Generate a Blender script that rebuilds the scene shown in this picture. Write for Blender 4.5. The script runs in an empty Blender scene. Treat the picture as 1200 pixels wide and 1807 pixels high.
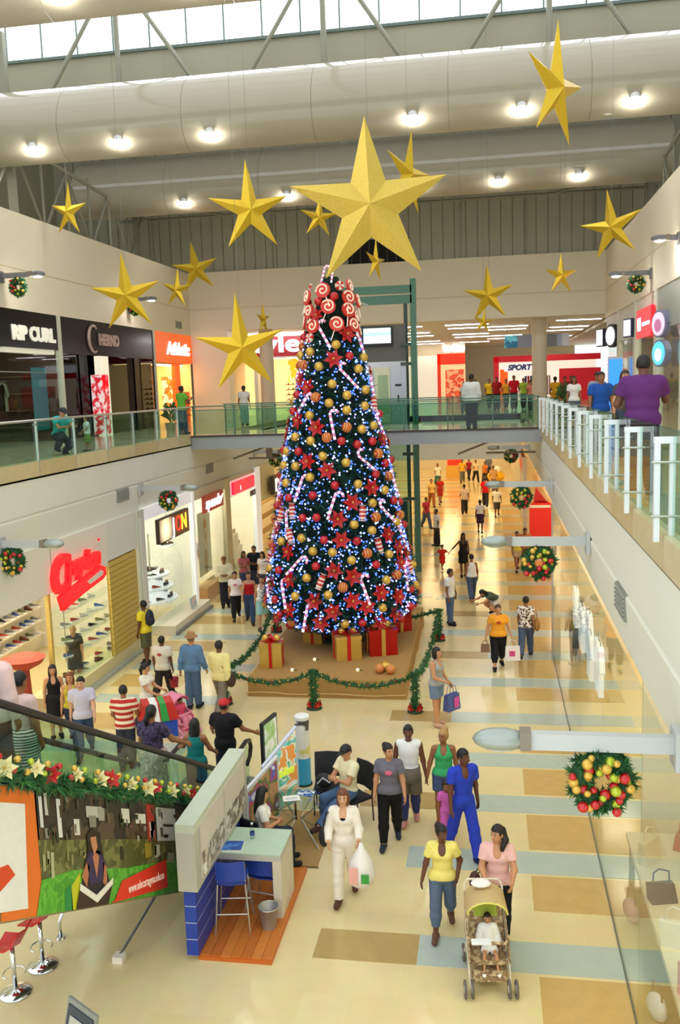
import bpy, math, random
import numpy as np
from mathutils import Vector, Matrix
random.seed(7); rng = np.random.default_rng(7)
SC = bpy.context.scene
COL = SC.collection
# ---------------------------------------------------------------- camera, sky, exposure
cam = bpy.data.cameras.new('camera'); CAM = bpy.data.objects.new('camera', cam); COL.objects.link(CAM)
cam.sensor_fit = 'VERTICAL'; cam.sensor_height = 24.0; cam.lens = 24.0*1600/1807
cam.clip_start = .05; cam.clip_end = 400
YAW, PITCH, ROLL = .168, .1372, .0335
CAM.location = (0, 0, 7.5)
CAM.rotation_euler = (Matrix.Rotation(YAW, 3, 'Z') @ Matrix.Rotation(math.pi/2-PITCH, 3, 'X') @ Matrix.Rotation(-ROLL, 3, 'Z')).to_euler()
SC.camera = CAM
wd = bpy.data.worlds.new('sky'); SC.world = wd; wd.use_nodes = True
wd.node_tree.nodes['Background'].inputs[0].default_value = (.93, .97, 1, 1)
wd.node_tree.nodes['Background'].inputs[1].default_value = 1.0
vs = SC.view_settings
vs.view_transform = 'Standard'; vs.look = 'None'; vs.gamma = 1; vs.use_curve_mapping = False
vs.exposure = 0.75
try:
    SC.cycles.use_denoising = True
    SC.cycles.max_bounces = 8; SC.cycles.transparent_max_bounces = 24
    SC.cycles.diffuse_bounces = 4; SC.cycles.glossy_bounces = 4
    SC.cycles.sample_clamp_indirect = 6.0; SC.cycles.caustics_reflective = False; SC.cycles.caustics_refractive = False
except Exception: pass
# ---------------------------------------------------------------- materials
def lin(c):
    if isinstance(c, str):
        c = c.lstrip('#'); c = [int(c[i:i+2], 16)/255 for i in (0, 2, 4)]
    return tuple(((v+.055)/1.055)**2.4 if v > .04045 else v/12.92 for v in c[:3])
MATS = {}
def M(c, r=.55, metal=0., emit=0., var=.08, scale=9., spec=.5, noemit=False, bump=0.):
    key = (str(c), r, metal, emit, var, scale, spec, noemit, bump)
    if key in MATS: return MATS[key]
    m = bpy.data.materials.new('surface'); m.use_nodes = True
    nt = m.node_tree; b = nt.nodes['Principled BSDF']; col = lin(c)
    b.inputs['Roughness'].default_value = r; b.inputs['Metallic'].default_value = metal
    b.inputs['Specular IOR Level'].default_value = spec
    tc = nt.nodes.new('ShaderNodeTexCoord'); nz = nt.nodes.new('ShaderNodeTexNoise'); nz.inputs['Scale'].default_value = scale; nz.inputs['Detail'].default_value = 3
    nt.links.new(tc.outputs['Object'], nz.inputs['Vector'])
    mx = nt.nodes.new('ShaderNodeMix'); mx.data_type = 'RGBA'
    mx.inputs[6].default_value = tuple(v*(1-var) for v in col)+(1,); mx.inputs[7].default_value = tuple(min(1, v*(1+var)) for v in col)+(1,)
    nt.links.new(nz.outputs['Fac'], mx.inputs[0]); nt.links.new(mx.outputs[2], b.inputs['Base Color'])
    if bump:
        bp = nt.nodes.new('ShaderNodeBump'); bp.inputs['Strength'].default_value = bump; bp.inputs['Distance'].default_value = .02
        nt.links.new(nz.outputs['Fac'], bp.inputs['Height']); nt.links.new(bp.outputs[0], b.inputs['Normal'])
    if emit:
        b.inputs['Emission Color'].default_value = col+(1,); b.inputs['Emission Strength'].default_value = emit
        if noemit: m.cycles.emission_sampling = 'NONE'
    MATS[key] = m; return m
def glass_mat(name, tint=(.93, .98, .95), ior=1.45, rough=.02):
    m = bpy.data.materials.new(name); m.use_nodes = True; nt = m.node_tree; nt.nodes.clear()
    o = nt.nodes.new('ShaderNodeOutputMaterial'); t = nt.nodes.new('ShaderNodeBsdfTransparent'); g = nt.nodes.new('ShaderNodeBsdfGlossy')
    f = nt.nodes.new('ShaderNodeFresnel'); x = nt.nodes.new('ShaderNodeMixShader')
    t.inputs[0].default_value = tint+(1,); g.inputs['Roughness'].default_value = rough; f.inputs[0].default_value = ior
    ge = nt.nodes.new('ShaderNodeNewGeometry'); mu = nt.nodes.new('ShaderNodeMath'); mu.operation = 'SUBTRACT'; mu.use_clamp = True
    nt.links.new(f.outputs[0], mu.inputs[0]); nt.links.new(ge.outputs['Backfacing'], mu.inputs[1])
    nt.links.new(mu.outputs[0], x.inputs[0]); nt.links.new(t.outputs[0], x.inputs[1]); nt.links.new(g.outputs[0], x.inputs[2]); nt.links.new(x.outputs[0], o.inputs[0])
    return m
GLASS = glass_mat('clear_glass'); GLASSG = glass_mat('green_glass', (.70, .86, .78)); GLASSD = glass_mat('smoked_glass', (.3, .3, .31), 1.22)
def stripe_mat(c1, c2, scale, axis='Z', r=.6, mix=.5, wav=0., emit=0.):
    m = bpy.data.materials.new('striped'); m.use_nodes = True; nt = m.node_tree; b = nt.nodes['Principled BSDF']
    tc = nt.nodes.new('ShaderNodeTexCoord'); w = nt.nodes.new('ShaderNodeTexWave'); w.bands_direction = axis if axis in 'XYZ' else 'DIAGONAL'
    w.inputs['Scale'].default_value = scale; w.inputs['Distortion'].default_value = wav
    cr = nt.nodes.new('ShaderNodeValToRGB'); cr.color_ramp.interpolation = 'CONSTANT'
    cr.color_ramp.elements[0].color = lin(c1)+(1,); cr.color_ramp.elements[1].position = mix; cr.color_ramp.elements[1].color = lin(c2)+(1,)
    nt.links.new(tc.outputs['Object'], w.inputs[0]); nt.links.new(w.outputs[0], cr.inputs[0]); nt.links.new(cr.outputs[0], b.inputs['Base Color'])
    b.inputs['Roughness'].default_value = r
    if emit:
        nt.links.new(cr.outputs[0], b.inputs['Emission Color']); b.inputs['Emission Strength'].default_value = emit; m.cycles.emission_sampling = 'NONE'
    return m
def blotch_mat(cols, scale=6., r=.6, emit=0., kind='noise', dist=0., metal=0., soft=True):
    m = bpy.data.materials.new('patterned'); m.use_nodes = True; nt = m.node_tree; b = nt.nodes['Principled BSDF']
    tc = nt.nodes.new('ShaderNodeTexCoord'); w = nt.nodes.new('ShaderNodeTexVoronoi' if kind == 'vor' else 'ShaderNodeTexNoise')
    w.inputs['Scale'].default_value = scale
    if kind == 'noise': w.inputs['Detail'].default_value = 2; w.inputs['Distortion'].default_value = dist
    cr = nt.nodes.new('ShaderNodeValToRGB'); cr.color_ramp.interpolation = 'LINEAR' if soft else 'CONSTANT'
    n = len(cols); lo, hi = (.34, .62) if kind == 'noise' else (.1, .9)
    while len(cr.color_ramp.elements) < n: cr.color_ramp.elements.new(.5)
    for i, c in enumerate(cols):
        e = cr.color_ramp.elements[i]; e.position = 0 if i == 0 else lo+(hi-lo)*i/n; e.color = lin(c)+(1,)
    nt.links.new(tc.outputs['Object'], w.inputs['Vector']); nt.links.new(w.outputs['Color' if kind == 'vor' else 'Fac'], cr.inputs[0]); nt.links.new(cr.outputs[0], b.inputs['Base Color'])
    b.inputs['Roughness'].default_value = r; b.inputs['Metallic'].default_value = metal
    if emit:
        nt.links.new(cr.outputs[0], b.inputs['Emission Color']); b.inputs['Emission Strength'].default_value = emit; m.cycles.emission_sampling = 'NONE'
    return m
# ---------------------------------------------------------------- mesh builder
def V(*a): return np.array(a, float)
def basis(d):
    d = np.asarray(d, float); d = d/np.linalg.norm(d); a = V(0, 0, 1) if abs(d[2]) < .9 else V(1, 0, 0)
    u = np.cross(a, d); u /= np.linalg.norm(u); return u, np.cross(d, u), d
class MB:
    def __init__(s): s.v = []; s.f = []; s.m = []
    def add(s, vs, fs, m=0):
        o = len(s.v); s.v += [tuple(map(float, p)) for p in vs]; s.f += [tuple(i+o for i in f) for f in fs]; s.m += [m]*len(fs); return s
    def box(s, x0, x1, y0, y1, z0, z1, m=0):
        return s.add([(x, y, z) for z in (z0, z1) for y in (y0, y1) for x in (x0, x1)], [(0, 2, 3, 1), (4, 5, 7, 6), (0, 1, 5, 4), (2, 6, 7, 3), (0, 4, 6, 2), (1, 3, 7, 5)], m)
    def cyl(s, a, b, r0, r1=None, n=12, m=0, caps=True):
        r1 = r0 if r1 is None else r1; a = np.asarray(a, float); b = np.asarray(b, float); u, w, _ = basis(b-a)
        vs = [c+(u*math.cos(t)+w*math.sin(t))*r for c, r in ((a, r0), (b, r1)) for t in [2*math.pi*i/n for i in range(n)]]
        fs = [(i, (i+1) % n, n+(i+1) % n, n+i) for i in range(n)]
        if caps: fs += [tuple(range(n))[::-1], tuple(range(n, 2*n))]
        return s.add(vs, fs, m)
    def tube(s, pts, r, n=6, m=0, closed=False):
        pts = [np.asarray(p, float) for p in pts]; k = len(pts); rs = r if isinstance(r, (list, tuple)) else [r]*k; vs = []; fs = []; up = None
        for i, p in enumerate(pts):
            a = pts[(i-1) % k] if (closed or i) else p; b = pts[(i+1) % k] if (closed or i < k-1) else p
            d = b-a; d = d/(np.linalg.norm(d)+1e-9)
            if up is None: up = basis(d)[0]
            up = up-d*(up@d); up /= np.linalg.norm(up)+1e-9; w = np.cross(d, up)
            vs += [p+(up*math.cos(t)+w*math.sin(t))*rs[i] for t in [2*math.pi*j/n for j in range(n)]]
        for i in range(k if closed else k-1):
            o = i*n; q = ((i+1) % k)*n
            fs += [(o+j, o+(j+1) % n, q+(j+1) % n, q+j) for j in range(n)]
        if not closed: fs += [tuple(range(n))[::-1], tuple(range((k-1)*n, k*n))]
        return s.add(vs, fs, m)
    def sph(s, c, r, sc=(1, 1, 1), n=10, m=0, k=None):
        k = k or max(4, n//2+1); vs = [(c[0], c[1], c[2]-r*sc[2])]; fs = []
        for i in range(1, k):
            ph = math.pi*i/k-math.pi/2
            vs += [(c[0]+r*sc[0]*math.cos(ph)*math.cos(t), c[1]+r*sc[1]*math.cos(ph)*math.sin(t), c[2]+r*sc[2]*math.sin(ph)) for t in [2*math.pi*j/n for j in range(n)]]
        vs.append((c[0], c[1], c[2]+r*sc[2])); L = len(vs)-1
        fs += [(0, 1+(j+1) % n, 1+j) for j in range(n)]
        for i in range(k-2): fs += [(1+i*n+j, 1+i*n+(j+1) % n, 1+(i+1)*n+(j+1) % n, 1+(i+1)*n+j) for j in range(n)]
        o = 1+(k-2)*n; fs += [(o+j, o+(j+1) % n, L) for j in range(n)]
        return s.add(vs, fs, m)
    def lathe(s, prof, c=(0, 0, 0), n=16, m=0, caps=True):
        vs = [(c[0]+r*math.cos(t), c[1]+r*math.sin(t), c[2]+z) for r, z in prof for t in [2*math.pi*j/n for j in range(n)]]; k = len(prof)
        fs = [(i*n+j, i*n+(j+1) % n, (i+1)*n+(j+1) % n, (i+1)*n+j) for i in range(k-1) for j in range(n)]
        if caps: fs += [tuple(range(n))[::-1], tuple(range((k-1)*n, k*n))]
        return s.add(vs, fs, m)
    def extr(s, poly, vec, m=0):
        poly = [np.asarray(p, float) for p in poly]; vec = np.asarray(vec, float); n = len(poly)
        return s.add(poly+[p+vec for p in poly], [tuple(range(n))[::-1], tuple(range(n, 2*n))]+[(i, (i+1) % n, n+(i+1) % n, n+i) for i in range(n)], m)
    def sheet(s, rows, th=0.01, m=0):
        rows = [[np.asarray(p, float) for p in r] for r in rows]; a = len(rows); b = len(rows[0]); g = np.array(rows)
        du = np.gradient(g, axis=0); dv = np.gradient(g, axis=1); nn = np.cross(du, dv); nn /= np.linalg.norm(nn, axis=2, keepdims=True)+1e-9
        P = np.concatenate([g.reshape(-1, 3), (g-nn*th).reshape(-1, 3)]); fs = []; o = a*b
        for i in range(a-1):
            for j in range(b-1):
                q = (i*b+j, (i+1)*b+j, (i+1)*b+j+1, i*b+j+1); fs.append(q); fs.append(tuple(o+k for k in q[::-1]))
        rim = [(i, 0) for i in range(a)]+[(a-1, j) for j in range(1, b)]+[(i, b-1) for i in range(a-2, -1, -1)]+[(0, j) for j in range(b-2, 0, -1)]; L = len(rim); q0 = len(P)
        P = np.concatenate([P, np.array([P[i*b+j] for i, j in rim]), np.array([P[o+i*b+j] for i, j in rim])])
        fs += [(q0+i, q0+L+i, q0+L+(i+1) % L, q0+(i+1) % L) for i in range(L)]
        return s.add(P, fs, m)
    def mesh(s, mats, smooth=False):
        me = bpy.data.meshes.new('mesh'); me.from_pydata(s.v, [], s.f)
        mats = mats if isinstance(mats, (list, tuple)) else [mats]
        for q in mats: me.materials.append(q)
        if len(mats) > 1: me.polygons.foreach_set('material_index', s.m)
        if smooth: me.polygons.foreach_set('use_smooth', [True]*len(s.f))
        me.update(); return me
    def obj(s, name, mats, parent=None, loc=(0, 0, 0), rz=0, smooth=False): return inst(s.mesh(mats, smooth), name, parent, loc, (0, 0, rz))
def inst(me, name, parent=None, loc=(0, 0, 0), rot=(0, 0, 0), sc=1):
    o = bpy.data.objects.new(name, me); COL.objects.link(o); o.location = loc; o.rotation_euler = rot
    o.scale = (sc, sc, sc) if isinstance(sc, (int, float)) else sc
    if parent is not None: o.parent = parent
    return o
def tag(o, label, cat, group=None, kind=None):
    o['label'] = label; o['category'] = cat
    if group: o['group'] = group
    if kind: o['kind'] = kind
    return o
def thing(name, label, cat, loc=(0, 0, 0), rz=0, group=None):
    o = bpy.data.objects.new(name, None); COL.objects.link(o); o.location = loc; o.rotation_euler = (0, 0, rz); o.empty_display_size = .1
    return tag(o, label, cat, group)
def struct(name, mb, mats, label=None, smooth=False):
    o = mb.obj(name, mats, smooth=smooth); o['kind'] = 'structure'
    if label: o['label'] = label
    return o
def box(name, mats, parent, *a): return MB().box(*a).obj(name, mats, parent)
def text_mesh(s, size, depth, mats, shear=0., align='CENTER', offset=0., bevel=0.):
    c = bpy.data.curves.new('lettering', 'FONT'); c.body = s; c.size = size; c.extrude = depth/2; c.align_x = align; c.align_y = 'CENTER'; c.shear = shear; c.offset = offset; c.resolution_u = 3
    o = bpy.data.objects.new('lettering', c); COL.objects.link(o); dg = bpy.context.evaluated_depsgraph_get(); dg.update()
    me = bpy.data.meshes.new_from_object(o.evaluated_get(dg)); bpy.data.objects.remove(o)
    me.materials.clear(); me.materials.append(mats); return me
def text(s, size, mat, parent, loc, facing='-Y', depth=.03, shear=0., align='CENTER', name='lettering', offset=0., fit=None, roll=0.):
    me = text_mesh(s, size, depth, mat, shear, align, offset)
    o = inst(me, name, parent, loc)
    R = {'-Y': (math.pi/2, 0, 0), '+X': (math.pi/2, 0, math.pi/2), '-X': (math.pi/2, 0, -math.pi/2), 'Z': (0, 0, 0), '+Y': (math.pi/2, 0, math.pi)}[facing]
    o.rotation_euler = R
    if fit:
        xs = [v.co.x for v in me.vertices]; w = max(xs)-min(xs); o.scale = (fit/w, 1, 1)
    return o
# ================================================================ structure
UF = 5.95; XL = -10.25; XR = 1.6; SL = -15.0; SR = 5.35; YB = 45.0
WHITE = M('#e6e6d6', .6, var=.03, scale=.6); UPW = M('#e9dfc6', .6, var=.03, scale=.6); CREAMW = M('#ddd5bd', .6, var=.03, scale=.6); GREYW = M('#b3b09a', .7, var=.05, scale=1.)  # UPW: lightened CREAMW for the upper walls, in place of lamplight from below
def tile_floor(name, c1, c2, rough, size=.6):
    m = bpy.data.materials.new(name); m.use_nodes = True; nt = m.node_tree; b = nt.nodes['Principled BSDF']
    tc = nt.nodes.new('ShaderNodeTexCoord'); br = nt.nodes.new('ShaderNodeTexBrick'); br.offset = 0
    br.inputs['Color1'].default_value = lin(c1)+(1,); br.inputs['Color2'].default_value = lin(c2)+(1,)
    br.inputs['Mortar'].default_value = tuple(.93*v for v in lin(c1))+(1,); br.inputs['Scale'].default_value = 1; br.inputs['Mortar Size'].default_value = .004
    br.inputs['Brick Width'].default_value = size; br.inputs['Row Height'].default_value = size
    nz = nt.nodes.new('ShaderNodeTexNoise'); nz.inputs['Scale'].default_value = 3.5; nz.inputs['Detail'].default_value = 5
    mx = nt.nodes.new('ShaderNodeMix'); mx.data_type = 'RGBA'; mx.blend_type = 'MULTIPLY'; mx.inputs[0].default_value = .16
    nt.links.new(tc.outputs['Object'], br.inputs[0]); nt.links.new(tc.outputs['Object'], nz.inputs['Vector']); nt.links.new(br.outputs[0], mx.inputs[6]); nt.links.new(nz.outputs['Color'], mx.inputs[7])
    nt.links.new(mx.outputs[2], b.inputs['Base Color']); b.inputs['Roughness'].default_value = rough; b.inputs['Specular IOR Level'].default_value = .6
    return m
FLOOR = tile_floor('polished_cream_tile', '#e9d8a3', '#e6d39c', .15)
TAN = M('#c9a766', .16, var=.12, scale=5, spec=.6); BLUEG = M('#b3bfb4', .16, var=.08, scale=5, spec=.6); BROWN = M('#b3985f', .16, var=.12, scale=5, spec=.6)
fl = struct('floor', MB().box(-15, 7, 3, 80, -.2, 0), FLOOR)
bandY = [(8.3, 1), (10.88, 2), (13.29, 1), (15.29, 2), (17.21, 1), (19.52, 2), (22.0, 1), (24.3, 2), (26.6, 1), (28.9, 2), (31.2, 1), (33.5, 1), (35.8, 2), (38.2, 1), (40.6, 1), (43, 1), (45.5, 1), (48, 1), (51, 1), (54, 1)]
x0s = {8.3: -1.4, 10.88: -2.42, 13.29: -1.4, 15.29: -2.41, 17.21: -.9, 19.52: -2.34}
for i, (y, k) in enumerate(bandY):
    x0 = x0s.get(y, -2.0 if y > 29 else -1.55); xm = x0
    if k == 2:
        xm = x0+1.38; MB().box(x0, xm, y, y+.66, -.01, .004).obj('floor_tile_band', BROWN, fl)
    MB().box(xm+.004, XR+1.4, y, y+.66, -.01, .004).obj('floor_tile_band', BLUEG, fl)
    a, b = y+.74, (bandY[i+1][0]-.06 if i < len(bandY)-1 else y+2)
    if y == 10.88: a = 12.29
    if y in (17.21,): b = 18.86
    if y == 19.52: a = 21.04
    MB().box(.53, XR+1.4, a, b, -.01, .004).obj('floor_tile_block', TAN, fl)
for i, (y, c) in enumerate(((17.2, BLUEG), (18.5, TAN), (20.2, BLUEG), (21.4, TAN), (22.8, BLUEG), (24.6, TAN), (25.8, BLUEG), (27.6, TAN), (29.0, BLUEG), (30.6, TAN), (32.2, BLUEG), (34.5, TAN), (36.4, BLUEG))):
    MB().box(-9.85, -9.85+(1.9 if c is TAN else 3.4), y, y+(1.0 if c is TAN else .62), -.01, .004).obj('floor_tile_band', c, fl)
for y in np.arange(31.5, 75, 2.6):
    MB().box(-9.8, -2.1, y, y+.7, -.01, .004).obj('floor_tile_band', BLUEG if int(y) % 2 else TAN, fl)
# --- upper floors
UFM = tile_floor('upper_gallery_tile', '#d9cda8', '#d3c69f', .14, .5)
STONE = [M('#cdbd8c', .35, var=.12, scale=4), M('#c6b480', .35, var=.12, scale=4), M('#d2c396', .35, var=.12, scale=4)]
def gallery(name, x0, x1, y0, y1): return struct(name, MB().box(x0, x1, y0, y1, UF-.3, UF), UFM)
gallery('floor_upper_left', -22, XL, 12, 80); gallery('floor_upper_right', XR, 11, 3, 80); gallery('floor_upper_back', XL, XR, YB, 80)
# fascias below galleries
def fascia(name, x, s, y0, y1):
    mb = MB(); t = .25*s
    mb.extr([(x, y0, 5.71), (x, y0, 4.9), (x+.03*s, y0, 4.88), (x+.03*s, y0, 4.84), (x, y0, 4.82), (x+.05*s, y0, 4.12), (x+t, y0, 4.12), (x+t, y0, 5.71)], (0, y1-y0, 0))
    return struct(name, mb, WHITE)
fL = fascia('wall_fascia_left', XL, -1, 12, 45); fR = fascia('wall_fascia_right', XR, 1, 3, 45)
struct('wall_fascia_back', MB().box(-10, 1.4, YB, YB+.25, 3.75, UF-.02), WHITE)
struct('ceiling_lower_corridor', MB().box(-10, 1.4, YB+.25, 80, 3.75, 3.9), CREAMW)
struct('ceiling_lower_shops_left', MB().box(-15, XL-.25, 12, 80, 4.1, 4.25), CREAMW); struct('ceiling_lower_shops_right', MB().box(XR+.25, 7, 3, 80, 4.1, 4.25), CREAMW)
struct('wall_far_end', MB().box(-15, 7, 79.8, 80, 0, 11), CREAMW)
# parapet stone blocks + rails
def parapet(name, x, s, ys, z0, label):
    p = thing(name, label, 'parapet'); p['kind'] = 'structure'
    for i, (a, b) in enumerate(zip(ys[:-1], ys[1:])):
        MB().box(min(x-.04*s, x+.22*s), max(x-.04*s, x+.22*s), a+.006, b-.006, z0, 6.04).obj('stone_block', STONE[i % 3], p)
    return p
YLp = [12.0]+[13.6+1.9*k for k in range(9)]+[30.0]; YRp = [3.05]+[4.92+1.87*k for k in range(14)]+[30.3]
parapet('trim_parapet_left', XL, -1, YLp, 5.70, 'beige stone parapet edge along left upper gallery'); parapet('trim_parapet_right', XR, 1, YRp, 5.705, 'beige stone parapet edge along right upper gallery')
STEEL = M('#c9ccc4', .3, .8, var=.04); STEELD = M('#8f9490', .35, .7); WPOST = M('#eceef2', .35, var=.02); GREEN = M('#4f7a63', .4, .2, var=.1); BEAM = M('#a3a8a4', .45, .3, var=.06, scale=3); DARKM = M('#2b2d2e', .4, .4)
r = thing('glass_balustrade', 'glass balustrade with slim steel posts along left upper gallery', 'railing', (0, 0, 0))
ys = [13.6+1.9*k for k in range(9)]
for a, b in zip(ys[:-1], ys[1:]): MB().box(XL-.012, XL, a+.03, b-.03, 6.0, 6.93).obj('glass_pane', GLASSG, r)
MB().box(XL-.016, XL+.004, ys[-1]+.03, 29.98, 6.0, 6.93).obj('glass_pane', GLASSG, r)
for y in ys:
    po = MB().box(XL+.0, XL+.05, y-.02, y+.02, 5.85, 6.95).obj('post', STEEL, r); MB().box(XL-.03, XL+.06, y-.05, y+.05, 6.86, 6.9).obj('clamp', STEELD, po)
MB().cyl((XL, 12, 6.97), (XL, 30.2, 6.97), .028, n=8).obj('handrail', STEEL, r, smooth=True)
r = thing('glass_balustrade', 'glass balustrade with white twin posts along right upper gallery', 'railing')
ys = [4.92+1.87*k for k in range(14)]
for a, b in zip(ys[:-1], ys[1:]): MB().box(XR+.03, XR+.042, a-.9, b-.96, 6.03, 7.02).obj('glass_pane', GLASSG, r)
for y in ys:
    po = MB()
    for d in (-.13, .005): po.box(XR+d, XR+d+.05, y-.03, y+.03, 5.98, 6.889)
    po.box(XR-.135, XR+.06, y-.033, y+.033, 6.89, 6.95); po = po.obj('post', WPOST, r)
    for z in (6.72, 6.22): MB().cyl((XR-.16, y-.035, z), (XR+.08, y-.035, z), .011, n=6).obj('tie_rod', STEEL, po)
    MB().box(XR+.028, XR+.044, y-.012, y+.012, 6.05, 6.86).obj('joint_strip', DARKM, po)
# --- bridge
br = thing('footbridge', 'footbridge with grey steel edge beam and green glass rails behind the tree', 'bridge')
MB().box(XL+.02, XR-.02, 30.3, 34.2, 5.75, 5.95).obj('deck', UFM, br); MB().box(-6.2, -2.6, 34.2, 36.0, 5.75, 5.95).obj('lift_landing', UFM, br)
MB().box(XL+.02, XR-.02, 30.1, 30.32, 5.52, 5.93).obj('edge_beam', BEAM, br); MB().box(XL+.02, XR-.02, 30.06, 30.34, 5.93, 5.99).obj('dark_edge', M('#4a4038', .5), br)
for x in np.arange(-9.3, 1.5, 1.78): MB().box(x-.03, x+.03, 30.09, 30.12, 5.56, 5.9).obj('beam_stiffener', BEAM, br)
for Yr in (30.22, 34.1):
    ra = MB().box(XL+.03, XR-.03, Yr-.03, Yr+.03, 6.96, 7.0).obj('handrail', GREEN, br)
    MB().box(XL+.03, XR-.03, Yr-.02, Yr+.02, 6.84, 6.87).obj('lower_rail', GREEN, ra)
    xs = np.linspace(XL+.1, XR-.1, 9)
    for a, b in zip(xs[:-1], xs[1:]): MB().box(a+.03, b-.03, Yr-.006, Yr+.006, 6.03, 6.84).obj('glass_pane', GLASSG, br)
    for x in xs: MB().box(x-.02, x+.02, Yr-.03, Yr+.03, 5.9, 7.0).obj('post', GREEN, br)
# braces under bridge
for (a, b) in (((-9.6, 33, 4.95), (-7.2, 33, 5.75)), ((-9.0, 33, 4.95), (-7.0, 33, 4.95)), ((-1.2, 33, 4.95), (.9, 33, 5.75)), ((-.2, 32, 5.05), (1.5, 32, 5.05))): MB().cyl(a, b, .04, n=6).obj('under_brace', M('#8d8372', .6), br)
MB().box(-8.3, -8.1, 32.9, 33.1, 4.95, 5.75).obj('hanger', M('#8d8372', .6), br)
# --- upper fascia walls
def ufascia(name, x, s, y0, y1):
    mb = MB(); t = .4*s
    mb.extr([(x, y0, 13.4), (x, y0, 11.62), (x+.04*s, y0, 11.6), (x+.04*s, y0, 11.55), (x, y0, 11.53), (x, y0, 10.3), (x+t, y0, 10.3), (x+t, y0, 13.4)], (0, y1-y0, 0)); return struct(name, mb, UPW)
ufascia('wall_upper_left', SL, -1, 10, YB+.4); ufascia('wall_upper_right', SR, 1, 8, YB+.4)
mb = MB(); mb.extr([(SL-.4, YB, 13.4), (SL-.4, YB, 11.62), (SL-.4, YB+.05, 11.6), (SL-.4, YB+.05, 11.55), (SL-.4, YB, 11.53), (SL-.4, YB, 10.5), (SL-.4, YB+.4, 10.5), (SL-.4, YB+.4, 13.4)], (SR-SL+.8, 0, 0)); struct('wall_upper_back', mb, UPW)
struct('ceiling_upper_left', MB().box(-22, SL-.4, 10, 80, 10.3, 10.45), CREAMW); struct('ceiling_upper_right', MB().box(SR+.4, 11, 8, 80, 10.3, 10.45), CREAMW)
struct('ceiling_upper_back', MB().box(-22, 11, YB+.4, 80, 10.5, 10.65), M('#e9dcc0', .6, var=.03))
struct('wall_outer_left', MB().box(-22.2, -22, 10, 80, UF, 22), GREYW); struct('wall_outer_right', MB().box(11, 11.2, 8, 80, UF, 22), GREYW)
# corrugated end wall above
mb = MB(); n = 60
for i in range(n):
    x = -22+33*i/n; mb.box(x, x+33/n-.03, YB+.42, YB+.5, 13.2, 20)
ew = struct('wall_end_corrugated', MB().box(-22, 11, YB+.5, YB+.7, 13.2, 22), GREYW); w = mb.obj('corrugated_sheet', M('#b5b29c', .6, .1, var=.05), ew); w['kind'] = 'stuff'
for x in np.arange(-20, 11, 3.1): MB().box(x, x+.06, YB+.36, YB+.42, 13.4, 17).obj('seam_rib', M('#a5a28e', .6), ew)
mb = MB().box(-6.85, -3.85, YB+.3, YB+.4, 13.4, 14.55); w = mb.obj('louvre_opening', M('#14120f', .8), ew)
for k in range(7): MB().box(-6.7+k*.44, -6.67+k*.44, YB+.27, YB+.3, 13.4, 14.55).obj('louvre_bar', M('#54503f', .5), ew)
# clerestory wall with windows at Y=33
cw = struct('wall_clerestory', MB().box(-22, 11, 33.0, 33.2, 18.0, 19.7), GREYW); MB().box(-22, 11, 32.9, 33.2, 19.66, 19.76).obj('sill', M('#6f8079', .5), cw)
wi = thing('window_1', 'long clerestory window strip of pale panes below the roof', 'window'); wi['kind'] = 'structure'
PANE = M('#f2fbff', .3, emit=1.6, var=.01)
for x in np.arange(-21.6, 10.8, 1.38):
    MB().box(x+.03, x+1.35, 33.02, 33.05, 19.76, 21.9).obj('window_pane', PANE, wi); MB().box(x-.03, x+.03, 32.98, 33.1, 19.76, 21.9).obj('mullion', M('#7f938c', .4), wi)
struct('ceiling_roof_deck', MB().box(-22, 11, 33.2, YB+.7, 21.9, 22.1), M('#77766a', .7, .1))
TR = M('#9a9a88', .5, .1)
rf = struct('ceiling_steel_frame', MB().box(-22, 11, 9.9, 10.1, 22, 22.4), TR)
for x in (-20.4, -12.9, -5.5, 2.0, 9.4):
    MB().cyl((x, 32.3, 17.2), (x, 32.3, 22), .1, n=8).obj('steel_post', TR, rf)
    for s in (-1, 1): MB().cyl((x+s*.3, 32.4, 21.8), (x+s*3.2, 32.4, 17.6), .08, n=8).obj('steel_brace', TR, rf)
    MB().box(x-.1, x+.1, 10, 33, 22, 22.3).obj('unseen_beam', TR, rf)  # unseen beams and purlins, added to be reflected in the glossy sails
for y in np.arange(11, 33, 2.2): MB().box(-22, 11, y, y+.12, 22.3, 22.5).obj('unseen_purlin', TR, rf)
MB().cyl((-18, 44, 15.9), (10, 44, 15.9), .07, n=8).obj('steel_pipe', TR, rf)
for x in (-11.5, -7.9, -2.2, 3.2): MB().cyl((x, 44, 15.9), (x+1.1, 42, 17.4), .06, n=6).obj('steel_brace', TR, rf)
# lattice trusses over the left and right galleries
for sx, name in ((-1, 'left'), (1, 'right')):
    t = thing('roof_truss', 'grey steel lattice truss above the %s gallery wall' % name, 'truss'); X = -16.6 if sx < 0 else 6.9
    for z in (13.7, 15.9): MB().cyl((X, 22, z+(1.1 if z > 15 else 0)), (X, 44, z), .08, n=8).obj('chord', TR, t)
    ysn = np.linspace(23, 43.5, 11)
    for i, (a, b) in enumerate(zip(ysn[:-1], ysn[1:])):
        MB().cyl((X, a, 13.7 if i % 2 else 16.4), (X, b, 16.2 if i % 2 else 13.7), .055, n=6).obj('web', TR, t)
        MB().cyl((X, a, 13.7), (X, a, 16.5), .05, n=6).obj('web', TR, t)
    for y in (31, 42.5): MB().box(X-.12, X+.12, y-.12, y+.12, 13.4, 20).obj('column', TR, t)
    MB().cyl((X, 42.5, 16.5), (X-sx*4, 44, 15.9), .06, n=6).obj('knee_brace', TR, t)
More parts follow.
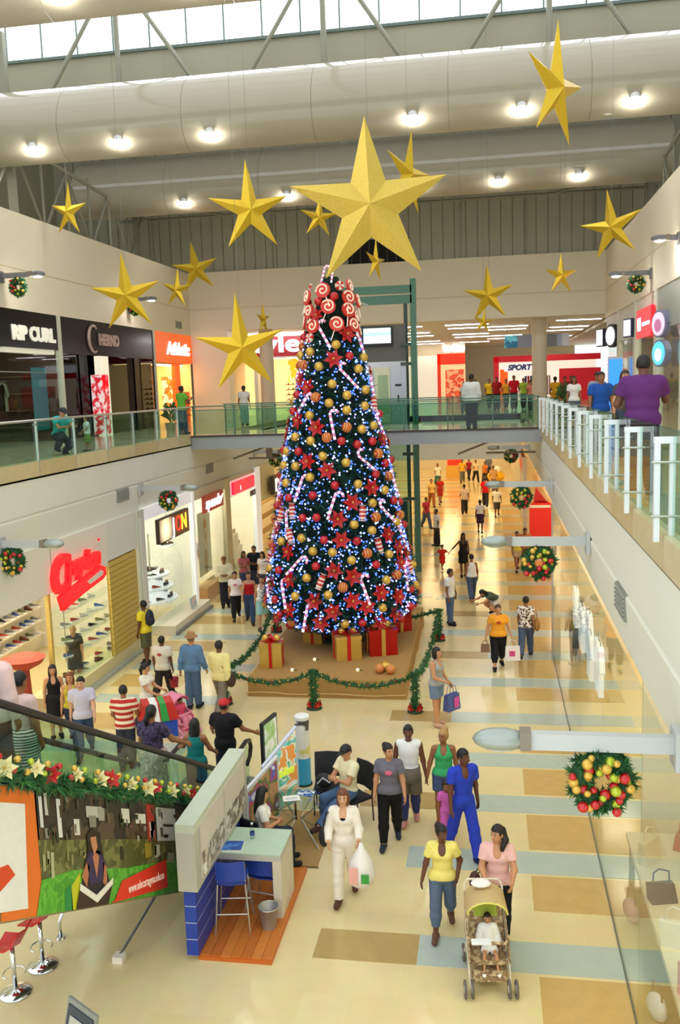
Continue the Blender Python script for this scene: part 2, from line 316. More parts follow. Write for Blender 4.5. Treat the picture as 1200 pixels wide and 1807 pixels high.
# --- curved ceiling sails
SAIL = M('#b4ac97', .1, var=.04, scale=.8, spec=.5)
def sail(i, y, label, x0=-18.2, x1=7.3, z0=15.5):
    s = thing('ceiling_sail', label, 'ceiling panel'); s['kind'] = 'structure'
    prof = [(1.35, 2.5), (.55, 2.22), (.0, 1.8), (-.32, 1.3), (-.42, .8), (-.3, .3), (.0, 0), (.5, -.12)]
    xs = np.linspace(x0, x1, 7)
    for a, b in zip(xs[:-1], xs[1:]): MB().sheet([[(a+.006, y+dy, z0+dz) for dy, dz in prof], [(b-.006, y+dy, z0+dz) for dy, dz in prof]], .04).obj('sail_panel', SAIL, s, smooth=True)
    return s
sail(0, 20.1, 'nearest curved beige ceiling sail at the top edge', z0=16.05); sail(1, 29.7, 'middle curved beige ceiling sail spanning the atrium with six spotlights'); sail(2, 39.6, 'farthest curved beige ceiling sail before the corrugated end wall')
def lamp_light(name, loc, watts, parent, r=.1, col=(1, .95, .86)):
    l = bpy.data.lights.new(name, 'POINT'); l.energy = watts; l.shadow_soft_size = r; l.color = col; o = bpy.data.objects.new(name, l); COL.objects.link(o); o.location = loc; o.parent = parent; return o
LAMP = M('#ffffff', .3, emit=40., var=0, noemit=True)
k = 0
for (yy, xs) in ((29.7, (-14.9, -11.9, -8.8, -2.3, 1.0, 4.3)), (39.6, (-13.1, -8.5, -3.0, .4, 3.6)), (20.1, (-9.2, -6.3))):
    for j, x in enumerate(xs):
        k += 1
        t = thing('spotlight', 'round white spotlight number %s from left under the %s ceiling sail' % (['one', 'two', 'three', 'four', 'five', 'six'][j], {29.7: 'middle', 39.6: 'farthest', 20.1: 'nearest'}[yy]), 'spotlight', (x, yy-.3, 15.72 if yy > 25 else 16.27), 0, 'ceiling sail spotlights')
        MB().lathe([(.05, .14), (.14, .08), (.15, -.02), (.13, -.04)], n=12).obj('housing', WPOST, t); MB().sph((0, 0, -.03), .1, (1, 1, .5), n=10).obj('bulb', LAMP, t)
        lamp_light('spotlight_beam', (0, 0, -.16), 40, t, .12)
# vents
VENT = M('#8e9186', .6)
for x, y, s, nm in ((XL, 32.06, 1, 'left fascia beside the footbridge'), (XL, 24.0, 1, 'left fascia above the white pilaster'), (XR, 11.71, -1, 'right fascia'), (SL, 43.2, 1, 'upper left wall near the corner')):
    z = 4.68 if x != SL else 10.75; t = thing('wall_vent', 'grey louvred vent grille on the %s' % nm, 'vent', (x, y, z))
    MB().box(-.02*s, .012*s, -.42, .42, -.17, .17).obj('backing', VENT, t)
    for q in range(6): MB().box(.012*s, .03*s, -.4, .4, -.15+q*.055, -.125+q*.055).obj('slat', M('#a5a89c', .5), t)
# ================================================================ shops
WSHOP = M('#f4f0e4', .5, var=.02); PANEL_L = M('#fff4de', .4, emit=7., var=0); PANEL_W = M('#ffd89a', .4, emit=7., var=0); TUBE = M('#fbfaff', .4, emit=9., var=0)
SIGNW = M('#f6f7ff', .4, emit=1.1, var=0, noemit=True)
def clight(x0, x1, y0, y1, z, mat, label, group):
    t = thing('ceiling_light', label, 'ceiling light', ((x0+x1)/2, (y0+y1)/2, z), 0, group); a, b = (x1-x0)/2, (y1-y0)/2
    MB().box(-a-.04, a+.04, -b-.04, b+.04, .0, .05).obj('frame', WPOST, t); MB().box(-a, a, -b, b, -.02, -.001).obj('diffuser', mat, t); return t
# shoe prototypes (real low shoes: sole, upper with toe and opening)
def shoe_mesh(c, sole='#e8e6de', heel=False):
    mb = MB(); L = .27; prof = [(-.5, .62), (-.42, .86), (-.2, .8), (.05, .78), (.3, .9), (.45, .6), (.5, .2)]
    out = [(x*L, w*.042) for x, w in prof]; poly = out+[(x, -w) for x, w in out[::-1]]
    mb.extr([(x, y, 0) for x, y in poly], (0, 0, .03), 1)
    top = [(-.5, .5, .10), (-.35, .7, .105), (-.1, .62, .085), (.1, .62, .07), (.3, .7, .05), (.46, .4, .035)]
    lo = [(x*L, w*.04, .03) for x, w, z in top]; hi = [(x*L, w*.03, z) for x, w, z in top]
    for s in (1, -1):
        for i in range(len(top)-1): mb.add([(lo[i][0], s*lo[i][1], .03), (lo[i+1][0], s*lo[i+1][1], .03), (hi[i+1][0], s*hi[i+1][1], hi[i+1][2]), (hi[i][0], s*hi[i][1], hi[i][2])], [(0, 1, 2, 3) if s > 0 else (3, 2, 1, 0)])
    for i in range(2, len(top)-1): mb.add([(hi[i][0], hi[i][1], hi[i][2]), (hi[i+1][0], hi[i+1][1], hi[i+1][2]), (hi[i+1][0], -hi[i+1][1], hi[i+1][2]), (hi[i][0], -hi[i][1], hi[i][2])], [(0, 1, 2, 3)])
    mb.add([(lo[0][0], lo[0][1], .03), (hi[0][0], hi[0][1], .1), (hi[0][0], -hi[0][1], .1), (lo[0][0], -lo[0][1], .03)], [(0, 1, 2, 3)])
    mb.add([(lo[-1][0], lo[-1][1], .03), (hi[-1][0], hi[-1][1], hi[-1][2]), (hi[-1][0], -hi[-1][1], hi[-1][2]), (lo[-1][0], -lo[-1][1], .03)], [(3, 2, 1, 0)])
    return mb.mesh([M(c, .5), M(sole, .6)])
SHOES = {n: shoe_mesh(c, s) for n, c, s in (('black', '#26262a', '#dddddd'), ('white', '#eeeae2', '#cfcfcf'), ('brown', '#7a4b2a', '#3a2a1c'), ('green', '#6f7a4a', '#e8e6de'), ('grey', '#85878a', '#f0f0f0'), ('red', '#b53a2d', '#f0f0f0'), ('blue', '#3a5aa6', '#f0f0f0'))}
SKEY = list(SHOES)
def put_shoe(x, y, z, rz, col, where, s=1.1): return tag(inst(SHOES[col], 'shoe', None, (x, y, z), (0, 0, rz), s), '%s shoe %s' % (col, where), 'shoe', '%s shoes %s' % (col, where))
# ---- back walls and floors behind the lower left shops
struct('wall_shop_back_left', MB().box(-13.7, -13.5, 12, 45, 0, 4.1), WSHOP); struct('wall_shop_back_right', MB().box(4.6, 4.8, 3, 45, 0, 4.1), M('#f6e8cf', .5, var=.02))
for i, y in enumerate((14.5, 24.9, 29.9, 34, 38.95, 45)):
    struct('wall_partition_%d' % (i+1), MB().box(-13.5, -10.3, y-.08, y+.08, 0, 4.1), WSHOP)
nm = {16: 'left shoe shop near the glass', 19: 'middle of the left shoe shop', 22: 'left shoe shop by the yellow slats', 27.5: 'shop with the JON sign', 32: 'sportswear shop', 36.5: 'shop with the red sign', 41.5: 'shop with the square sign'}
for y, n_ in nm.items():
    for x in (-11.1, -12.6): clight(x-.35, x+.35, y-1, y+1, 4.07, PANEL_L if y < 40 else PANEL_W, 'square ceiling light %s inside the %s' % ('near the window' if x > -12 else 'at the back', n_), 'shop ceiling lights')
# ---- shop A : shoe shop with red script sign
A = thing('shop_facade', 'white shoe shop front with glass windows below the red script sign', 'shop front')
MB().box(-10.3, -10.18, 13, 22.55, 2.95, 4.12).obj('header', M('#ece9d8', .5, var=.02), A); MB().box(-10.3, -10.18, 22.55, 24.55, 3.07, 4.12).obj('header', M('#e3e4d6', .5, var=.02), A)
for y in (16.2, 19.4): MB().box(-10.17, -10.165, y, y+.02, 2.95, 4.12).obj('header_joint', M('#b8b7a6', .5), A)
for a, b in ((19.3, 22.5),): MB().box(-10.26, -10.24, a, b, .45, 2.95).obj('glass_pane', GLASS, A)
MB().box(-10.9, -10.2, 19.2, 24.4, 0, .42).obj('plinth', M('#d9cf9f', .4, var=.05), A); MB().box(-10.2, -10.1, 19.2, 24.6, 0, .1).obj('plinth_skirting', M('#a9b3a4', .3), A)
MB().box(-10.9, -10.2, 13, 16.9, 0, .42).obj('plinth', M('#d9cf9f', .4, var=.05), A); MB().box(-10.26, -10.24, 13, 16.8, .45, 2.95).obj('glass_pane', GLASS, A)
for y in (16.85, 19.25): MB().box(-10.3, -10.2, y-.05, y+.05, 0, 2.95).obj('frame_post', M('#c9b25f', .4), A)
YSL = M('#cdb356', .45, var=.06); ysw = thing('slat_wall', 'yellow horizontal slat wall beside the shoe shop window', 'slat wall')
MB().box(-10.27, -10.22, 22.6, 24.5, .42, 3.05).obj('backing', M('#9c8538', .6), ysw)
for k in range(17): MB().box(-10.22, -10.18, 22.6, 24.5, .44+k*.153, .44+k*.153+.138).obj('slat', YSL, ysw)
SR_ = M('#f41a22', .35, emit=.55, var=0, noemit=True)
sg = thing('shop_sign', 'large red three-dimensional script sign on the white shoe shop header', 'sign', (-10.1, 20.7, 3.25))
text('C', 1.25, SR_, sg, (0, -1.05, 0), '+X', .12, .15, offset=.05, name='capital_letter'); text('roydon', .62, SR_, sg, (0, .22, .12), '+X', .12, .2, offset=.035, fit=1.85)
mb = MB(); P = [(-1.3, -.42), (-.2, -.28), (1.05, -.12), (1.3, -.22), (1.32, -.42), (1.1, -.5), (-.1, -.62), (-1.15, -.78)]; Q = [(.15, -.36), (1.0, -.24), (1.12, -.3), (1.05, -.38), (.3, -.46)]
ring = [(0, a, b) for a, b in P]; mb.extr(ring, (.1, 0, 0)); mb.obj('swoosh', SR_, sg)
MB().extr([(.101, a, b) for a, b in Q], (.012, 0, 0)).obj('swoosh_opening', M('#ece9d8', .5), sg)
text('TM', .08, SR_, sg, (0, 1.2, .52), '+X', .04, name='trademark_letters')
# shelves with shoes inside shop A
sh = 0
for side, (xa, ya, yb, zs) in enumerate((( -13.42, 14.8, 18.6, (.7, 1.15, 1.6, 2.05, 2.5)), (-13.42, 19.6, 24.4, (.6, 1.0, 1.4, 1.8, 2.2, 2.6)))):
    w = thing('shoe_display', 'yellow slatted shoe wall on the left of the shoe shop' if side == 0 else 'pale shoe shelving behind the shoe shop window', 'shelf unit')
    MB().box(-13.49, -13.44, ya, yb, .2, 2.9).obj('back_panel', YSL if side == 0 else WSHOP, w)
    for z in zs:
        MB().box(-13.44, -13.1, ya, yb, z-.03, z).obj('shelf', YSL if side == 0 else M('#d8d2bd', .4), w)
        for y in np.arange(ya+.2, yb-.1, .36):
            put_shoe(-13.26, y, z, random.uniform(-.4, .4), random.choice(SKEY if side else ['black', 'brown', 'grey']), 'on the slatted wall at the back of the shoe shop' if side == 0 else 'on the pale shelving of the shoe shop'); sh += 1
po = thing('wall_poster', 'tall blue and white poster between shoe shelves at the back', 'poster', (-13.42, 19.1, 1.9)); MB().box(0, .03, -.32, .32, -.9, .9).obj('board', [blotch_mat(['#f4f6f6', '#f4f6f6', '#4fa9d8'], 1.1, .5)], po); MB().box(.031, .034, -.32, .32, .2, .9).obj('blue_print', M('#4fa9d8', .5), po)
for k, (z, n) in enumerate(((.95, 6), (1.35, 6), (1.75, 5), (2.15, 4))):
    w = thing('glass_shelf', 'glass display shelf of shoes, level %s above the window plinth' % ('one', 'two', 'three', 'four')[k], 'shelf', (-10.62, 22.3-.3, z), 0, 'window shelves')
    MB().box(-.2, .2, -1.4, 1.6, -.012, 0).obj('glass_plate', GLASS, w)
    for q in (-1.3, 1.5): MB().cyl((0, q, -.4), (0, q, 0), .012, n=6).obj('bracket', STEEL, w)
    for j in range(n): put_shoe(-10.62, 20.8+j*.5, z, random.uniform(.2, 1.2), random.choice(SKEY), 'on a glass window shelf under the red script sign')
for j in range(10): put_shoe(-10.5-.2*(j % 2), 19.5+j*.46, .42, random.uniform(.2, 1.5), random.choice(SKEY), 'on the window plinth under the red script sign', 1.25)
w = thing('display_table', 'low round display table of sandals inside the shoe shop', 'table', (-11.7, 18.6, 0)); MB().lathe([(.6, .55), (.6, .6)], n=20).obj('top', WSHOP, w); MB().lathe([(.3, 0), (.12, .1), (.12, .55)], n=12).obj('pedestal', WSHOP, w)
for j in range(9): a = j*.7; put_shoe(-11.7+.4*math.cos(a), 18.6+.4*math.sin(a), .6, a, SKEY[j % 7], 'on the low round display table')
w = thing('clothes_stand', 'dark clothes stand with hanging jackets at the shoe shop entrance', 'clothes stand', (-10.75, 17.75, 0)); MB().cyl((0, 0, 0), (0, 0, 1.6), .03).obj('pole', DARKM, w); MB().lathe([(.28, 0), (.26, .03), (.04, .05)], n=14).obj('base', DARKM, w)
for a in range(4): MB().sph((.16*math.cos(a*1.57), .16*math.sin(a*1.57), 1.15), .2, (.6, .8, 2.0), n=8).obj('jacket', [blotch_mat(['#4a3f36', '#6a5a4a', '#2b2622'], 5, .8)], w)
w = thing('floor_display', 'red mushroom-shaped cardboard display in the shoe shop window', 'display stand', (-10.7, 18.75, 0)); MB().lathe([(.18, 0), (.14, .8), (.12, 1.3)], n=10).obj('stem', M('#a8402c', .6), w); MB().lathe([(.1, 1.25), (.42, 1.42), (.5, 1.55), (.3, 1.62), (.02, 1.64)], n=16).obj('cap', M('#c04a30', .6), w)
# pilaster
pl = struct('wall_pilaster', MB().box(-10.35, -10.12, 24.62, 25.12, 0, 4.12), M('#cfd3c2', .5, var=.02)); MB().box(-10.12, -10.1, 24.72, 25.02, .5, 3.9).obj('pilaster_panel', M('#e2e3d4', .5), pl)
# ---- shop B : JON
B = thing('shop_facade', 'bright white shop window of curved shoe shelves under the JON sign', 'shop front')
BW = M('#f3f3f4', .35, emit=.18, var=.01, noemit=True)  # white given a faint glow in place of shop lighting
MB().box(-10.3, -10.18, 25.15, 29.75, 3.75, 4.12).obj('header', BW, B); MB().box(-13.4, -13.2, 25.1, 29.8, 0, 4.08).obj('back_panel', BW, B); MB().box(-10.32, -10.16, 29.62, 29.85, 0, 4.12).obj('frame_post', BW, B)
MB().box(-10.26, -10.24, 25.2, 29.6, .3, 3.75).obj('glass_pane', GLASS, B); MB().box(-10.6, -9.75, 26.2, 29.8, 0, .3).obj('plinth', M('#e6dcc4', .4), B); MB().box(-9.75, -9.68, 26.2, 29.9, 0, .08).obj('plinth_skirting', M('#7f837b', .4), B)
js = thing('light_box_sign', 'brown lit JON sign with a red letter O above white window', 'sign', (-10.1, 27.3, 3.3))
jm = bpy.data.materials.new('lit_brown_face'); jm.use_nodes = True; nt = jm.node_tree; tc = nt.nodes.new('ShaderNodeTexCoord'); gr = nt.nodes.new('ShaderNodeTexGradient'); gr.gradient_type = 'SPHERICAL'; mp = nt.nodes.new('ShaderNodeMapping'); mp.inputs['Scale'].default_value = (.2, 1.5, 1.5); mp.inputs['Location'].default_value = (0, 1.25, 0)
cr = nt.nodes.new('ShaderNodeValToRGB'); cr.color_ramp.elements[0].color = lin('#4a2c16')+(1,); cr.color_ramp.elements[1].color = lin('#fff0c0')+(1,); b = nt.nodes['Principled BSDF']
nt.links.new(tc.outputs['Object'], mp.inputs[0]); nt.links.new(mp.outputs[0], gr.inputs[0]); nt.links.new(gr.outputs[0], cr.inputs[0]); nt.links.new(cr.outputs[0], b.inputs['Base Color']); nt.links.new(cr.outputs[0], b.inputs['Emission Color']); b.inputs['Emission Strength'].default_value = .9; jm.cycles.emission_sampling = 'NONE'
MB().box(0, .12, -1.38, 1.38, -.38, .38).obj('case', M('#3a2418', .5), js); MB().box(.12, .13, -1.34, 1.34, -.34, .34).obj('lit_face', jm, js)
text('J', .72, SIGNW, js, (.14, -.15, 0), '+X', .03); text('O', .72, M('#e03020', .4, emit=1.2, noemit=True), js, (.14, .3, 0), '+X', .03); text('N', .72, M('#ffd23a', .4, emit=1.2, noemit=True), js, (.14, .82, 0), '+X', .03)
for k, z in enumerate((.75, 1.15, 1.55)):
    w = thing('curved_shelf', 'curved white shoe shelf, %s tier of the JON window' % ('lowest', 'middle', 'highest')[k], 'shelf', (-11.4, 27.9, z)); R_ = 1.1-.12*k
    MB().lathe([(R_-.4, 0), (R_, 0), (R_, .06), (R_-.4, .06)], n=28).obj('ring_plate', BW, w, smooth=False); MB().cyl((0, 0, -.4), (0, 0, .35), .04).obj('centre_pole', STEEL, w)
    for j in range(11-k): a = j*2*math.pi/(11-k); put_shoe(-11.4+(R_-.2)*math.cos(a), 27.9+(R_-.2)*math.sin(a), z+.06, a+1.5, ('black', 'brown', 'grey', 'black', 'red')[j % 5], 'on the curved white shelves of the JON window', 1.2)
for j, (y, z) in enumerate(((26.0, 2.2), (26.9, 1.9), (28.6, 2.45))):
    w = thing('display_shelf', 'small white wall shelf with shoes, %s in the JON window' % ('leftmost', 'middle', 'rightmost')[j], 'shelf', (-10.75, y, z)); MB().box(-.18, .18, -.4, .4, -.03, 0).obj('board', BW, w); MB().box(-.02, .02, -.02, .02, 0, 1.2).obj('hanger_rod', STEEL, w)
    for q in (-.2, .15): put_shoe(-10.75, y+q, z, .9, 'black' if q < 0 else 'brown', 'on a small wall shelf of the JON window', 1.3)
w = thing('floor_poster', 'small red picture card leaning on the JON window plinth', 'card', (-9.95, 28.6, .3)); MB().box(-.03, 0, -.3, .3, 0, .38).obj('card', [blotch_mat(['#d8452f', '#f2e6dc', '#b5cdd8'], 5, .5)], w)
w = thing('blue_bag', 'pale blue bag standing low in the JON window', 'bag', (-10.7, 25.9, .3)); MB().lathe([(.18, 0), (.2, .25), (.14, .5)], n=10).obj('body', M('#8fb7c6', .6), w); MB().tube([(-.1, 0, .5), (-.08, 0, .7), (.08, 0, .7), (.1, 0, .5)], .015).obj('handle', M('#5d8394', .6), w)
# ---- shop C : speedo
C_ = thing('shop_facade', 'white sportswear shop front under the speedo sign', 'shop front')
MB().box(-10.3, -10.18, 29.9, 33.9, 3.75, 4.12).obj('header', CREAMW, C_); MB().box(-13.4, -13.2, 30, 33.9, 0, 4.08).obj('back_panel', BW, C_); MB().box(-10.32, -10.15, 33.55, 34.2, 0, 4.12).obj('frame_post', M('#d9cfa8', .5), C_); MB().box(-10.6, -10.1, 30.6, 33.5, 0, .5).obj('plinth', M('#c99f6a', .4), C_)
MB().box(-10.26, -10.24, 30, 33.5, .5, 3.75).obj('glass_pane', GLASS, C_)
s = thing('shop_sign', 'brick red board sign reading speedo in white', 'sign', (-10.08, 31.8, 3.5)); MB().box(-.06, 0, -1.22, 1.22, -.3, .3).obj('board', M('#a83a2a', .5, emit=.15, noemit=True), s); text('speedo', .55, SIGNW, s, (.015, -.05, 0), '+X', .02, .25, offset=.015, fit=1.9); MB().extr([(.01, .95, -.06), (.01, 1.12, .1), (.01, 1.12, .16), (.01, .85, .02)], (.015, 0, 0)).obj('arrow_mark', SIGNW, s)
s = thing('window_poster', 'tall poster of a hiker with backpack in the sportswear window', 'poster', (-10.8, 32.7, 1.8)); MB().box(-.02, .0, -.75, .75, -1.2, 1.2).obj('board', M('#b9cdd2', .5), s)
SK = M('#c09068', .6)
for nme, c, r_, sc, col in (('print_head', (.01, .1, .72), .2, (.05, .8, 1), '#b98a62'), ('print_torso', (.01, .1, .15), .42, (.03, .7, 1), '#d5d0bd'), ('print_legs', (.01, .05, -.7), .5, (.03, .45, 1), '#8a8464'), ('print_strap', (.015, .05, .2), .3, (.03, .15, 1), '#4a4a44')): MB().sph(c, r_, sc, n=12).obj(nme, M(col, .6), s)
s = thing('window_poster', 'small blue picture high in the sportswear window', 'poster', (-10.9, 30.65, 2.6)); MB().box(-.02, 0, -.4, .4, -.35, .35).obj('board', [blotch_mat(['#5d9fc4', '#a8d0dc', '#3b7fa8'], 2, .5)], s)
# ---- shop D, E
D_ = thing('shop_facade', 'white shop front with a bright red sign band, beside the tree', 'shop front')
MB().box(-10.3, -10.18, 34.2, 39.0, 3.95, 4.12).obj('header', CREAMW, D_); MB().box(-10.32, -10.15, 38.1, 38.95, 0, 4.12).obj('frame_post', BW, D_); MB().box(-13.4, -13.2, 34.1, 38.9, 0, 4.08).obj('back_panel', BW, D_); MB().box(-10.26, -10.24, 34.2, 38.1, 0, 3.95).obj('glass_pane', GLASS, D_); MB().box(-10.3, -10.2, 34.2, 38.2, 3.3, 3.95).obj('white_panel', BW, D_)
s = thing('shop_sign', 'bright red blank shop sign beside the tree', 'sign', (-10.1, 36.15, 3.63)); MB().box(-.08, 0, -1.62, 1.62, -.24, .24).obj('board', M('#f0123c', .4, emit=.6, var=0, noemit=True), s); text('|', .2, SIGNW, s, (.01, -.6, -.05), '+X', .02)
s = thing('shop_sign', 'small dark lettering SPACE under the red sign', 'sign', (-10.12, 37.5, 3.12)); text('SPACE', .3, M('#3c2d2d', .5), s, (0, 0, 0), '+X', .03, offset=.015)
s = thing('window_poster', 'pink picture poster in the window under the red sign', 'poster', (-10.7, 35.0, 2.6)); MB().box(-.02, 0, -.3, .3, -.45, .45).obj('board', [blotch_mat(['#d84a58', '#f0d5d5', '#c0283c'], 4, .5)], s)
for i, (y, z, c) in enumerate(((35.2, 1.6, '#c9a488'), (35.9, 1.2, '#b98e6e'), (36.6, 1.5, '#d8c3a6'), (37.2, .9, '#a98a70'), (36.0, .5, '#c4beb0'))):
    w = thing('display_box', '%s display block of folded goods in the window under the red sign' % ('tan', 'brown', 'cream', 'taupe', 'grey')[i], 'display', (-11, y, 0)); MB().box(-.3, .3, -.3, .3, 0, z).obj('block', M('#e8e2d4', .5), w); MB().box(-.22, .22, -.22, .22, z, z+.2).obj('folded_goods', M(c, .7), w)
E_ = thing('shop_facade', 'warm yellow shop front with a dark square sign behind the tree', 'shop front'); YW = M('#e8d9a0', .5, var=.05)
MB().box(-10.3, -10.18, 39.0, 44.8, 3.9, 4.12).obj('header', YW, E_); MB().box(-13.4, -13.2, 39, 44.9, 0, 4.08).obj('back_panel', YW, E_)
for k in range(12): MB().box(-10.3, -10.2, 39.05+k*.24, 39.27+k*.24, 2.5, 3.9).obj('yellow_board', YW, E_)
for z in (.8, 1.5, 2.2): MB().box(-11.0, -10.6, 39.1, 44.5, z-.03, z).obj('shelf', M('#a98a52', .5), E_)
s = thing('projecting_sign', 'dark square lit sign with white emblem behind the tree', 'sign', (-9.95, 41.0, 3.1)); MB().box(-.1, .1, -.7, .7, -.42, .42).obj('case', M('#4b4232', .5), s)
MB().box(.1, .11, -.5, .5, -.3, .3).obj('lit_face', M('#efeee6', .4, emit=.8, noemit=True), s); MB().extr([(.112, -.2, -.15), (.112, .0, .2), (.112, .2, -.15), (.112, .0, 0)], (.01, 0, 0)).obj('emblem', M('#4b4232', .5), s)
# far lower left partition wall beyond Y=45 and right beyond
for sx, x in ((-1, -10.2), (1, 1.5)):
    w = thing('shop_row', 'far lower corridor shop row on the %s side' % ('left' if sx < 0 else 'right'), 'shop front')
    for i, y in enumerate(np.arange(45.5, 76, 5)):
        MB().box(min(x, x+sx*.2), max(x, x+sx*.2), y, y+.5, 0, 3.75).obj('pier', CREAMW, w); MB().box(min(x, x+sx*.15), max(x, x+sx*.15), y+.5, y+5, 2.9, 3.75).obj('header', M(('#d8442e', '#e9c46a', '#f2ede0', '#c8372a')[i % 4], .5), w)
        MB().box(min(x+sx*2.4, x+sx*2.5), max(x+sx*2.4, x+sx*2.5), y+.5, y+5, 0, 2.9).obj('back_panel', M(('#e8c890', '#f0e0b8', '#e0b070')[i % 3], .6, emit=.7, noemit=True), w)  # panel colour glows in place of light inside the far shops
        for z in (.7, 1.4, 2.1): MB().box(min(x+sx*2.0, x+sx*2.4), max(x+sx*2.0, x+sx*2.4), y+.7, y+4.8, z, z+.08).obj('shelf', M('#b8743c', .6), w)
for i, y in enumerate(np.arange(47, 78, 3.4)):
    for x in (-7.5, -3.2, -.4): clight(x-.7, x+.7, y-.2, y+.2, 3.72, M('#ffe0a8', .4, emit=13., var=0), 'warm ceiling strip light in far lower corridor', 'lower corridor ceiling lights')
s = thing('hanging_sign', 'long grey sign board with dark teal end hanging in the lower corridor', 'sign', (-1.8, 50, 3.48)); MB().box(-1.55, 1.5, 0, .08, -.12, .12).obj('board', M('#8f8f80', .5), s); MB().box(-1.55, -.9, -.01, 0, -.12, .12).obj('teal_end', M('#2f5a5a', .5), s)
for x in (-1.3, 1.3): MB().cyl((x, .04, .12), (x, .04, .28), .015, n=6).obj('hanger', STEELD, s)
s = thing('shop_kiosk', 'red and yellow kiosk at far end of lower corridor', 'kiosk', (-2.9, 72, 0)); MB().box(-.7, .7, 0, .8, 0, 1.0).obj('counter', M('#e0b050', .5), s); MB().box(-.6, .6, .7, .8, 1, 3.3).obj('red_panel', M('#e23018', .5, emit=.2, noemit=True), s); MB().box(-.7, .7, 0, .8, 3.0, 3.3).obj('canopy', M('#e8441e', .5), s)
s = thing('play_ride', 'yellow coin ride beyond the far right wreath', 'ride', (.3, 66, 0)); MB().box(-.7, .7, -.4, .4, 0, .35).obj('base', M('#b9a47c', .5), s); MB().sph((0, 0, .75), .5, (1.3, .9, .8), n=12).obj('body', M('#f2c21c', .4), s); MB().sph((.1, 0, 1.25), .3, (1, 1, .8), n=10).obj('cabin', M('#f4f4f0', .4), s)
# ---- right lower glazing
G = thing('shop_glazing', 'tall clear glass shop front along the lower right side', 'shop front')
ysg = [3, 6.5, 10, 13.5, 17, 20.5, 24.6]
for a, b in zip(ysg[:-1], ysg[1:]): MB().box(1.6, 1.615, a+.004, b-.004, .03, 4.12).obj('glass_pane', GLASS, G)
MB().box(1.595, 1.62, 3, 24.6, 0, .03).obj('floor_channel', M('#6d705f', .5), G)
MB().box(1.62, 1.8, 24.6, 25.6, 0, 4.12).obj('pier', CREAMW, G); MB().box(2.3, 4.6, 24.9, 25.0, 0, 4.1).obj('partition', M('#f4e6ca', .5), G); MB().box(2.3, 4.6, 14.2, 14.3, 0, 4.1).obj('partition', M('#f4e6ca', .5), G)
for y in (7, 10.5, 16.5, 20, 23, 28, 33, 37.5, 40.5): clight(2.6, 3.6, y-.5, y+.5, 4.07, M('#ffeccb', .4, emit=11., var=0), 'square ceiling light of the right lower shop at %d metres along' % y if False else 'unseen square ceiling light inside the glazed right lower shop', 'right shop ceiling lights')  # unseen panels; the farthest added to brighten the open shop interior
# hanging white shirts
def shirt_mesh(w=.42, h=.7):
    mb = MB(); a = w/2
    poly = [(-a*.35, h), (-a, h*.92), (-a*1.5, h*.55), (-a*1.15, h*.48), (-a*.9, h*.68), (-a*.95, 0), (a*.95, 0), (a*.9, h*.68), (a*1.15, h*.48), (a*1.5, h*.55), (a, h*.92), (a*.35, h), (0, h*.9)]
    rows = 3
    mb.extr([(0, x, z) for x, z in poly[:6][::-1]+[]] if False else [(-.05, x, z) for x, z in poly], (.1, 0, 0)); return mb
for k in range(7):
    y = 17.8+k*.85; t = thing('hanging_shirt', 'white shirt hanging in the right shop window, number %s from the front' % ('one', 'two', 'three', 'four', 'five', 'six', 'seven')[k], 'shirt', (2.05+.06*(k % 2), y, 1.35-.12*(k % 3)), 0, 'white shirts in the right window')
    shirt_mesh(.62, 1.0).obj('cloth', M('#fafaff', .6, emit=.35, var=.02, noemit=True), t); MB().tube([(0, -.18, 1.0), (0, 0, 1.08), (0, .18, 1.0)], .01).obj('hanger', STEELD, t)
    for q in range(4): MB().box(.051, .056, -.16+q*.1, -.1+q*.1, .3+.12*(q % 2), .36+.12*(q % 2)).obj('print_mark', M('#8a93b8', .6), t)
m = thing('mannequin', 'mannequin in green top and grey shorts at the pier of the right shop', 'mannequin', (2.15, 24.0, 0))
MB().lathe([(.2, 0), (.2, .02), (.03, .03), (.03, .5)], n=12).obj('stand', STEEL, m); MB().lathe([(.17, .0), (.19, .1), (.13, .3), (.19, .55), (.06, .62), (.05, .7)], (0, 0, .95), 12).obj('torso', M('#7f9c60', .6), m, smooth=True)
MB().lathe([(.12, .45), (.18, .75), (.18, .98)], n=12).obj('shorts', M('#6d6f74', .7), m, smooth=True); MB().sph((0, 0, 1.75), .11, (.85, .95, 1.2), n=10).obj('head', M('#d9bfa2', .5), m, smooth=True)
for s_ in (-1, 1): MB().cyl((s_*.09, 0, .05), (s_*.1, 0, .6), .045, .07, n=8).obj('leg', M('#caa98a', .5), m, smooth=True); MB().cyl((s_*.2, 0, 1.45), (s_*.26, 0, .9), .05, .035, n=8).obj('arm', M('#caa98a', .5), m, smooth=True)
tb = thing('display_table', 'pale display table of handbags behind the right glass', 'table', (2.5, 11.2, 0)); MB().box(-.5, .5, -2.6, 2.6, .42, .5).obj('top', M('#efe3c6', .4), tb)
for a in (-.42, .42):
    for b_ in (-2.5, 2.5): MB().box(a-.04, a+.04, b_-.04, b_+.04, 0, .42).obj('leg', M('#d8caa8', .4), tb)
BAGC = [('orange', '#e2703a'), ('grey blue', '#8fa0a8'), ('pink', '#e6a0a0'), ('brown', '#96683c'), ('white', '#f2efe8'), ('coral', '#e8825c'), ('navy', '#39476a'), ('tan', '#c79a62'), ('cream', '#eadfc2'), ('red', '#b23a32')]
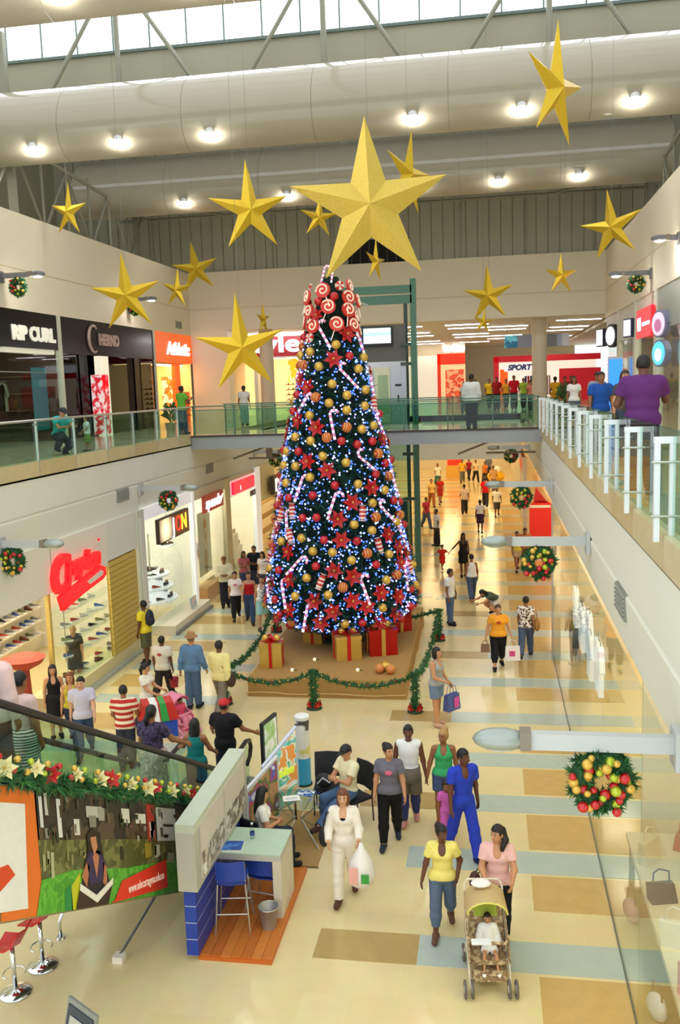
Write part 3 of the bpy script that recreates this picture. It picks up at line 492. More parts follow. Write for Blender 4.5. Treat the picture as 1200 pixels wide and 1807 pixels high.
for k, (cn, c) in enumerate(BAGC):
    x, y, z = 2.2+.55*(k % 2), 8.9+.5*k, .5
    t = thing('handbag', '%s handbag on the pale display table behind the right glass' % cn, 'handbag', (x, y, z), .3*k); hh = .26+.05*(k % 3)
    MB().extr([(-.09, -.19, 0), (.09, -.19, 0), (.05, -.15, hh), (-.05, -.15, hh)], (0, .36, 0)).obj('body', M(c, .5), t); MB().tube([(0, -.1, hh), (0, -.09, hh+.16), (0, .05, hh+.2), (0, .12, hh+.15), (0, .13, hh)], .013).obj('handle', M(c, .4), t); MB().box(.075, .085, -.02, .05, hh*.6, hh*.75).obj('clasp', M('#d8b860', .3, .8), t)
for k, (y, z) in enumerate(((10.2, .0), (12.2, .0), (9.0, 0))):
    t = thing('handbag', ('white', 'rose', 'ivory')[k]+' round handbag on the floor just behind the right glass', 'handbag', (1.85, y, z), .4); MB().sph((0, 0, .16), .16, (.55, 1.1, 1), n=12).obj('body', M(('#f0ece6', '#dca8a0', '#e8dcc0')[k], .5), t, smooth=True); MB().tube([(0, -.1, .28), (0, -.08, .45), (0, .08, .45), (0, .1, .28)], .012).obj('handle', M('#9a7a52', .5), t)
rk = thing('clothes_rack', 'clothes rack of mixed tops deep in the right shop', 'clothes rack', (3.4, 11.5, 0)); MB().cyl((0, -2.4, 1.6), (0, 2.4, 1.6), .02).obj('rail', STEEL, rk)
for b_ in (-2.3, 2.3): MB().cyl((0, b_, 0), (0, b_, 1.6), .02).obj('upright', STEEL, rk)
for k in range(13): t = shirt_mesh(.4, .62).obj('hanging_top', M(('#d87040', '#f0f0f0', '#7a94a0', '#e0b0b0', '#c8a868')[k % 5], .7), rk, loc=(0, -2.1+.34*k, .95))
# red display panel at right wall
s = thing('display_board', 'tall rounded red display figure board with white band at the far right shop', 'display', (2.2, 42, 0))
arc = [(.52*math.cos(t), 0, 1.75+.3*math.sin(t)) for t in np.linspace(0, math.pi, 10)]
MB().extr([(-.52, 0, 0)]+[(.52, 0, 0)]+arc, (0, .12, 0)).obj('panel', M('#d8261a', .5, emit=.15, noemit=True), s); MB().box(-.5, .42, -.03, 0, 1.72, 1.84).obj('white_band', WSHOP, s)
MB().extr([(-.36, 0, 1.95), (.3, 0, 1.95), (-.22, 0, 2.65)], (0, .1, 0)).obj('peak', M('#c81e18', .5), s)
def planter(x, y, z, lab, h=1.3):
    t = thing('potted_plant', lab, 'plant', (x, y, z)); MB().lathe([(.16, 0), (.22, .4), (.2, .4), (.15, .34)], n=14).obj('pot', M('#b9a98a', .5), t); MB().cyl((0, 0, .3), (0, 0, h*.6), .03, .02, n=6).obj('stem', M('#5a4630', .8), t)
    for i in range(22):
        a = i*2.4; z0 = .4+(h-.75)*i/22; d = V(math.cos(a), math.sin(a), 0); L = .42-.008*i; u = V(-math.sin(a), math.cos(a), 0)
        MB().add([d*.02+V(0, 0, z0), d*L*.55+u*.05+V(0, 0, z0+.28), d*L+V(0, 0, z0+.2), d*L*.55-u*.05+V(0, 0, z0+.28)], [(0, 1, 2), (0, 2, 3)]).obj('leaf', M(('#3f6a38', '#2f552c', '#56803f')[i % 3], .5), t)
planter(-12.1, 33.3, UF, 'green potted plant before the orange shop'); planter(3.1, 41.5, UF, 'green potted plant beside the right column', 1.5)
# ================================================================ upper shops
struct('wall_upper_shop_back', MB().box(-19.6, -19.4, 10, 45, UF, 10.3), M('#5a4a3a', .7)); struct('wall_upper_right_back', MB().box(9.4, 9.6, 8, 45, UF, 10.3), M('#e8dfc8', .6))
BLK = M('#0a0a0c', .2, var=.05, spec=.15); RCW = M('#d8d6c4', .4, emit=.35, var=.02, noemit=True)
s1 = thing('shop_facade', 'black shop front with silver RIP CURL letters on upper left', 'shop front')
MB().box(SL-.15, SL, 14, 30.35, 9.1, 10.3).obj('header', BLK, s1); MB().box(SL-.03, SL-.02, 14, 30.3, UF, 8.9).obj('glass_pane', GLASS, s1); MB().box(SL-.1, SL-.02, 14, 30.3, 8.3, 8.33).obj('transom', STEEL, s1); MB().box(SL-.4, SL-.15, 27, 30.35, 8.95, 9.1).obj('cream_lintel', M('#e8e4cc', .5, emit=.3, noemit=True), s1)
text('RIP CURL', .62, RCW, s1, (SL+.03, 28.65, 9.55), '+X', .05, offset=.03, fit=2.9)
MB().box(SL-.12, SL+.05, 30.36, 30.56, UF, 10.3).obj('frame_post', M('#d6d8c2', .5), s1); MB().box(SL-.5, SL-.45, 29.2, 30.2, UF+.4, 8.5).obj('teal_poster', M('#1f6a78', .5, emit=.15, noemit=True), s1)
for k, (y, c) in enumerate(((22.6, '#6a4a30'), (24.2, '#3f5f68'), (25.4, '#7a5434'), (26.6, '#5c4028'), (27.5, '#8a6a48'), (28.4, '#8f9a7e'))):
    w = thing('clothes_display', '%s hanging garments inside the RIP CURL window, column %s from left' % (('brown', 'teal', 'tan', 'dark brown', 'sand', 'sage')[k], ('one', 'two', 'three', 'four', 'five', 'six')[k]), 'clothes', (SL-1.2, y, UF)); MB().cyl((0, -.4, 2.1), (0, .4, 2.1), .02).obj('rail', STEEL, w)
    for q in range(4): shirt_mesh(.42, .95).obj('garment', M(c, .8), w, loc=(-.1, -.3+.2*q, 1.1))
w = thing('toy_display', 'bright multicoloured stack of beach toys at the left edge of upper shop', 'display', (SL-.9, 25.3, UF))
for k in range(14): MB().sph((random.uniform(-.3, .3), random.uniform(-.5, .5), .2+k*.1), .16, n=8).obj('ball', M(('#3a5ac8', '#e8e040', '#d84040', '#f0f0f0', '#40a060', '#c060c0')[k % 6], .4), w)
s2 = thing('shop_facade', 'glossy black upper shop front with round emblem sign', 'shop front')
MB().box(SL-.15, SL, 30.6, 39.6, 9.0, 10.3).obj('header', BLK, s2); MB().box(SL-3.2, SL-3.0, 30.6, 39.6, UF, 9).obj('back_wall', M('#1a1411', .4), s2); MB().box(SL-.03, SL-.02, 34, 37.2, UF, 9).obj('glass_pane', GLASSD, s2); MB().box(SL-.03, SL-.02, 37.7, 39.6, UF, 9).obj('glass_pane', GLASSD, s2); MB().box(SL-.03, SL-.02, 30.6, 32.2, UF, 9).obj('glass_pane', GLASSD, s2)
MB().box(SL-.25, SL+.02, 31.9, 32.6, UF, 9).obj('black_pillar', BLK, s2); MB().box(SL-.25, SL+.02, 37.2, 37.75, UF, 9).obj('black_pillar', BLK, s2)
for z in (6.6, 7.2, 7.8): MB().box(SL-2.9, SL-2.5, 33, 39, z, z+.04).obj('shelf', M('#4a2f1c', .5), s2)
es = thing('shop_sign', 'bronze lettering sign with curled ring emblem on the black header', 'sign', (SL+.05, 34.2, 9.6)); BRZ = M('#a2897c', .35, .5, emit=.12, noemit=True)
MB().tube([(0, -.95+.45*math.cos(t), .02+.5*math.sin(t)) for t in np.linspace(.9, 5.2, 14)], [.03+.04*math.sin(i/13*math.pi) for i in range(14)], 8).obj('ring_emblem', BRZ, es); text('HERNO', .58, BRZ, es, (0, .45, 0), '+X', .06, offset=.03, fit=1.9)
bp = thing('advert_pillar', 'free-standing white and red advertising pillar outside the black shop', 'pillar', (SL+.35, 33.1, UF)); MB().box(-.12, .12, -.38, .38, 0, 3.0).obj('body', M('#efe7cf', .4, emit=.35, noemit=True), bp)
MB().box(.12, .13, -.37, .24, .05, 2.3).obj('red_panel', [blotch_mat(['#c81828', '#d81f2c', '#d81f2c', '#e04a58', '#f4d8d8'], 5, .5, .3)], bp); MB().box(-.3, .13, -.39, -.38, .05, 2.3).obj('red_panel', [blotch_mat(['#c81828', '#d81f2c', '#e04a58', '#f4d8d8'], 5, .5, .3)], bp); MB().box(.12, .13, -.34, .22, 1.75, 2.3).obj('red_top', M('#e8202a', .5, emit=.5, noemit=True), bp)
for k in range(7): text(('S', 'A', 'L', 'E', 'S', 'A', 'L')[k], .3, SIGNW, bp, (.135, -.05, .35+k*.2), '+X', .01) if False else None
s3 = thing('shop_facade', 'bright orange Athletic shop front on upper left', 'shop front'); OR = M('#f0661e', .45, emit=.35, var=.02, noemit=True)
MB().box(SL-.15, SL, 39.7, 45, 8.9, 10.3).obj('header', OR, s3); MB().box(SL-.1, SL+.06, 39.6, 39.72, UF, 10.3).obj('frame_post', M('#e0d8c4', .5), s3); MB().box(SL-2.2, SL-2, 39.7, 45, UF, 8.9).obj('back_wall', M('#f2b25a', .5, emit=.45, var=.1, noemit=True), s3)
MB().box(SL-.5, SL-.3, 43.2, 43.9, UF, 8.9).obj('orange_column', OR, s3); MB().box(SL-.6, SL-.2, 44, 44.95, UF, 7.5).obj('orange_shelving', M('#d8521a', .5, emit=.2, noemit=True), s3); MB().box(SL-1.9, SL-1.8, 40.6, 41.3, 7.3, 8.2).obj('red_poster', M('#d8301a', .5, emit=.3, noemit=True), s3)
for z in (6.3, 6.6, 6.9, 7.2): MB().box(SL-.2, SL-.15, 44, 44.95, z, z+.05).obj('shelf_edge', M('#8f3a12', .5), s3)
MB().box(-19.3, SL-.1, 44.85, 44.98, UF, 8.9).obj('side_wall', M('#f4c878', .5, emit=.5, var=.1, noemit=True), s3); MB().box(SL-1.6, SL-.7, 44.7, 44.84, UF+.3, 8.3).obj('yellow_display', [blotch_mat(['#f8e070', '#f0902c', '#e8581c', '#f8ecc0'], 3, .5, .4)], s3); MB().box(-19.3, SL-.2, 39.62, 39.69, UF, 10.2).obj('side_wall', M('#17120f', .5), s2); MB().box(-19.3, SL-.15, 30.42, 30.5, UF, 10.2).obj('side_wall', M('#4a3626', .6, var=.3, scale=3), s1)  # orange shop's side wall glows in place of light inside it
for z in (6.4, 7.0, 7.6, 8.2): MB().box(SL-3.2, SL-.5, 30.2, 30.42, z, z+.05).obj('shelf', M('#7a5a3a', .6), s1)
text('Athletic', .82, SIGNW, s3, (SL+.03, 42.9, 9.55), '+X', .05, .15, offset=.025, fit=3.3)
for k in range(5): clight(SL-1.3, SL-.5, 41+k*.9-.25, 41+k*.9+.25, 8.85, PANEL_W, 'warm downlight inside the orange shop', 'orange shop downlights')
for y in (22.5, 25.2, 28): clight(SL-2.4, SL-1.4, y-.3, y+.3, 8.9, M('#fff0d0', .4, emit=3., var=0), 'ceiling light inside the upper RIP CURL shop', 'upper shop ceiling lights')
struct('wall_pier_back_left', MB().box(SL, -13.1, YB, YB+1, UF, 10.5), M('#efe6cc', .5, var=.02))
# columns
for x in (-11.4, 2.36): struct('wall_column', MB().lathe([(.36, 0), (.36, 4.6)], (x, 46.2, UF), 20), M('#d9cdb6', .5, var=.02), smooth=False)
# ---- back shops Y=50
s4 = thing('shop_facade', 'warm lit Payless shop with dark red header at the back', 'shop front'); MB().box(-14.8, -6.4, 50, 50.2, 9.28, 10.5).obj('header', M('#8c1f24', .5, emit=.18, var=.02, noemit=True), s4); text('Payless', 1.35, SIGNW, s4, (-11.6, 49.97, 9.95), '-Y', .08, offset=.035, fit=5.2)
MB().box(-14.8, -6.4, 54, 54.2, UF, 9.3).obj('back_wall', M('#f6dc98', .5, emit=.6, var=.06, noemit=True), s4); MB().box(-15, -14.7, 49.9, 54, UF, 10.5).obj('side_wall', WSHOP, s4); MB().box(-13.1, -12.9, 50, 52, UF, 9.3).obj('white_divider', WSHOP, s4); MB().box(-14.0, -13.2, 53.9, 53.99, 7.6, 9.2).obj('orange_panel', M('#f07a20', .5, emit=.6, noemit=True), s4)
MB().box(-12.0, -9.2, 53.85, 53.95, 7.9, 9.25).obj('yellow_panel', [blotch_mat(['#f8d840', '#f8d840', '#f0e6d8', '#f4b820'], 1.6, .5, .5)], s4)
for k in range(6): w = MB().box(-12.0, -9.2, 52.9, 53.6, UF+.25+k*.3, UF+.29+k*.3).obj('shelf', M('#a06a30', .6), s4)
for k in range(6):
    for j in range(10): put_shoe(-11.85+j*.28, 53.1, UF+.29+k*.3, -1.5, ('brown', 'black', 'red', 'brown', 'white')[(j+k) % 5], 'on the shelves of the Payless shop', 1.0)
for x in (-12, -9): clight(x-1.1, x+1.1, 51.6, 52.2, 9.25, PANEL_W, 'ceiling light inside the Payless shop', 'Payless ceiling lights')
MB().box(-13.1, -10, 49, 49.2, 10.35, 10.5).obj('cove', TUBE, s4)
# far right-of-lift shops at Y=70
s5 = thing('shop_facade', 'red framed shop under white totto letters at the back', 'shop front'); RD = M('#e03418', .5, emit=.3, var=.03, noemit=True); MB().box(-6.4, -1.9, 70, 70.2, 9.6, 10.5).obj('header', M('#f0dcb4', .5), s5); text('totto', 1.0, SIGNW, s5, (-2.75, 69.95, 10.15), '-Y', .06, offset=.04, fit=1.7)
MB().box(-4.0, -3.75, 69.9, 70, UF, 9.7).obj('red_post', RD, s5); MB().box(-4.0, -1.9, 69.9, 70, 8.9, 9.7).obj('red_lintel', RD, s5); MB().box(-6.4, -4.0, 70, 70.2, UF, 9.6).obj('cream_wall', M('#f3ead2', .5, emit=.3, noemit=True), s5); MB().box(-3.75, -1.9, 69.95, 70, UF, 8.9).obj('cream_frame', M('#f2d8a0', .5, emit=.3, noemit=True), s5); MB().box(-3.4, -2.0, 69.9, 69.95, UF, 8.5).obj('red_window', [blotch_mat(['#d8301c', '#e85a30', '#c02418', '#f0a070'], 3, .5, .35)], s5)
s6 = thing('shop_facade', 'red framed SPORT shop at the far back of upper level', 'shop front'); RD2 = M('#c41e2a', .5, emit=.25, var=.02, noemit=True)
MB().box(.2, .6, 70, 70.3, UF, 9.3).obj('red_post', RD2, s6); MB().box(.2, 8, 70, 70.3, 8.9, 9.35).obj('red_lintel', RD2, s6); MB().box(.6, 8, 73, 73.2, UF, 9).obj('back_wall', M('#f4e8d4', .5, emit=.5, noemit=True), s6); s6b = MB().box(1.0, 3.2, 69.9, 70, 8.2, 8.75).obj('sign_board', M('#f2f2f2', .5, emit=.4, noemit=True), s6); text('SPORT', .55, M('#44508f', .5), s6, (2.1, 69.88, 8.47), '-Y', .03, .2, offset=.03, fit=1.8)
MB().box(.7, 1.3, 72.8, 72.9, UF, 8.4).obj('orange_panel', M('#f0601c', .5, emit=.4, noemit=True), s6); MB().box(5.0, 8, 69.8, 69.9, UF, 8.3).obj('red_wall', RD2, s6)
for k in range(10): MB().box(2.6+k*.2, 2.75+k*.2, 72.6, 72.9, UF+.4, UF+1.9).obj('garment', M(('#39507a', '#b03838', '#40607f', '#8a3a4a', '#d0d0d0')[k % 5], .7), s6)
for i, (x0, x1, c, lab) in enumerate(((.73, 2.2, '#3f8fa6', 'teal picture sign board hanging left of the right column'), (2.95, 4.1, '#7d8084', 'grey blank sign board hanging right of the right column'))):
    s = thing('hanging_sign', lab, 'sign', ((x0+x1)/2, 50, 9.58)); a = (x1-x0)/2; MB().box(-a, a, 0, .1, -.33, .33).obj('board', M('#8a90a0', .5, emit=.1, noemit=True), s); MB().box(-a, -.05, -.01, 0, -.33, .33).obj('picture', [blotch_mat(['#2f7f98', '#66b8c4', '#24607c'], 2, .5, .3)] if i == 0 else M(c, .5), s); MB().box(a*.35, a, -.01, 0, -.33, .33).obj('side_print', M('#c8ccd2', .5), s) if i else text('INFO', .2, SIGNW, s, (.35, -.01, .1), '-Y', .01) if False else None
    for q in (-a*.8, a*.8): MB().cyl((q, .05, .33), (q, .05, .92), .015, n=6).obj('hanger', STEELD, s)
for i, y in enumerate((48, 51, 54, 57.5, 61, 65, 69)):
    for j, x in enumerate((-8.2, -4.6, -1.2, .9, 4.4, 7.2)):
        if (x < -6 and y > 49) or (i+2*j) % 3 == 0: continue
        clight(x-1.1, x+1.1, y-.12, y+.12, 10.46, TUBE, 'white strip light on the upper back ceiling', 'upper ceiling strip lights')
# ---- lift
L = thing('lift_tower', 'lift tower with green steel frame, grey panel and screen behind the tree', 'lift')
for x in (-6.0, -2.95): MB().box(x-.11, x+.11, 35.9, 36.12, 0, 11.55).obj('steel_post', GREEN, L)
MB().box(-3.5, -3.35, 37.8, 37.95, 0, 11.0).obj('steel_post', M('#5a6b66', .5), L); MB().box(-6.0, -5.85, 37.8, 37.95, 0, 11.0).obj('steel_post', M('#5a6b66', .5), L)
for z0, z1 in ((10.62, 10.95), (11.02, 11.32)): MB().box(-6.0, -3.0, 35.9, 36.05, z0, z1).obj('green_beam', GREEN, L)
for z in (4.7, 2.9, 8.25, 9.0): MB().box(-3.5, -2.9, 36.0, 36.1, z, z+.12).obj('tie_beam', M('#4a5750', .5), L)
MB().box(-5.9, -3.3, 36.2, 36.3, 8.42, 9.86).obj('grey_panel', M('#67655c', .5, var=.04), L); MB().box(-5.9, -3.3, 36.2, 36.3, UF, 8.42).obj('door_surround', M('#c8c8ca', .3, .6), L)
for a, b in ((-5.2, -4.62), (-4.55, -3.95)): d = MB().box(a, b, 36.14, 36.2, UF+.05, 8.2).obj('lift_door', M('#d9d6b0', .25, .3), L); MB().box(a+.12, b-.08, 36.12, 36.14, UF+.4, 7.9).obj('door_glass', M('#a9bf96', .15), d)
MB().box(-3.75, -3.5, 36.15, 36.2, 7.45, 7.53).obj('floor_indicator', M('#1d1d22', .3), L); MB().box(-3.66, -3.6, 36.15, 36.2, 6.8, 7.1).obj('call_plate', M('#2d2d30', .4), L)
MB().box(-5.95, -3.2, 36.0, 36.05, 0, 5.6).obj('shaft_glass', GLASSG, L); MB().box(-3.12, -3.1, 36.1, 37.8, 0, 10.6).obj('shaft_glass', GLASSG, L); MB().box(-5.7, -3.4, 36.5, 37.6, .4, 2.8).obj('lift_car', M('#58625c', .4, .3), L)
MB().cyl((-5.6, 35.8, 10.9), (-4.7, 35.8, 10.6), .05, n=6).obj('strut', M('#b8bfb4', .5), L)
tv = thing('television', 'wall screen showing pale blue picture on the grey lift panel', 'television', (-4.4, 36.1, 9.42)); MB().box(-.6, .6, -.05, .06, -.38, .36).obj('frame', M('#101018', .4), tv)
scm = bpy.data.materials.new('screen_picture'); scm.use_nodes = True; nt = scm.node_tree; tc = nt.nodes.new('ShaderNodeTexCoord'); sp = nt.nodes.new('ShaderNodeSeparateXYZ'); ma = nt.nodes.new('ShaderNodeMapRange'); ma.inputs[1].default_value = -.3; ma.inputs[2].default_value = .3; cr = nt.nodes.new('ShaderNodeValToRGB'); b = nt.nodes['Principled BSDF']
for i, (p_, c) in enumerate(((0, '#eef6f0'), (.45, '#dff3f8'), (.62, '#8fd4e6'), (.8, '#d8f0f4'), (1, '#f4fafa'))):
    e = cr.color_ramp.elements[i] if i < 1 else (cr.color_ramp.elements.new(p_) if i < 4 else cr.color_ramp.elements[-1]); e.position = p_; e.color = lin(c)+(1,)
nt.links.new(tc.outputs['Object'], sp.inputs[0]); nt.links.new(sp.outputs[2], ma.inputs[0]); nt.links.new(ma.outputs[0], cr.inputs[0]); nt.links.new(cr.outputs[0], b.inputs['Emission Color']); b.inputs['Emission Strength'].default_value = 1.0; b.inputs['Base Color'].default_value = (.02, .02, .02, 1)
MB().box(-.54, .54, -.056, -.05, -.28, .31).obj('screen', scm, tv)
# ---- right upper gallery shop fronts and signs
RS = thing('shop_facade', 'pale shop fronts with glass doors along the right upper gallery', 'shop front')
for i, y in enumerate((12, 17, 22, 27.2, 31.5, 36, 40.5)):
    MB().box(SR, SR+.25, y, y+.5, UF, 10.3).obj('pier', M('#d9dccb', .5, var=.02), RS); MB().box(SR+.1, SR+.12, y+.5, y+4.2, UF, 9.0).obj('glass_pane', GLASS, RS); MB().box(SR+.05, SR+.2, y+.5, y+4.5, 9.0, 10.3).obj('header', M(('#dde0d2', '#e4e2d6', '#d8dccd', '#9fa79c', '#e6e2d4', '#d4d2c4', '#cfc8b8')[i], .5), RS)
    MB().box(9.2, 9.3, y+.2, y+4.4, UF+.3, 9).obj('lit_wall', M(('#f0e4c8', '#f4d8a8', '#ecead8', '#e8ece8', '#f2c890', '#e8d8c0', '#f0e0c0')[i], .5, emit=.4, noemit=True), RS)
    for z in (6.7, 7.4, 8.1): MB().box(8.8, 9.2, y+.5, y+4.2, z, z+.05).obj('shelf', M('#b88a5a', .5), RS)
    clight(6.5, 7.5, y+1.8, y+2.4, 9.9, PANEL_L, 'ceiling light inside a right upper gallery shop', 'right upper shop lights')
def blade(name, label, y, z, build): t = thing(name, label, 'sign', (SR-.12, y, z), -1.22); build(t); MB().cyl((.05, 0, 0), (.6, 0, 0), .02, n=6).obj('bracket', STEELD, t); return t
s = thing('shop_sign', 'large red shop sign with white mark on the right upper gallery', 'sign', (SR-.05, 33.2, 9.35)); MB().box(-.1, 0, -1.6, 1.5, -.5, .48).obj('board', M('#e41c2c', .4, emit=.5, var=.02, noemit=True), s); MB().box(-.11, -.1, -1.3, .2, -.12, .0).obj('white_mark', SIGNW, s); MB().box(-.11, -.1, .5, 1.2, -.25, .2).obj('white_mark', SIGNW, s)
def round_(c1, c2): return lambda t: (MB().cyl((0, -.1, 0), (0, .1, 0), .42, n=24).obj('rim', M('#8a8aa8', .4), t), MB().cyl((0, -.12, 0), (0, -.1, 0), .36, n=24).obj('lit_disc', M(c1, .4, emit=.45, noemit=True), t), MB().cyl((0, -.13, -.05), (0, -.12, -.05), .2, n=16).obj('centre_mark', M(c2, .4, emit=.5, noemit=True), t))
blade('round_sign', 'round pinkish lit sign, upper of two on the right gallery', 29.9, 9.1, round_('#e6c8dc', '#b06a90')); blade('round_sign', 'round cyan lit sign, lower of two on the right gallery', 29.8, 8.2, round_('#5fd0e8', '#f0ffff'))
def sq(w, h, c): return lambda t: (MB().box(-w, w, -.1, .1, -h, h).obj('case', M('#3a3c5a', .4), t), MB().box(-w+.05, w-.05, -.12, -.1, -h+.05, h-.05).obj('lit_face', M(c, .4, emit=.5, noemit=True), t))
blade('box_sign', 'small square white lit sign nearer of two on the right gallery', 36.5, 9.35, sq(.3, .35, '#e0e8ff')); blade('box_sign', 'small square white lit sign beyond the tall oval sign', 45.5, 9.4, sq(.35, .42, '#f0f4ff'))
blade('oval_sign', 'tall oval white sign with dark rim on the right gallery', 41.5, 9.3, lambda t: (MB().cyl((0, -.1, 0), (0, .1, 0), .5, n=20).obj('rim', M('#20243c', .4), t), MB().cyl((0, -.12, 0), (0, -.1, 0), .4, n=20).obj('lit_disc', M('#f4f4ff', .4, emit=.5, noemit=True), t)))
s = thing('advert_board', 'bright blue lit advertising panel beside the right gallery walkway', 'sign', (SR-.3, 39, UF)); MB().box(-.3, .3, 0, .15, 0, 2.4).obj('case', M('#d8dce6', .4), s); MB().box(-.26, .26, -.02, 0, .3, 2.3).obj('lit_face', M('#2f7fe8', .4, emit=.9, var=.15, noemit=True), s)
# ================================================================ lamps on arms, wreaths, stars
GRN = [M('#2f6a34', .7), M('#1f4f2a', .7), M('#3f7f3a', .7)]; REDB = M('#c8141c', .18, .1, var=.03, spec=.8); GOLDB = M('#e0b650', .25, .45, var=.05); LIMEB = M('#b9c83a', .22, .4, var=.05)
GOLDM = M('#dcb832', .32, .7, var=.25, scale=60, bump=.35); BIGGOLD = M('#ecc95c', .4, .55, var=.3, scale=70, bump=.5)
def needles(mb, pts, dirs, ln=.09, n=4, w=.012, spread=.8, m=None):
    for p, d in zip(pts, dirs):
        for _ in range(n):
            v = np.asarray(d)+rng.normal(0, spread, 3); v /= np.linalg.norm(v)+1e-9; u = np.cross(v, rng.normal(0, 1, 3)); u /= np.linalg.norm(u)+1e-9; L = ln*rng.uniform(.7, 1.3)
            mb.add([p-u*w, p+u*w, p+v*L], [(0, 1, 2)], rng.integers(0, 3) if m is None else m)
    return mb
def ball_mesh(mat, r=1., n=12): return MB().sph((0, 0, 0), r, n=n, k=8).mesh(mat, True)
BALL = {'red': ball_mesh(REDB), 'gold': ball_mesh(GOLDB), 'lime': ball_mesh(LIMEB)}
def wreath_foliage():
    mb = MB(); pts = []; ds = []
    for i in range(260):
        a = rng.uniform(0, 2*math.pi); b = rng.uniform(0, 2*math.pi); R0, r0 = .2, .09
        d = V(math.cos(a)*math.cos(b), math.sin(b), math.sin(a)*math.cos(b)); pts.append(V(math.cos(a)*R0, 0, math.sin(a)*R0)+d*r0*rng.uniform(.5, 1)); ds.append(d)
    mb.tube([(.2*math.cos(t), 0, .2*math.sin(t)) for t in np.linspace(0, 2*math.pi, 24, endpoint=False)], .085, 8, 1, True)
    return needles(mb, pts, ds, .075, 9, .012).mesh(GRN)
WF = wreath_foliage()
def wreath(x, y, z, label, nb, dark=False):
    t = thing('wreath', label, 'wreath', (x, y, z), 0, 'wreaths hung under the wall lamps'); f = inst(WF, 'foliage', t); f['kind'] = 'stuff'
    for i in range(nb):
        a = 2.399*i+x; rr = .1+.19*((i*7) % 10)/10; inst(BALL[('red', 'gold', 'red', 'lime', 'gold')[i % 5]], 'bauble', t, (rr*math.cos(a), -.07-.03*(i % 2), rr*math.sin(a)), (0, 0, 0), .034+.008*(i % 3))
    MB().cyl((0, 0, .2), (0, 0, .36), .006, n=5).obj('hook', STEELD, t)
ARM = M('#c4c8c6', .45, .3, var=.03); HEAD = M('#a4aca6', .35, .4, var=.04); ARMD = M('#77777a', .5, .3); BULB = M('#fff6ff', .3, emit=60., var=0, noemit=True)
def arm_lamp(x, y, z, s, ln, label, wl, nb=14, wx=.8, lit=False, big=1.0):
    t = thing('arm_lamp', label, 'wall lamp', (x, y, z), 0, 'cantilever lamps on the atrium walls'); am = ARMD if lit else ARM
    MB().box(min(0, s*(ln-.45)), max(0, s*(ln-.45)), -.05, .05, -.075, .075).obj('arm', am, t); MB().box(min(0, s*.06), max(0, s*.06), -.14, .14, -.2, .14).obj('wall_plate', am, t)
    MB().cyl((s*(ln-.5), 0, 0), (s*(ln-.38), 0, 0), .03).obj('neck', STEEL, t)
    c = s*(ln-.2); h = MB().sph((c, 0, 0), .24, (1.05, .55, .42), n=14).obj('lamp_head', HEAD if not lit else ARMD, t, smooth=True)
    MB().sph((c, 0, -.055), .17, (1, .55, .35), n=12).obj('lens', M('#d2d6d4', .2) if not lit else BULB, h, smooth=True); MB().box(s*(ln-.42)-.05, s*(ln-.42)+.05, -.09, .09, -.07, .09).obj('clamp', M('#8a7f70', .4, .4), h)
    if lit: lamp_light('lamp_glow', (c, 0, -.2), 22, t, .12)
    if wl: wreath(x+s*wx, y, z-.36, wl, nb)
arm_lamp(XR, 7.95, 4.3, -1, 1.75, 'large grey cantilever lamp nearest on the right wall', 'large Christmas wreath of red and gold baubles nearest on the right', 34, .66)
arm_lamp(XR, 15.46, 4.8, -1, 1.75, 'grey cantilever lamp second along the right wall', 'wreath with red and gold baubles under the second right lamp', 26, .83)
arm_lamp(XR, 24.78, 4.74, -1, 1.75, 'grey cantilever lamp third along the right wall', 'wreath hung before the red display panel on the right', 20, .82)
arm_lamp(XR, 39.29, 4.7, -1, 1.75, 'small far grey cantilever lamp beyond the bridge on right', 'dark far wreath beyond the footbridge on the right', 12, .78)
arm_lamp(XL, 17.42, 4.45, 1, 1.4, 'grey cantilever lamp above the red script sign', 'wreath at the left edge above the shoe shop', 20, .25)
arm_lamp(XL, 25.28, 4.72, 1, 1.75, 'grey cantilever lamp above the JON sign', 'wreath above the JON sign', 18, .86)
arm_lamp(XL, 38.65, 4.78, 1, 1.5, 'far grey cantilever lamp left of the tree', 'small dark wreath left of the tree below the footbridge', 12, .91)
arm_lamp(SL, 26.81, 11.25, 1, 1.45, 'lit arm lamp at the left edge of the upper wall', 'wreath hung from the lit lamp at upper left edge', 14, .58, True)
arm_lamp(SL, 36.96, 11.4, 1, 1.25, 'lit arm lamp behind a star on the upper left wall', 'dark wreath half hidden behind a star on upper left', 10, .3, True)
arm_lamp(SR, 32.5, 10.95, -1, 1.35, 'lit arm lamp with wreath on the upper right wall', 'dark bauble wreath on the upper right wall', 14, .5, True)
arm_lamp(SR, 27.9, 11.4, -1, .75, 'lit arm lamp at the right edge of the upper wall', None, lit=True)
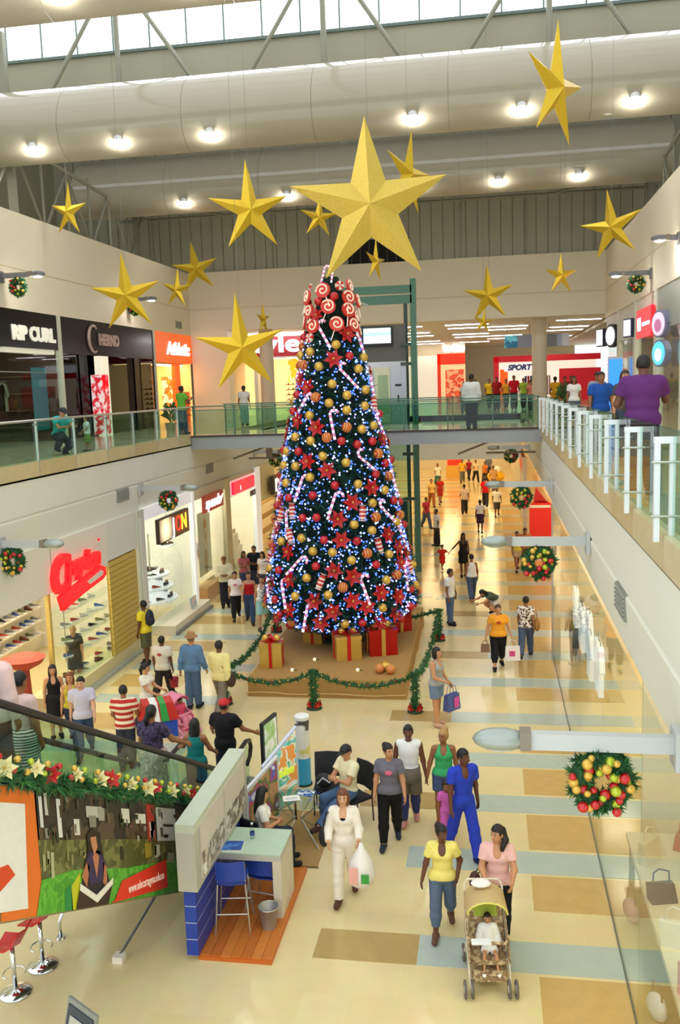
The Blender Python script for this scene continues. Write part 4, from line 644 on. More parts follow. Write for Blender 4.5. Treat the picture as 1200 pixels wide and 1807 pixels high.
# stars
def star_mesh(inner, top=1.0, th=.16):
    mb = MB(); P = []
    for i in range(10):
        a = math.pi/2+i*math.pi/5; r_ = (1 if i % 2 == 0 else inner)*(top if i == 0 else 1); P.append((r_*math.cos(a), 0, r_*math.sin(a)))
    vs = P+[(0, -th, 0), (0, th, 0)]; fs = []
    for i in range(10): fs += [(i, 10, (i+1) % 10), ((i+1) % 10, 11, i)]
    return mb.add(vs, fs)
ST1 = star_mesh(.3, 1.15, .17).mesh(GOLDM); STB = star_mesh(.36, 1.05, .2).mesh(BIGGOLD)
def star(me, x, y, z, R_, rz, tilt, label):
    t = thing('hanging_star', label, 'star', (x, y, z), 0, 'gold stars hung in the atrium'); o = inst(me, 'star_body', t, (0, 0, 0), (0, math.radians(tilt), math.radians(rz)), R_)
    MB().cyl((0, 0, R_*.9), (0, 0, 22.45-z), .004, n=4).obj('wire', STEELD, t)
star(STB, -2.78, 22.0, 11.68, 1.95, 8, -2, 'huge glittering gold star on top of the Christmas tree')
for x, y, z, h, rz, tl, lab in ((1.15, 16.93, 12.55, 1.95, 58, 5, 'slim gold star turned sideways at upper right'), (-5.16, 19.95, 11.45, 1.8, 25, -3, 'gold star left of the huge tree star'), (-14.0, 29.8, 13.7, 1.65, -20, 4, 'small gold star at upper left before the steel truss'), (-9.32, 22.9, 10.1, 1.85, 10, -4, 'wide gold star before the black upper left shop'), (-11.3, 34.92, 12.3, 1.85, 15, -8, 'gold star before the corner of the upper left wall'), (-11.29, 32.54, 11.25, 1.35, -18, 6, 'small gold star under the left corner star'), (-5.42, 19.66, 8.5, 2.0, 22, -4, 'low gold star before the Payless column'), (-8.37, 33.63, 10.1, 1.2, 80, 0, 'thin edge-on gold star left of the tree top'), (-3.78, 31.04, 11.65, 1.35, 68, 6, 'narrow gold star under the huge star beside the dark louvre'), (-2.1, 24.9, 13.05, 2.0, 60, 10, 'gold star half hidden behind the huge star at its right'), (-5.55, 30.5, 13.1, 1.3, 20, 5, 'small gold star peeping left under the huge star'), (3.48, 27.94, 11.85, 1.85, -25, -8, 'gold star before the upper right wall'), (-.05, 32.87, 10.55, 1.85, -12, -3, 'gold star above the right back ceiling lights'), (-.25, 34.92, 9.75, .9, 30, 8, 'tiny gold star just below the right back star'), (2.39, 32.54, 11.05, 1.3, 28, 0, 'pale gold star near the right end of the back wall')):
    star(ST1, x, y, z-.04*h, h*.52, rz, tl, lab)
# ================================================================ escalator
def zr(y): return 1.0+.543*(14.3-y) if y < 14.3 else 1.0
es = thing('escalator', 'escalator with glass balustrades descending behind the blue kiosk', 'escalator')
RUB = M('#221e1c', .45); TRUSS = M('#7d8078', .5, .3); STEP = M('#6c6f6c', .45, .6)
for X in (-4.6, -5.8):
    pts = [(X, y, zr(y)) for y in np.arange(3.5, 14.2, .7)]+[(X, 14.1, 1.12), (X, 14.35, 1.02), (X, 14.8, .98), (X, 15.7, .98), (X, 15.95, .9), (X, 16.02, .75), (X, 15.93, .6), (X, 15.7, .52)]
    MB().tube(pts, .042, 8).obj('handrail', RUB, es, smooth=True)
    ysn = np.arange(3.5, 14.4, 1.2)
    for a, b in zip(ysn[:-1], ysn[1:]): MB().extr([(X-.006, a+.01, zr(a)-.05), (X-.006, a+.01, zr(a)-.85), (X-.006, b-.01, zr(b)-.85), (X-.006, b-.01, zr(b)-.05)], (.012, 0, 0)).obj('glass_panel', GLASSG, es)
    MB().extr([(X-.006, 14.31, .95), (X-.006, 14.31, .15), (X-.006, 15.8, .15), (X-.006, 15.9, .6), (X-.006, 15.75, .93)], (.012, 0, 0)).obj('glass_panel', GLASSG, es)
    MB().extr([(X-.09, 3.5, zr(3.5)-.85), (X-.09, 14.3, .15), (X-.09, 16, .15), (X-.09, 16, 0), (X-.09, 13.9, 0), (X-.09, 3.5, zr(3.5)-2.2)], (.18, 0, 0)).obj('side_truss', TRUSS, es)
for k in range(26): y = 14.2-.41*k; MB().box(-5.68, -4.72, y-.41, y, .22*k-.2, .22*k+.02).obj('step', STEP, es)
MB().box(-5.7, -4.7, 14.2, 16.3, 0, .03).obj('landing_plate', STEEL, es)
# advert banner on escalator side
def bz(y): return 3.96-.52*(y-7.3)
bn = thing('advert_banner', 'long printed advertising banner with reading woman on the escalator side', 'banner')
def bpol(pts, m, name, lay):
    pts = [(float(np.interp(y, [7.88, 9.2, 9.65, 10.05, 11.95, 12.35], [7.85, 8.5, 8.95, 9.4, 11.1, 12.35])) if y > 7.7 and lay < 9 and name not in ('orange_print', 'white_print') else y, v) for y, v in pts]
    return MB().extr([(-4.49+.004*lay, y, bz(y)-v*1.33) for y, v in pts], (.003, 0, 0)).obj(name, m, bn)
Y0, Y1 = 6.2, 12.35
MB().extr([(-4.505, Y0, bz(Y0)+.02), (-4.505, Y1, bz(Y1)+.02), (-4.505, Y1, bz(Y1)-1.35), (-4.505, Y0, bz(Y0)-1.35)], (.014, 0, 0)).obj('backing_board', M('#9a8a60', .5), bn)
bpol([(Y0, 0), (7.0, 0), (7.0, 1), (Y0, 1)], M('#2f62ae', .5), 'blue_print', 1); bpol([(7.25, 0), (7.88, 0), (7.88, 1), (7.1, 1)], M('#e8731e', .5), 'orange_print', 1); bpol([(Y0, .12), (7.66, .12), (7.56, .93), (Y0, .93)], M('#eceae2', .5), 'white_print', 2); bpol([(7.0, .62), (7.28, .58), (7.38, .66), (7.1, .78)], M('#e0481c', .5), 'arrow_print', 3)
bpol([(7.88, 0), (Y1, 0), (Y1, .42), (7.86, .42)], [blotch_mat(['#1c1712', '#2b2119', '#3a2a1f', '#15130f', '#5a4632'], 2.4, .5)], 'village_print', 1)
bpol([(7.86, .40), (Y1, .40), (Y1, .76), (7.78, .76)], [blotch_mat(['#3b4018', '#565a26', '#4a4c1e', '#7b7a40'], 3.2, .4, dist=2.)], 'water_print', 2)
bpol([(7.78, .72), (9.2, .66), (10.6, .68), (Y1, .60), (Y1, 1), (7.7, 1)], [blotch_mat(['#3f8f22', '#55aa2c', '#6dbb3a', '#4a9a26'], 7, .6)], 'grass_print', 3)
for a, b, v0, v1, c in ((8.0, 8.12, .05, .3, '#d8d8d0'), (8.22, 8.34, .02, .2, '#c8c4b8'), (8.7, 8.86, .06, .38, '#e2e0d8'), (9.3, 9.42, .22, .36, '#d8d4c8'), (9.6, 9.95, .1, .2, '#c8c4ba'), (10.5, 10.75, .1, .24, '#dcdacf'), (10.95, 11.3, .14, .24, '#e0ded4'), (11.35, 11.62, .04, .42, '#b8382c'), (11.7, 12.1, .06, .42, '#d8d4c4')): bpol([(a, v0), (b, v0), (b, v1), (a, v1)], M(c, .5), 'hut_print', 3)
bpol([(11.42, .22), (11.56, .22), (11.56, .38), (11.42, .38)], M('#e6d2c4', .5), 'hut_window_print', 4); bpol([(11.2, .44), (11.42, .44), (11.42, .58), (11.2, .6)], M('#a08a2c', .5), 'reflection_print', 4); bpol([(8.3, .5), (8.42, .5), (8.38, .7), (8.26, .72)], M('#b8b490', .5), 'reflection_print', 4); bpol([(11.55, .46), (11.75, .46), (11.75, .58), (11.55, .6)], M('#c9c6a8', .5), 'reflection_print', 4)
bpol([(9.35, .8), (9.5, .56), (9.62, .42), (9.78, .42), (9.92, .6), (10.0, .82), (9.7, .98), (9.2, .99)], M('#221a26', .6), 'woman_body_print', 5); bpol([(9.55, .36), (9.68, .3), (9.85, .34), (9.88, .55), (9.74, .52), (9.56, .5)], M('#2a1a12', .6), 'woman_hair_print', 6); bpol([(9.62, .38), (9.74, .37), (9.76, .47), (9.68, .54), (9.64, .46)], M('#c98a62', .6), 'woman_face_print', 7); bpol([(9.36, .72), (9.5, .6), (9.56, .64), (9.46, .82)], M('#b9764f', .6), 'woman_arm_print', 6); bpol([(9.86, .6), (9.94, .66), (9.92, .84), (9.84, .8)], M('#b9764f', .6), 'woman_arm_print', 6); bpol([(9.5, .58), (9.62, .5), (9.8, .5), (9.9, .6), (9.84, .78), (9.54, .8)], M('#3b2a52', .6), 'woman_top_print', 6); bpol([(9.64, .55), (9.72, .52), (9.78, .55), (9.70, .74)], M('#c0805a', .6), 'woman_neck_print', 7)
bpol([(9.3, .78), (9.66, .9), (10.06, .76), (10.04, .82), (9.66, .97), (9.28, .84)], M('#f0eee4', .5), 'book_pages_print', 8); bpol([(9.28, .84), (9.66, .97), (10.04, .82), (9.9, 1), (9.15, 1)], M('#3a241c', .5), 'book_cover_print', 8)
bpol([(8.75, .82), (9.05, .78), (9.05, 1), (8.7, 1)], M('#1f8a44', .5), 'dark_green_print', 4); bpol([(9.05, .8), (9.35, .68), (9.25, 1), (9.0, 1)], M('#c8c820', .5), 'yellow_green_print', 4); bpol([(10.35, .8), (11.95, .62), (11.95, .93), (10.0, 1.0), (10.1, .97)], M('#e8381a', .5), 'red_orange_print', 6)
me = text_mesh('www.udecartagena.edu.co', .17, .004, M('#f4dcc8', .5, emit=.1, noemit=True)); o = inst(me, 'web_address_lettering', bn)
xs = [v.co.x for v in me.vertices]; k_ = 1.15/(max(xs)-min(xs))
for v in me.vertices: a_, b_, c_ = v.co.x*k_, v.co.y, v.co.z; v.co = (-4.45+c_, 10.38+a_, bz(10.38)-1.33*.84-.40*a_+b_)
for k in range(46):
    y0 = random.uniform(7.95, 12.2); v0 = random.uniform(.02, .36); w = random.uniform(.03, .16); hh = random.uniform(.02, .12); bpol([(y0, v0), (y0+w, v0), (y0+w*.9, v0+hh), (y0+.01, v0+hh)], M(random.choice(['#6a5a48', '#2f3a1e', '#8a8478', '#4a3626', '#1a1612', '#a8a294', '#3d4a26', '#74503c']), .5), 'village_detail_print', 4)
for k in range(16):
    y0 = random.uniform(7.9, 12.2); v0 = random.uniform(.44, .6); w = random.uniform(.04, .12); hh = random.uniform(.05, .14); bpol([(y0, v0), (y0+w, v0+.01), (y0+w*.8, v0+hh), (y0-.02, v0+hh)], M(random.choice(['#8a8650', '#2f3312', '#6a6a34', '#a6a27a', '#414818']), .4), 'water_streak_print', 4)
# garland on the balustrade base
gl = thing('garland', 'Christmas garland with red and cream flowers along the escalator base', 'garland'); mb = MB(); pts = []; ds = []
for y in np.arange(6.2, 12.6, .028):
    a = rng.uniform(0, 6.28); d = V(.6*math.cos(a)+.3, rng.normal(0, .3), math.sin(a)); pts.append(V(-4.46, y, bz(y)+.1)+d*.05); ds.append(d)
needles(mb, pts, ds, .12, 14, .012, .7); mb.tube([(-4.46, y, bz(y)+.1) for y in np.arange(6.2, 12.7, .4)], .055, 6, 1); o = mb.obj('foliage', GRN, gl); o['kind'] = 'stuff'
def flower_mesh(c, c2, n=6, R_=1.):
    mb = MB()
    for ring, (k, ln, tl) in enumerate(((n, 1., .15), (n, .62, .45))):
        for i in range(k):
            a = 2*math.pi*(i+.5*ring)/k; d = V(math.cos(a), -tl, math.sin(a)); u = V(-math.sin(a), 0, math.cos(a)); L = ln
            mb.add([V(0, 0, 0), d*L*.5+u*.24*L+V(0, -.03, 0), d*L, d*L*.5-u*.24*L+V(0, -.03, 0)], [(0, 1, 2, 3), (3, 2, 1, 0)] if False else [(0, 1, 2), (0, 2, 3)], 0)
    for i in range(5): mb.sph((.08*math.cos(i*1.26), -.28, .08*math.sin(i*1.26)), .06, n=5, k=3, m=1)
    return mb.mesh([M(c, .45, var=.15), M(c2, .4, .4)])
POIN = flower_mesh('#c4141a', '#d8b048'); CREAMF = flower_mesh('#e8dc9a', '#d8b048'); GOLDF = flower_mesh('#e0b030', '#c89820', 5)
for i, y in enumerate(np.arange(6.4, 12.5, .27)):
    z = bz(y)+.17; k = i % 5
    if k in (0, 1, 3): inst((CREAMF, POIN, None, CREAMF)[k], 'flower', gl, (-4.38, y, z+.02*(i % 3)), (-.45, 0, .4+.3*(i % 3)), .085+.014*(i % 4))
    for j in range(2): inst(BALL[('gold', 'lime', 'gold', 'red')[(i+j) % 4]], 'bauble', gl, (-4.38+.02*(i % 2), y+.1+.08*j, z-.06+.07*((i*3+j) % 3)), (0, 0, 0), .034)
# prop pole, stools, chrome tube, small screen
t = thing('support_strut', 'thin grey strut with white foot under the escalator banner', 'strut', (-4.98, 10.52, 0)); MB().tube([(0, 0, .06), (.2, .85, .42), (.33, 1.4, .66)], .022, 8).obj('pole', STEELD, t); MB().box(-.07, .07, -.07, .07, 0, .09).obj('foot', M('#e8e0d4', .5), t)
CHR = M('#d8dce0', .08, 1., var=.02)
for k, (x, y, lab) in enumerate(((-5.96, 10.3, 'chrome bar stool with round base under the banner'), (-6.04, 9.74, 'chrome bar stool with red shell seat at the left edge'))):
    t = thing('bar_stool', lab, 'stool', (x, y, 0)); MB().lathe([(.2, 0), (.2, .015), (.1, .05), (.03, .08)], n=24).obj('base', CHR, t, smooth=True); MB().cyl((0, 0, .08), (0, 0, .62), .028).obj('pole', CHR, t, smooth=True); MB().tube([(.14*math.cos(a), .14*math.sin(a), .28) for a in np.linspace(0, 4.5, 10)], .01).obj('footrest', CHR, t)
    sm = M('#c0201c', .35); MB().sheet([[(-.2+.1*i, -.2+.1*j, .64+.25*max(0, (i-2)/2)**2+.03*abs(j-2)) for j in range(5)] for i in range(5)], .02).obj('seat_shell', sm, t, smooth=True)
t = thing('chrome_rail', 'bent chrome tube rail end beneath the banner', 'rail', (-6.01, 10.91, 0)); MB().tube([(0, 0, .02), (0, 0, .25), (.03, .05, .35), (.1, .2, .42), (.14, .5, .45)], .025, 8).obj('tube', CHR, t, smooth=True); MB().lathe([(.07, 0), (.06, .03)], n=12).obj('flange', CHR, t)
t = thing('small_screen', 'grey framed small screen at the bottom left corner', 'screen', (-4.3, 7.95, .0), -.55); MB().cyl((0, .1, 0), (0, .08, .9), .03).obj('stand', STEELD, t); MB().lathe([(.2, 0), (.18, .02)], (0, .1, 0)).obj('foot', STEELD, t)
MB().extr([(-.26, .0, .82), (.26, 0, .82), (.26, .1, 1.22), (-.26, .1, 1.22)], (0, .03, 0)).obj('frame', M('#8c8f84', .4), t); MB().extr([(-.22, -.012, .85), (.22, -.012, .85), (.22, .075, 1.17), (-.22, .075, 1.17)], (0, .01, 0)).obj('display', M('#2b3a44', .2), t); MB().extr([(-.16, -.012, .89), (.16, -.012, .89), (.16, .045, 1.08), (-.16, .045, 1.08)], (0, .0, 0.004)).obj('window_print', M('#b8b8a6', .4), t)
# ================================================================ kiosk
BL = M('#1f3f9e', .35, var=.06); GF = M('#b6b5a6', .45, var=.03)
kk = thing('kiosk_wall', 'kiosk partition wall with blue boards below and grey picture frame above', 'partition')
for k in range(4): MB().box(-4.06, -3.9, 10.62, 13.0, .085+.235*k, .085+.235*k+.219).obj('blue_board', BL, kk)
MB().box(-4.057, -3.903, 10.623, 12.98, .08, 1.03).obj('board_backing', M('#a9b2cc', .5), kk)
MB().box(-4.1, -3.84, 10.55, 13.05, 1.03, 1.22).obj('frame_bottom', GF, kk); MB().box(-4.1, -3.84, 10.55, 13.05, 1.84, 1.96).obj('frame_top', M('#c2c9b4', .45), kk); MB().box(-4.1, -3.84, 10.55, 10.72, 1.22, 1.84).obj('frame_side', GF, kk); MB().box(-4.1, -3.84, 12.93, 13.05, 1.22, 1.84).obj('frame_side', GF, kk); MB().box(-4.08, -3.96, 10.7, 12.95, 1.2, 1.86).obj('inner_board', GF, kk)
for k, (a, b) in enumerate(((10.76, 11.82), (11.86, 12.9))):
    p = MB().box(-3.96, -3.83, a, b, 1.1, 1.87).obj('picture', M('#d2cabd', .4, var=.1), kk)
    MB().box(-3.83, -3.827, a+.03, b-.03, 1.13, 1.45).obj('crowd_print', [blotch_mat(['#8a7f74', '#5f564e', '#b5aa9a', '#3f3a38', '#c8bfae', '#d2cabd'], 9, .5)], p)
    if k == 0: MB().box(-3.827, -3.82, a+.06, a+.16, 1.13, 1.25).obj('corner_logo', M('#efeee8', .5), p)
pf = thing('wood_platform', 'orange wooden plank platform under the blue kiosk', 'platform')
for k in range(7): MB().box(-3.9+.14*k, -3.9+.14*k+.135, 10.68, 13.0, 0, .07).obj('plank', M(('#c8742e', '#c06a28', '#d07e38')[k % 3], .3, var=.15, scale=14), pf)
MB().box(-3.92, -2.92, 10.66, 13.02, 0, .05).obj('edge_board', M('#c8661e', .4), pf)
ct = thing('counter', 'grey kiosk counter with pale green top', 'counter'); MB().box(-3.9, -2.98, 11.6, 12.36, 1.0, 1.02).obj('top', M('#b5cbb2', .25), ct); MB().box(-3.9, -2.98, 11.6, 12.36, .92, 1.0).obj('slab', M('#bdbbb0', .45), ct); MB().box(-3.1, -2.98, 11.6, 12.36, .07, .92).obj('side_panel', M('#d2c8b4', .45), ct)
t = thing('brochure_stack', 'blue brochures stacked on the kiosk counter', 'brochure', (-3.72, 11.75, 1.02), .1); MB().box(-.15, .15, -.12, .14, 0, .025).obj('white_pages', WSHOP, t); MB().box(-.15, .15, -.12, .14, .026, .03).obj('blue_cover', [blotch_mat(['#2a62b8', '#3a8ad0', '#2450a0'], 9, .3)], t)
t = thing('water_bottle', 'clear water bottle with blue label on the kiosk counter', 'bottle', (-3.5, 12.05, 1.02)); MB().lathe([(.035, 0), (.036, .14), (.015, .19), (.014, .22)], n=12).obj('bottle', glass_mat('bottle_plastic', (.85, .9, .92)), t, smooth=True); MB().lathe([(.037, .05), (.037, .1)], n=12, caps=False).obj('label_band', M('#3a4a9a', .4), t); MB().lathe([(.017, .215), (.017, .235)], n=10).obj('cap', M('#e8e8f0', .4), t)
def bar_chair(x, y, rz, lab, seat=.72):
    t = thing('bar_chair', lab, 'chair', (x, y, .07), rz); bs = M('#21409c', .4)
    for sx in (-1, 1):
        MB().tube([(sx*.24, -.22, 0), (sx*.19, -.16, seat), (sx*.19, -.17, seat+.3)], .013, 6).obj('leg', STEEL, t); MB().tube([(sx*.24, .24, 0), (sx*.18, .16, seat-.03)], .013, 6).obj('leg', STEEL, t)
    for z in (.28,): MB().tube([(-.21, -.2, z), (.21, -.2, z), (.21, .2, z), (-.21, .2, z)], .01, 6, closed=True).obj('footrest', STEEL, t)
    MB().sheet([[(-.2+.1*i, .2-.1*j, seat+.01*abs(i-2)) for i in range(5)] for j in range(5)], .02).obj('seat', bs, t, smooth=True); MB().sheet([[(-.2+.1*i, -.19-.02*(2-abs(i-2)), seat+.06+.09*j) for i in range(5)] for j in range(4)], .02).obj('backrest', bs, t, smooth=True)
bar_chair(-3.62, 11.38, .15, 'blue bar chair with steel legs at the front of kiosk'); bar_chair(-3.3, 11.95, -.2, 'blue bar chair under the kiosk counter holding a bag', .5)
t = thing('shoulder_bag', 'colourful patterned bag on the chair under the counter', 'bag', (-3.3, 11.95, .6)); MB().sph((0, 0, .09), .14, (1.2, .8, .65), n=10).obj('body', [blotch_mat(['#1b2038', '#c83a5a', '#2a8a8a', '#e8e0d8', '#20203a'], 12, .5)], t, smooth=True); MB().tube([(-.1, 0, .14), (-.05, 0, .24), (.06, 0, .24), (.1, 0, .14)], .012).obj('strap', M('#1b2038', .6), t)
t = thing('waste_bin', 'grey mesh waste bin beside the kiosk counter', 'bin', (-3.13, 11.4, .07)); MB().lathe([(.1, 0), (.14, .3), (.145, .3), (.132, .29), (.095, .02), (.0, .02)], n=20, caps=False).obj('bucket', M('#a3a09a', .4, .4), t, smooth=True); MB().tube([(.142*math.cos(a), .142*math.sin(a), .3) for a in np.linspace(0, 6.283, 20, endpoint=False)], .008, 6, closed=True).obj('rim', STEEL, t)
# second booth
mt = thing('floor_mat', 'brown carpet mat under the second booth', 'mat'); MB().box(-4.2, -2.78, 13.12, 15.0, .0, .012).obj('carpet', M('#a5814c', .9, var=.1, scale=30), mt); MB().box(-4.2, -2.76, 13.1, 13.13, 0, .016).obj('edging', M('#6d5530', .8), mt)
def stand_panel(x, y, rz, w, z0, z1, mat, lab, fr='#1d1f20', skew=0.):
    t = thing('display_board', lab, 'display', (x, y, 0), rz)
    MB().extr([(-w, 0, z0), (w, 0, z0), (w, 0, z1+skew), (-w, 0, z1)], (0, .06, 0)).obj('frame', M(fr, .4), t); MB().extr([(-w+.05, -.012, z0+.05), (w-.05, -.012, z0+.05), (w-.05, -.012, z1+skew-.06), (-w+.05, -.012, z1-.05)], (0, .012, 0)).obj('printed_face', mat, t)
    for s_ in (-1, 1): MB().cyl((s_*w*.8, .03, 0), (s_*w*.8, .03, z0), .02, n=6).obj('leg', DARKM, t)
    return t
stand_panel(-4.0, 15.25, math.pi/2-.2, .3, .6, 1.62, [blotch_mat(['#6fae4e', '#d9e4d4', '#8fc46a', '#e8eee6'], 2, .3, .1)], 'black framed screen with green picture beside the escalator')
t = stand_panel(-3.6, 14.35, math.pi/2-.55, .42, .35, 1.25, [blotch_mat(['#2fa0c4', '#7fd0d8', '#3fae6a', '#e8f2ea', '#e89a4a'], 3, .35, .1, dist=1.5)], 'slanted blue and green poster with lettering', '#c9ccd8', .45)
text('Colon', .2, M('#d8ec4a', .4, emit=.2, noemit=True), t, (.02, -.03, 1.0), '-Y', .01, .2, offset=.01)
stand_panel(-3.8, 13.85, math.pi/2-.5, .4, .3, 1.05, [blotch_mat(['#5a9a40', '#e8e4e0', '#4a6ac0', '#c04a5a', '#2f7a3a', '#b58a60'], 3, .35, .05)], 'low picture poster of fields and people', '#d0d0d0', .32)
t = thing('advert_column', 'slim cylindrical printed advertising column with white top', 'column', (-3.6, 16.1, 0)); MB().lathe([(.16, 0), (.16, .03)], n=20).obj('base', DARKM, t)
for z0, z1, c in ((.03, .55, '#2a9ccf'), (.55, .85, '#d8d078'), (.85, 1.1, '#e8dcd8'), (1.1, 1.3, '#4a4644')): MB().lathe([(.14, z0), (.14, z1)], n=20, caps=False).obj('printed_band', [blotch_mat([c, c, '#e8e6e0'], 6, .4)] if c != '#2a9ccf' else M(c, .4), t, smooth=True)
MB().lathe([(.14, 1.3), (.145, 1.36), (.12, 1.38), (.01, 1.38)], n=20).obj('white_cap', M('#ecebe6', .4), t)
t = thing('glass_table', 'square glass table with leaflets at the second booth', 'table', (-3.25, 13.95, 0), .2); MB().box(-.38, .38, -.38, .38, .72, .735).obj('glass_top', glass_mat('table_glass', (.75, .82, .8)), t)
for a in (-1, 1):
    for b_ in (-1, 1): MB().tube([(a*.05, b_*.05, .4), (a*.33, b_*.33, 0)], .016, 6).obj('leg', STEEL, t); MB().tube([(a*.05, b_*.05, .4), (a*.3, b_*.3, .72)], .014, 6).obj('upper_leg', STEEL, t)
t2 = thing('leaflet', 'white leaflet on the glass table', 'leaflet', (-3.35, 13.95, .737), .3); MB().box(-.14, .14, -.1, .1, 0, .008).obj('sheet', WSHOP, t2); MB().box(-.1, .1, -.06, .02, .008, .01).obj('print', M('#c8ccd0', .5), t2)
t2 = thing('leaflet', 'blue patterned leaflet on the glass table', 'leaflet', (-3.15, 14.15, .737), -.2); MB().box(-.14, .14, -.1, .1, 0, .008).obj('sheet', [blotch_mat(['#3a8ac0', '#e8eef0', '#2a5a9a'], 14, .4)], t2); MB().box(-.14, .14, -.1, -.08, .008, .01).obj('edge_print', M('#2a5a9a', .4), t2)
def office_chair(x, y, rz, lab, c='#17181b', seat=.45):
    t = thing('chair', lab, 'chair', (x, y, 0), rz); m = M(c, .6)
    MB().sheet([[(-.23+.115*i, -.22+.11*j, seat+.008*abs(i-2)) for j in range(5)] for i in range(5)], .05).obj('seat', m, t); MB().sheet([[(-.23+.115*i, .22+.02*abs(2-i)*-1+.03*j, seat+.12+.14*j) for j in range(4)] for i in range(5)], .035).obj('backrest', m, t)
    for sx in (-1, 1): MB().tube([(sx*.22, -.2, 0), (sx*.22, -.2, seat-.02)], .014, 6).obj('leg', DARKM, t); MB().tube([(sx*.22, .24, 0), (sx*.22, .22, seat), (sx*.22, .27, seat+.5)], .014, 6).obj('leg', DARKM, t)
office_chair(-2.95, 15.05, .1, 'empty black chair behind the glass table'); office_chair(-2.42, 14.75, -.75, 'black chair of the seated man with folded arms'); office_chair(-3.62, 12.95, 2.6, 'black chair of the woman behind the kiosk counter')
t = thing('shopping_bag', 'black bag with white strap on the empty black chair', 'bag', (-2.98, 14.95, .5)); MB().sph((0, 0, .12), .15, (1.1, .7, .9), n=10).obj('body', M('#1a1c22', .6), t, smooth=True); MB().tube([(-.1, -.1, .1), (0, -.13, .22), (.12, -.1, .12)], .015).obj('strap', M('#c8ccd4', .5), t)
# ================================================================ stage, gifts, garland posts
BUR = M('#ab8449', .95, var=.16, scale=40, bump=.4)
sg = thing('stage', 'low stage wrapped in brown burlap under the Christmas tree', 'stage')
top = []; n = 12
def wob(i): return .03*math.sin(i*1.7)+.02*math.sin(i*3.1)
cor = [(-6.0, 20.92), (-2.1, 20.92), (-2.2, 28.2), (-6.1, 28.2)]; P = []
for (a, b) in zip(cor, cor[1:]+cor[:1]):
    for i in range(n): f_ = i/n; P.append((a[0]+(b[0]-a[0])*f_, a[1]+(b[1]-a[1])*f_))
c0 = V(-4.1, 24.5); lo = [(x+(x-c0[0])*.012+wob(i)*.6, y+(y-c0[1])*.008+wob(i+5)*.6, 0) for i, (x, y) in enumerate(P)]; mid = [(x+(x-c0[0])*.006*wob(i), y, .12+.02*wob(i)) for i, (x, y) in enumerate(P)]; hi = [(x, y, .44) for x, y in P]; hi2 = [(x+(c0[0]-x)*.012, y+(c0[1]-y)*.006, .47) for x, y in P]
mb = MB(); L_ = len(P); mb.add(lo+mid+hi+hi2, [(r_*L_+i, r_*L_+(i+1) % L_, (r_+1)*L_+(i+1) % L_, (r_+1)*L_+i) for r_ in range(3) for i in range(L_)]+[tuple(3*L_+i for i in range(L_))]); mb.obj('burlap_wrap', BUR, sg)
MB().tube([(-6.05+.36*i, 20.86+.01*(i % 3), .1+.02*math.sin(i*1.3)) for i in range(12)], .012, 6).obj('rope', M('#d8b878', .8), sg)
RIB = M('#c81a16', .35, .2); GWR = M('#d8b255', .3, .5, var=.1); RWR = M('#b8160f', .28, .3, var=.08)
def gift(x, y, w, h, rz, wrap, rib, lab, loops=REDB, balls=2, z=.47):
    t = thing('gift_box', lab, 'gift', (x, y, z), rz); MB().box(-w, w, -w, w, 0, h).obj('box', wrap, t); MB().box(-w*1.04, w*1.04, -w*1.04, w*1.04, h*.86, h+.01).obj('lid', wrap, t)
    for k, (a, b) in enumerate(((.14, 1.07), (1.07, .14))): MB().box(-w*a, w*a, -w*b, w*b, -.0+.003, h+.02).obj('ribbon', rib, t)
    for i in range(6): a = i*1.047; MB().tube([(0, 0, h+.02), (.16*w/.3*math.cos(a-.25), .16*w/.3*math.sin(a-.25), h+.16), (.24*w/.3*math.cos(a), .24*w/.3*math.sin(a), h+.1), (.14*w/.3*math.cos(a+.25), .14*w/.3*math.sin(a+.25), h+.03), (0, 0, h+.02)], .028, 6).obj('bow_loop', rib, t)
    for i in range(balls): inst(BALL['gold'], 'bauble', t, (.16-.3*i, -.1, h+.13), (0, 0, 0), .085)
gift(-5.62, 21.95, .28, .62, .1, GWR, RIB, 'gold gift box with red ribbon at the stage front left corner'); gift(-3.8, 22.75, .33, .62, .35, GWR, RIB, 'gold gift box with red ribbon at the front under the tree'); gift(-2.95, 23.25, .37, .68, .3, RWR, GWR, 'large red gift box with gold ribbon right of the gold one'); gift(-2.75, 25.5, .32, .68, .5, RWR, GWR, 'red gift box at the back right of the stage'); gift(-4.9, 24.2, .28, .5, -.2, GWR, RIB, 'gold gift box half hidden under the tree'); gift(-4.35, 24.8, .3, .75, .4, RWR, RIB, 'tall red gift box behind under the branches'); gift(-5.6, 26.3, .24, .38, .2, GWR, RWR, 'small tan gift at the back left of the stage')
for i, (x, y) in enumerate(((-2.78, 21.45), (-2.5, 21.4), (-2.66, 21.62))): t = thing('loose_bauble', ('striped red and gold', 'orange and gold', 'dark gold')[i]+' bauble lying at the stage front right', 'bauble', (x, y, .47)); MB().sph((0, 0, .12), .12, n=12).obj('ball', stripe_mat('#c8301c', '#e0b860', 9, 'X', .3) if i < 2 else GOLDB, t, smooth=True); MB().cyl((0, 0, .23), (0, 0, .27), .025).obj('cap', GOLDB, t)
for i, (x, y) in enumerate(((-5.0, 21.5), (-3.35, 21.6), (-4.6, 22.4))): t = thing('string_light', 'tiny gold fairy bulb lying %s on the burlap' % ('left', 'right', 'in the middle')[i], 'light', (x, y, .47)); MB().sph((0, 0, .03), .04, n=8).obj('bulb', M('#ffe9a0', .3, emit=1.5, noemit=True), t); MB().cyl((.03, 0, .02), (.12, .02, .01), .012, n=5).obj('socket', GRN[1], t)
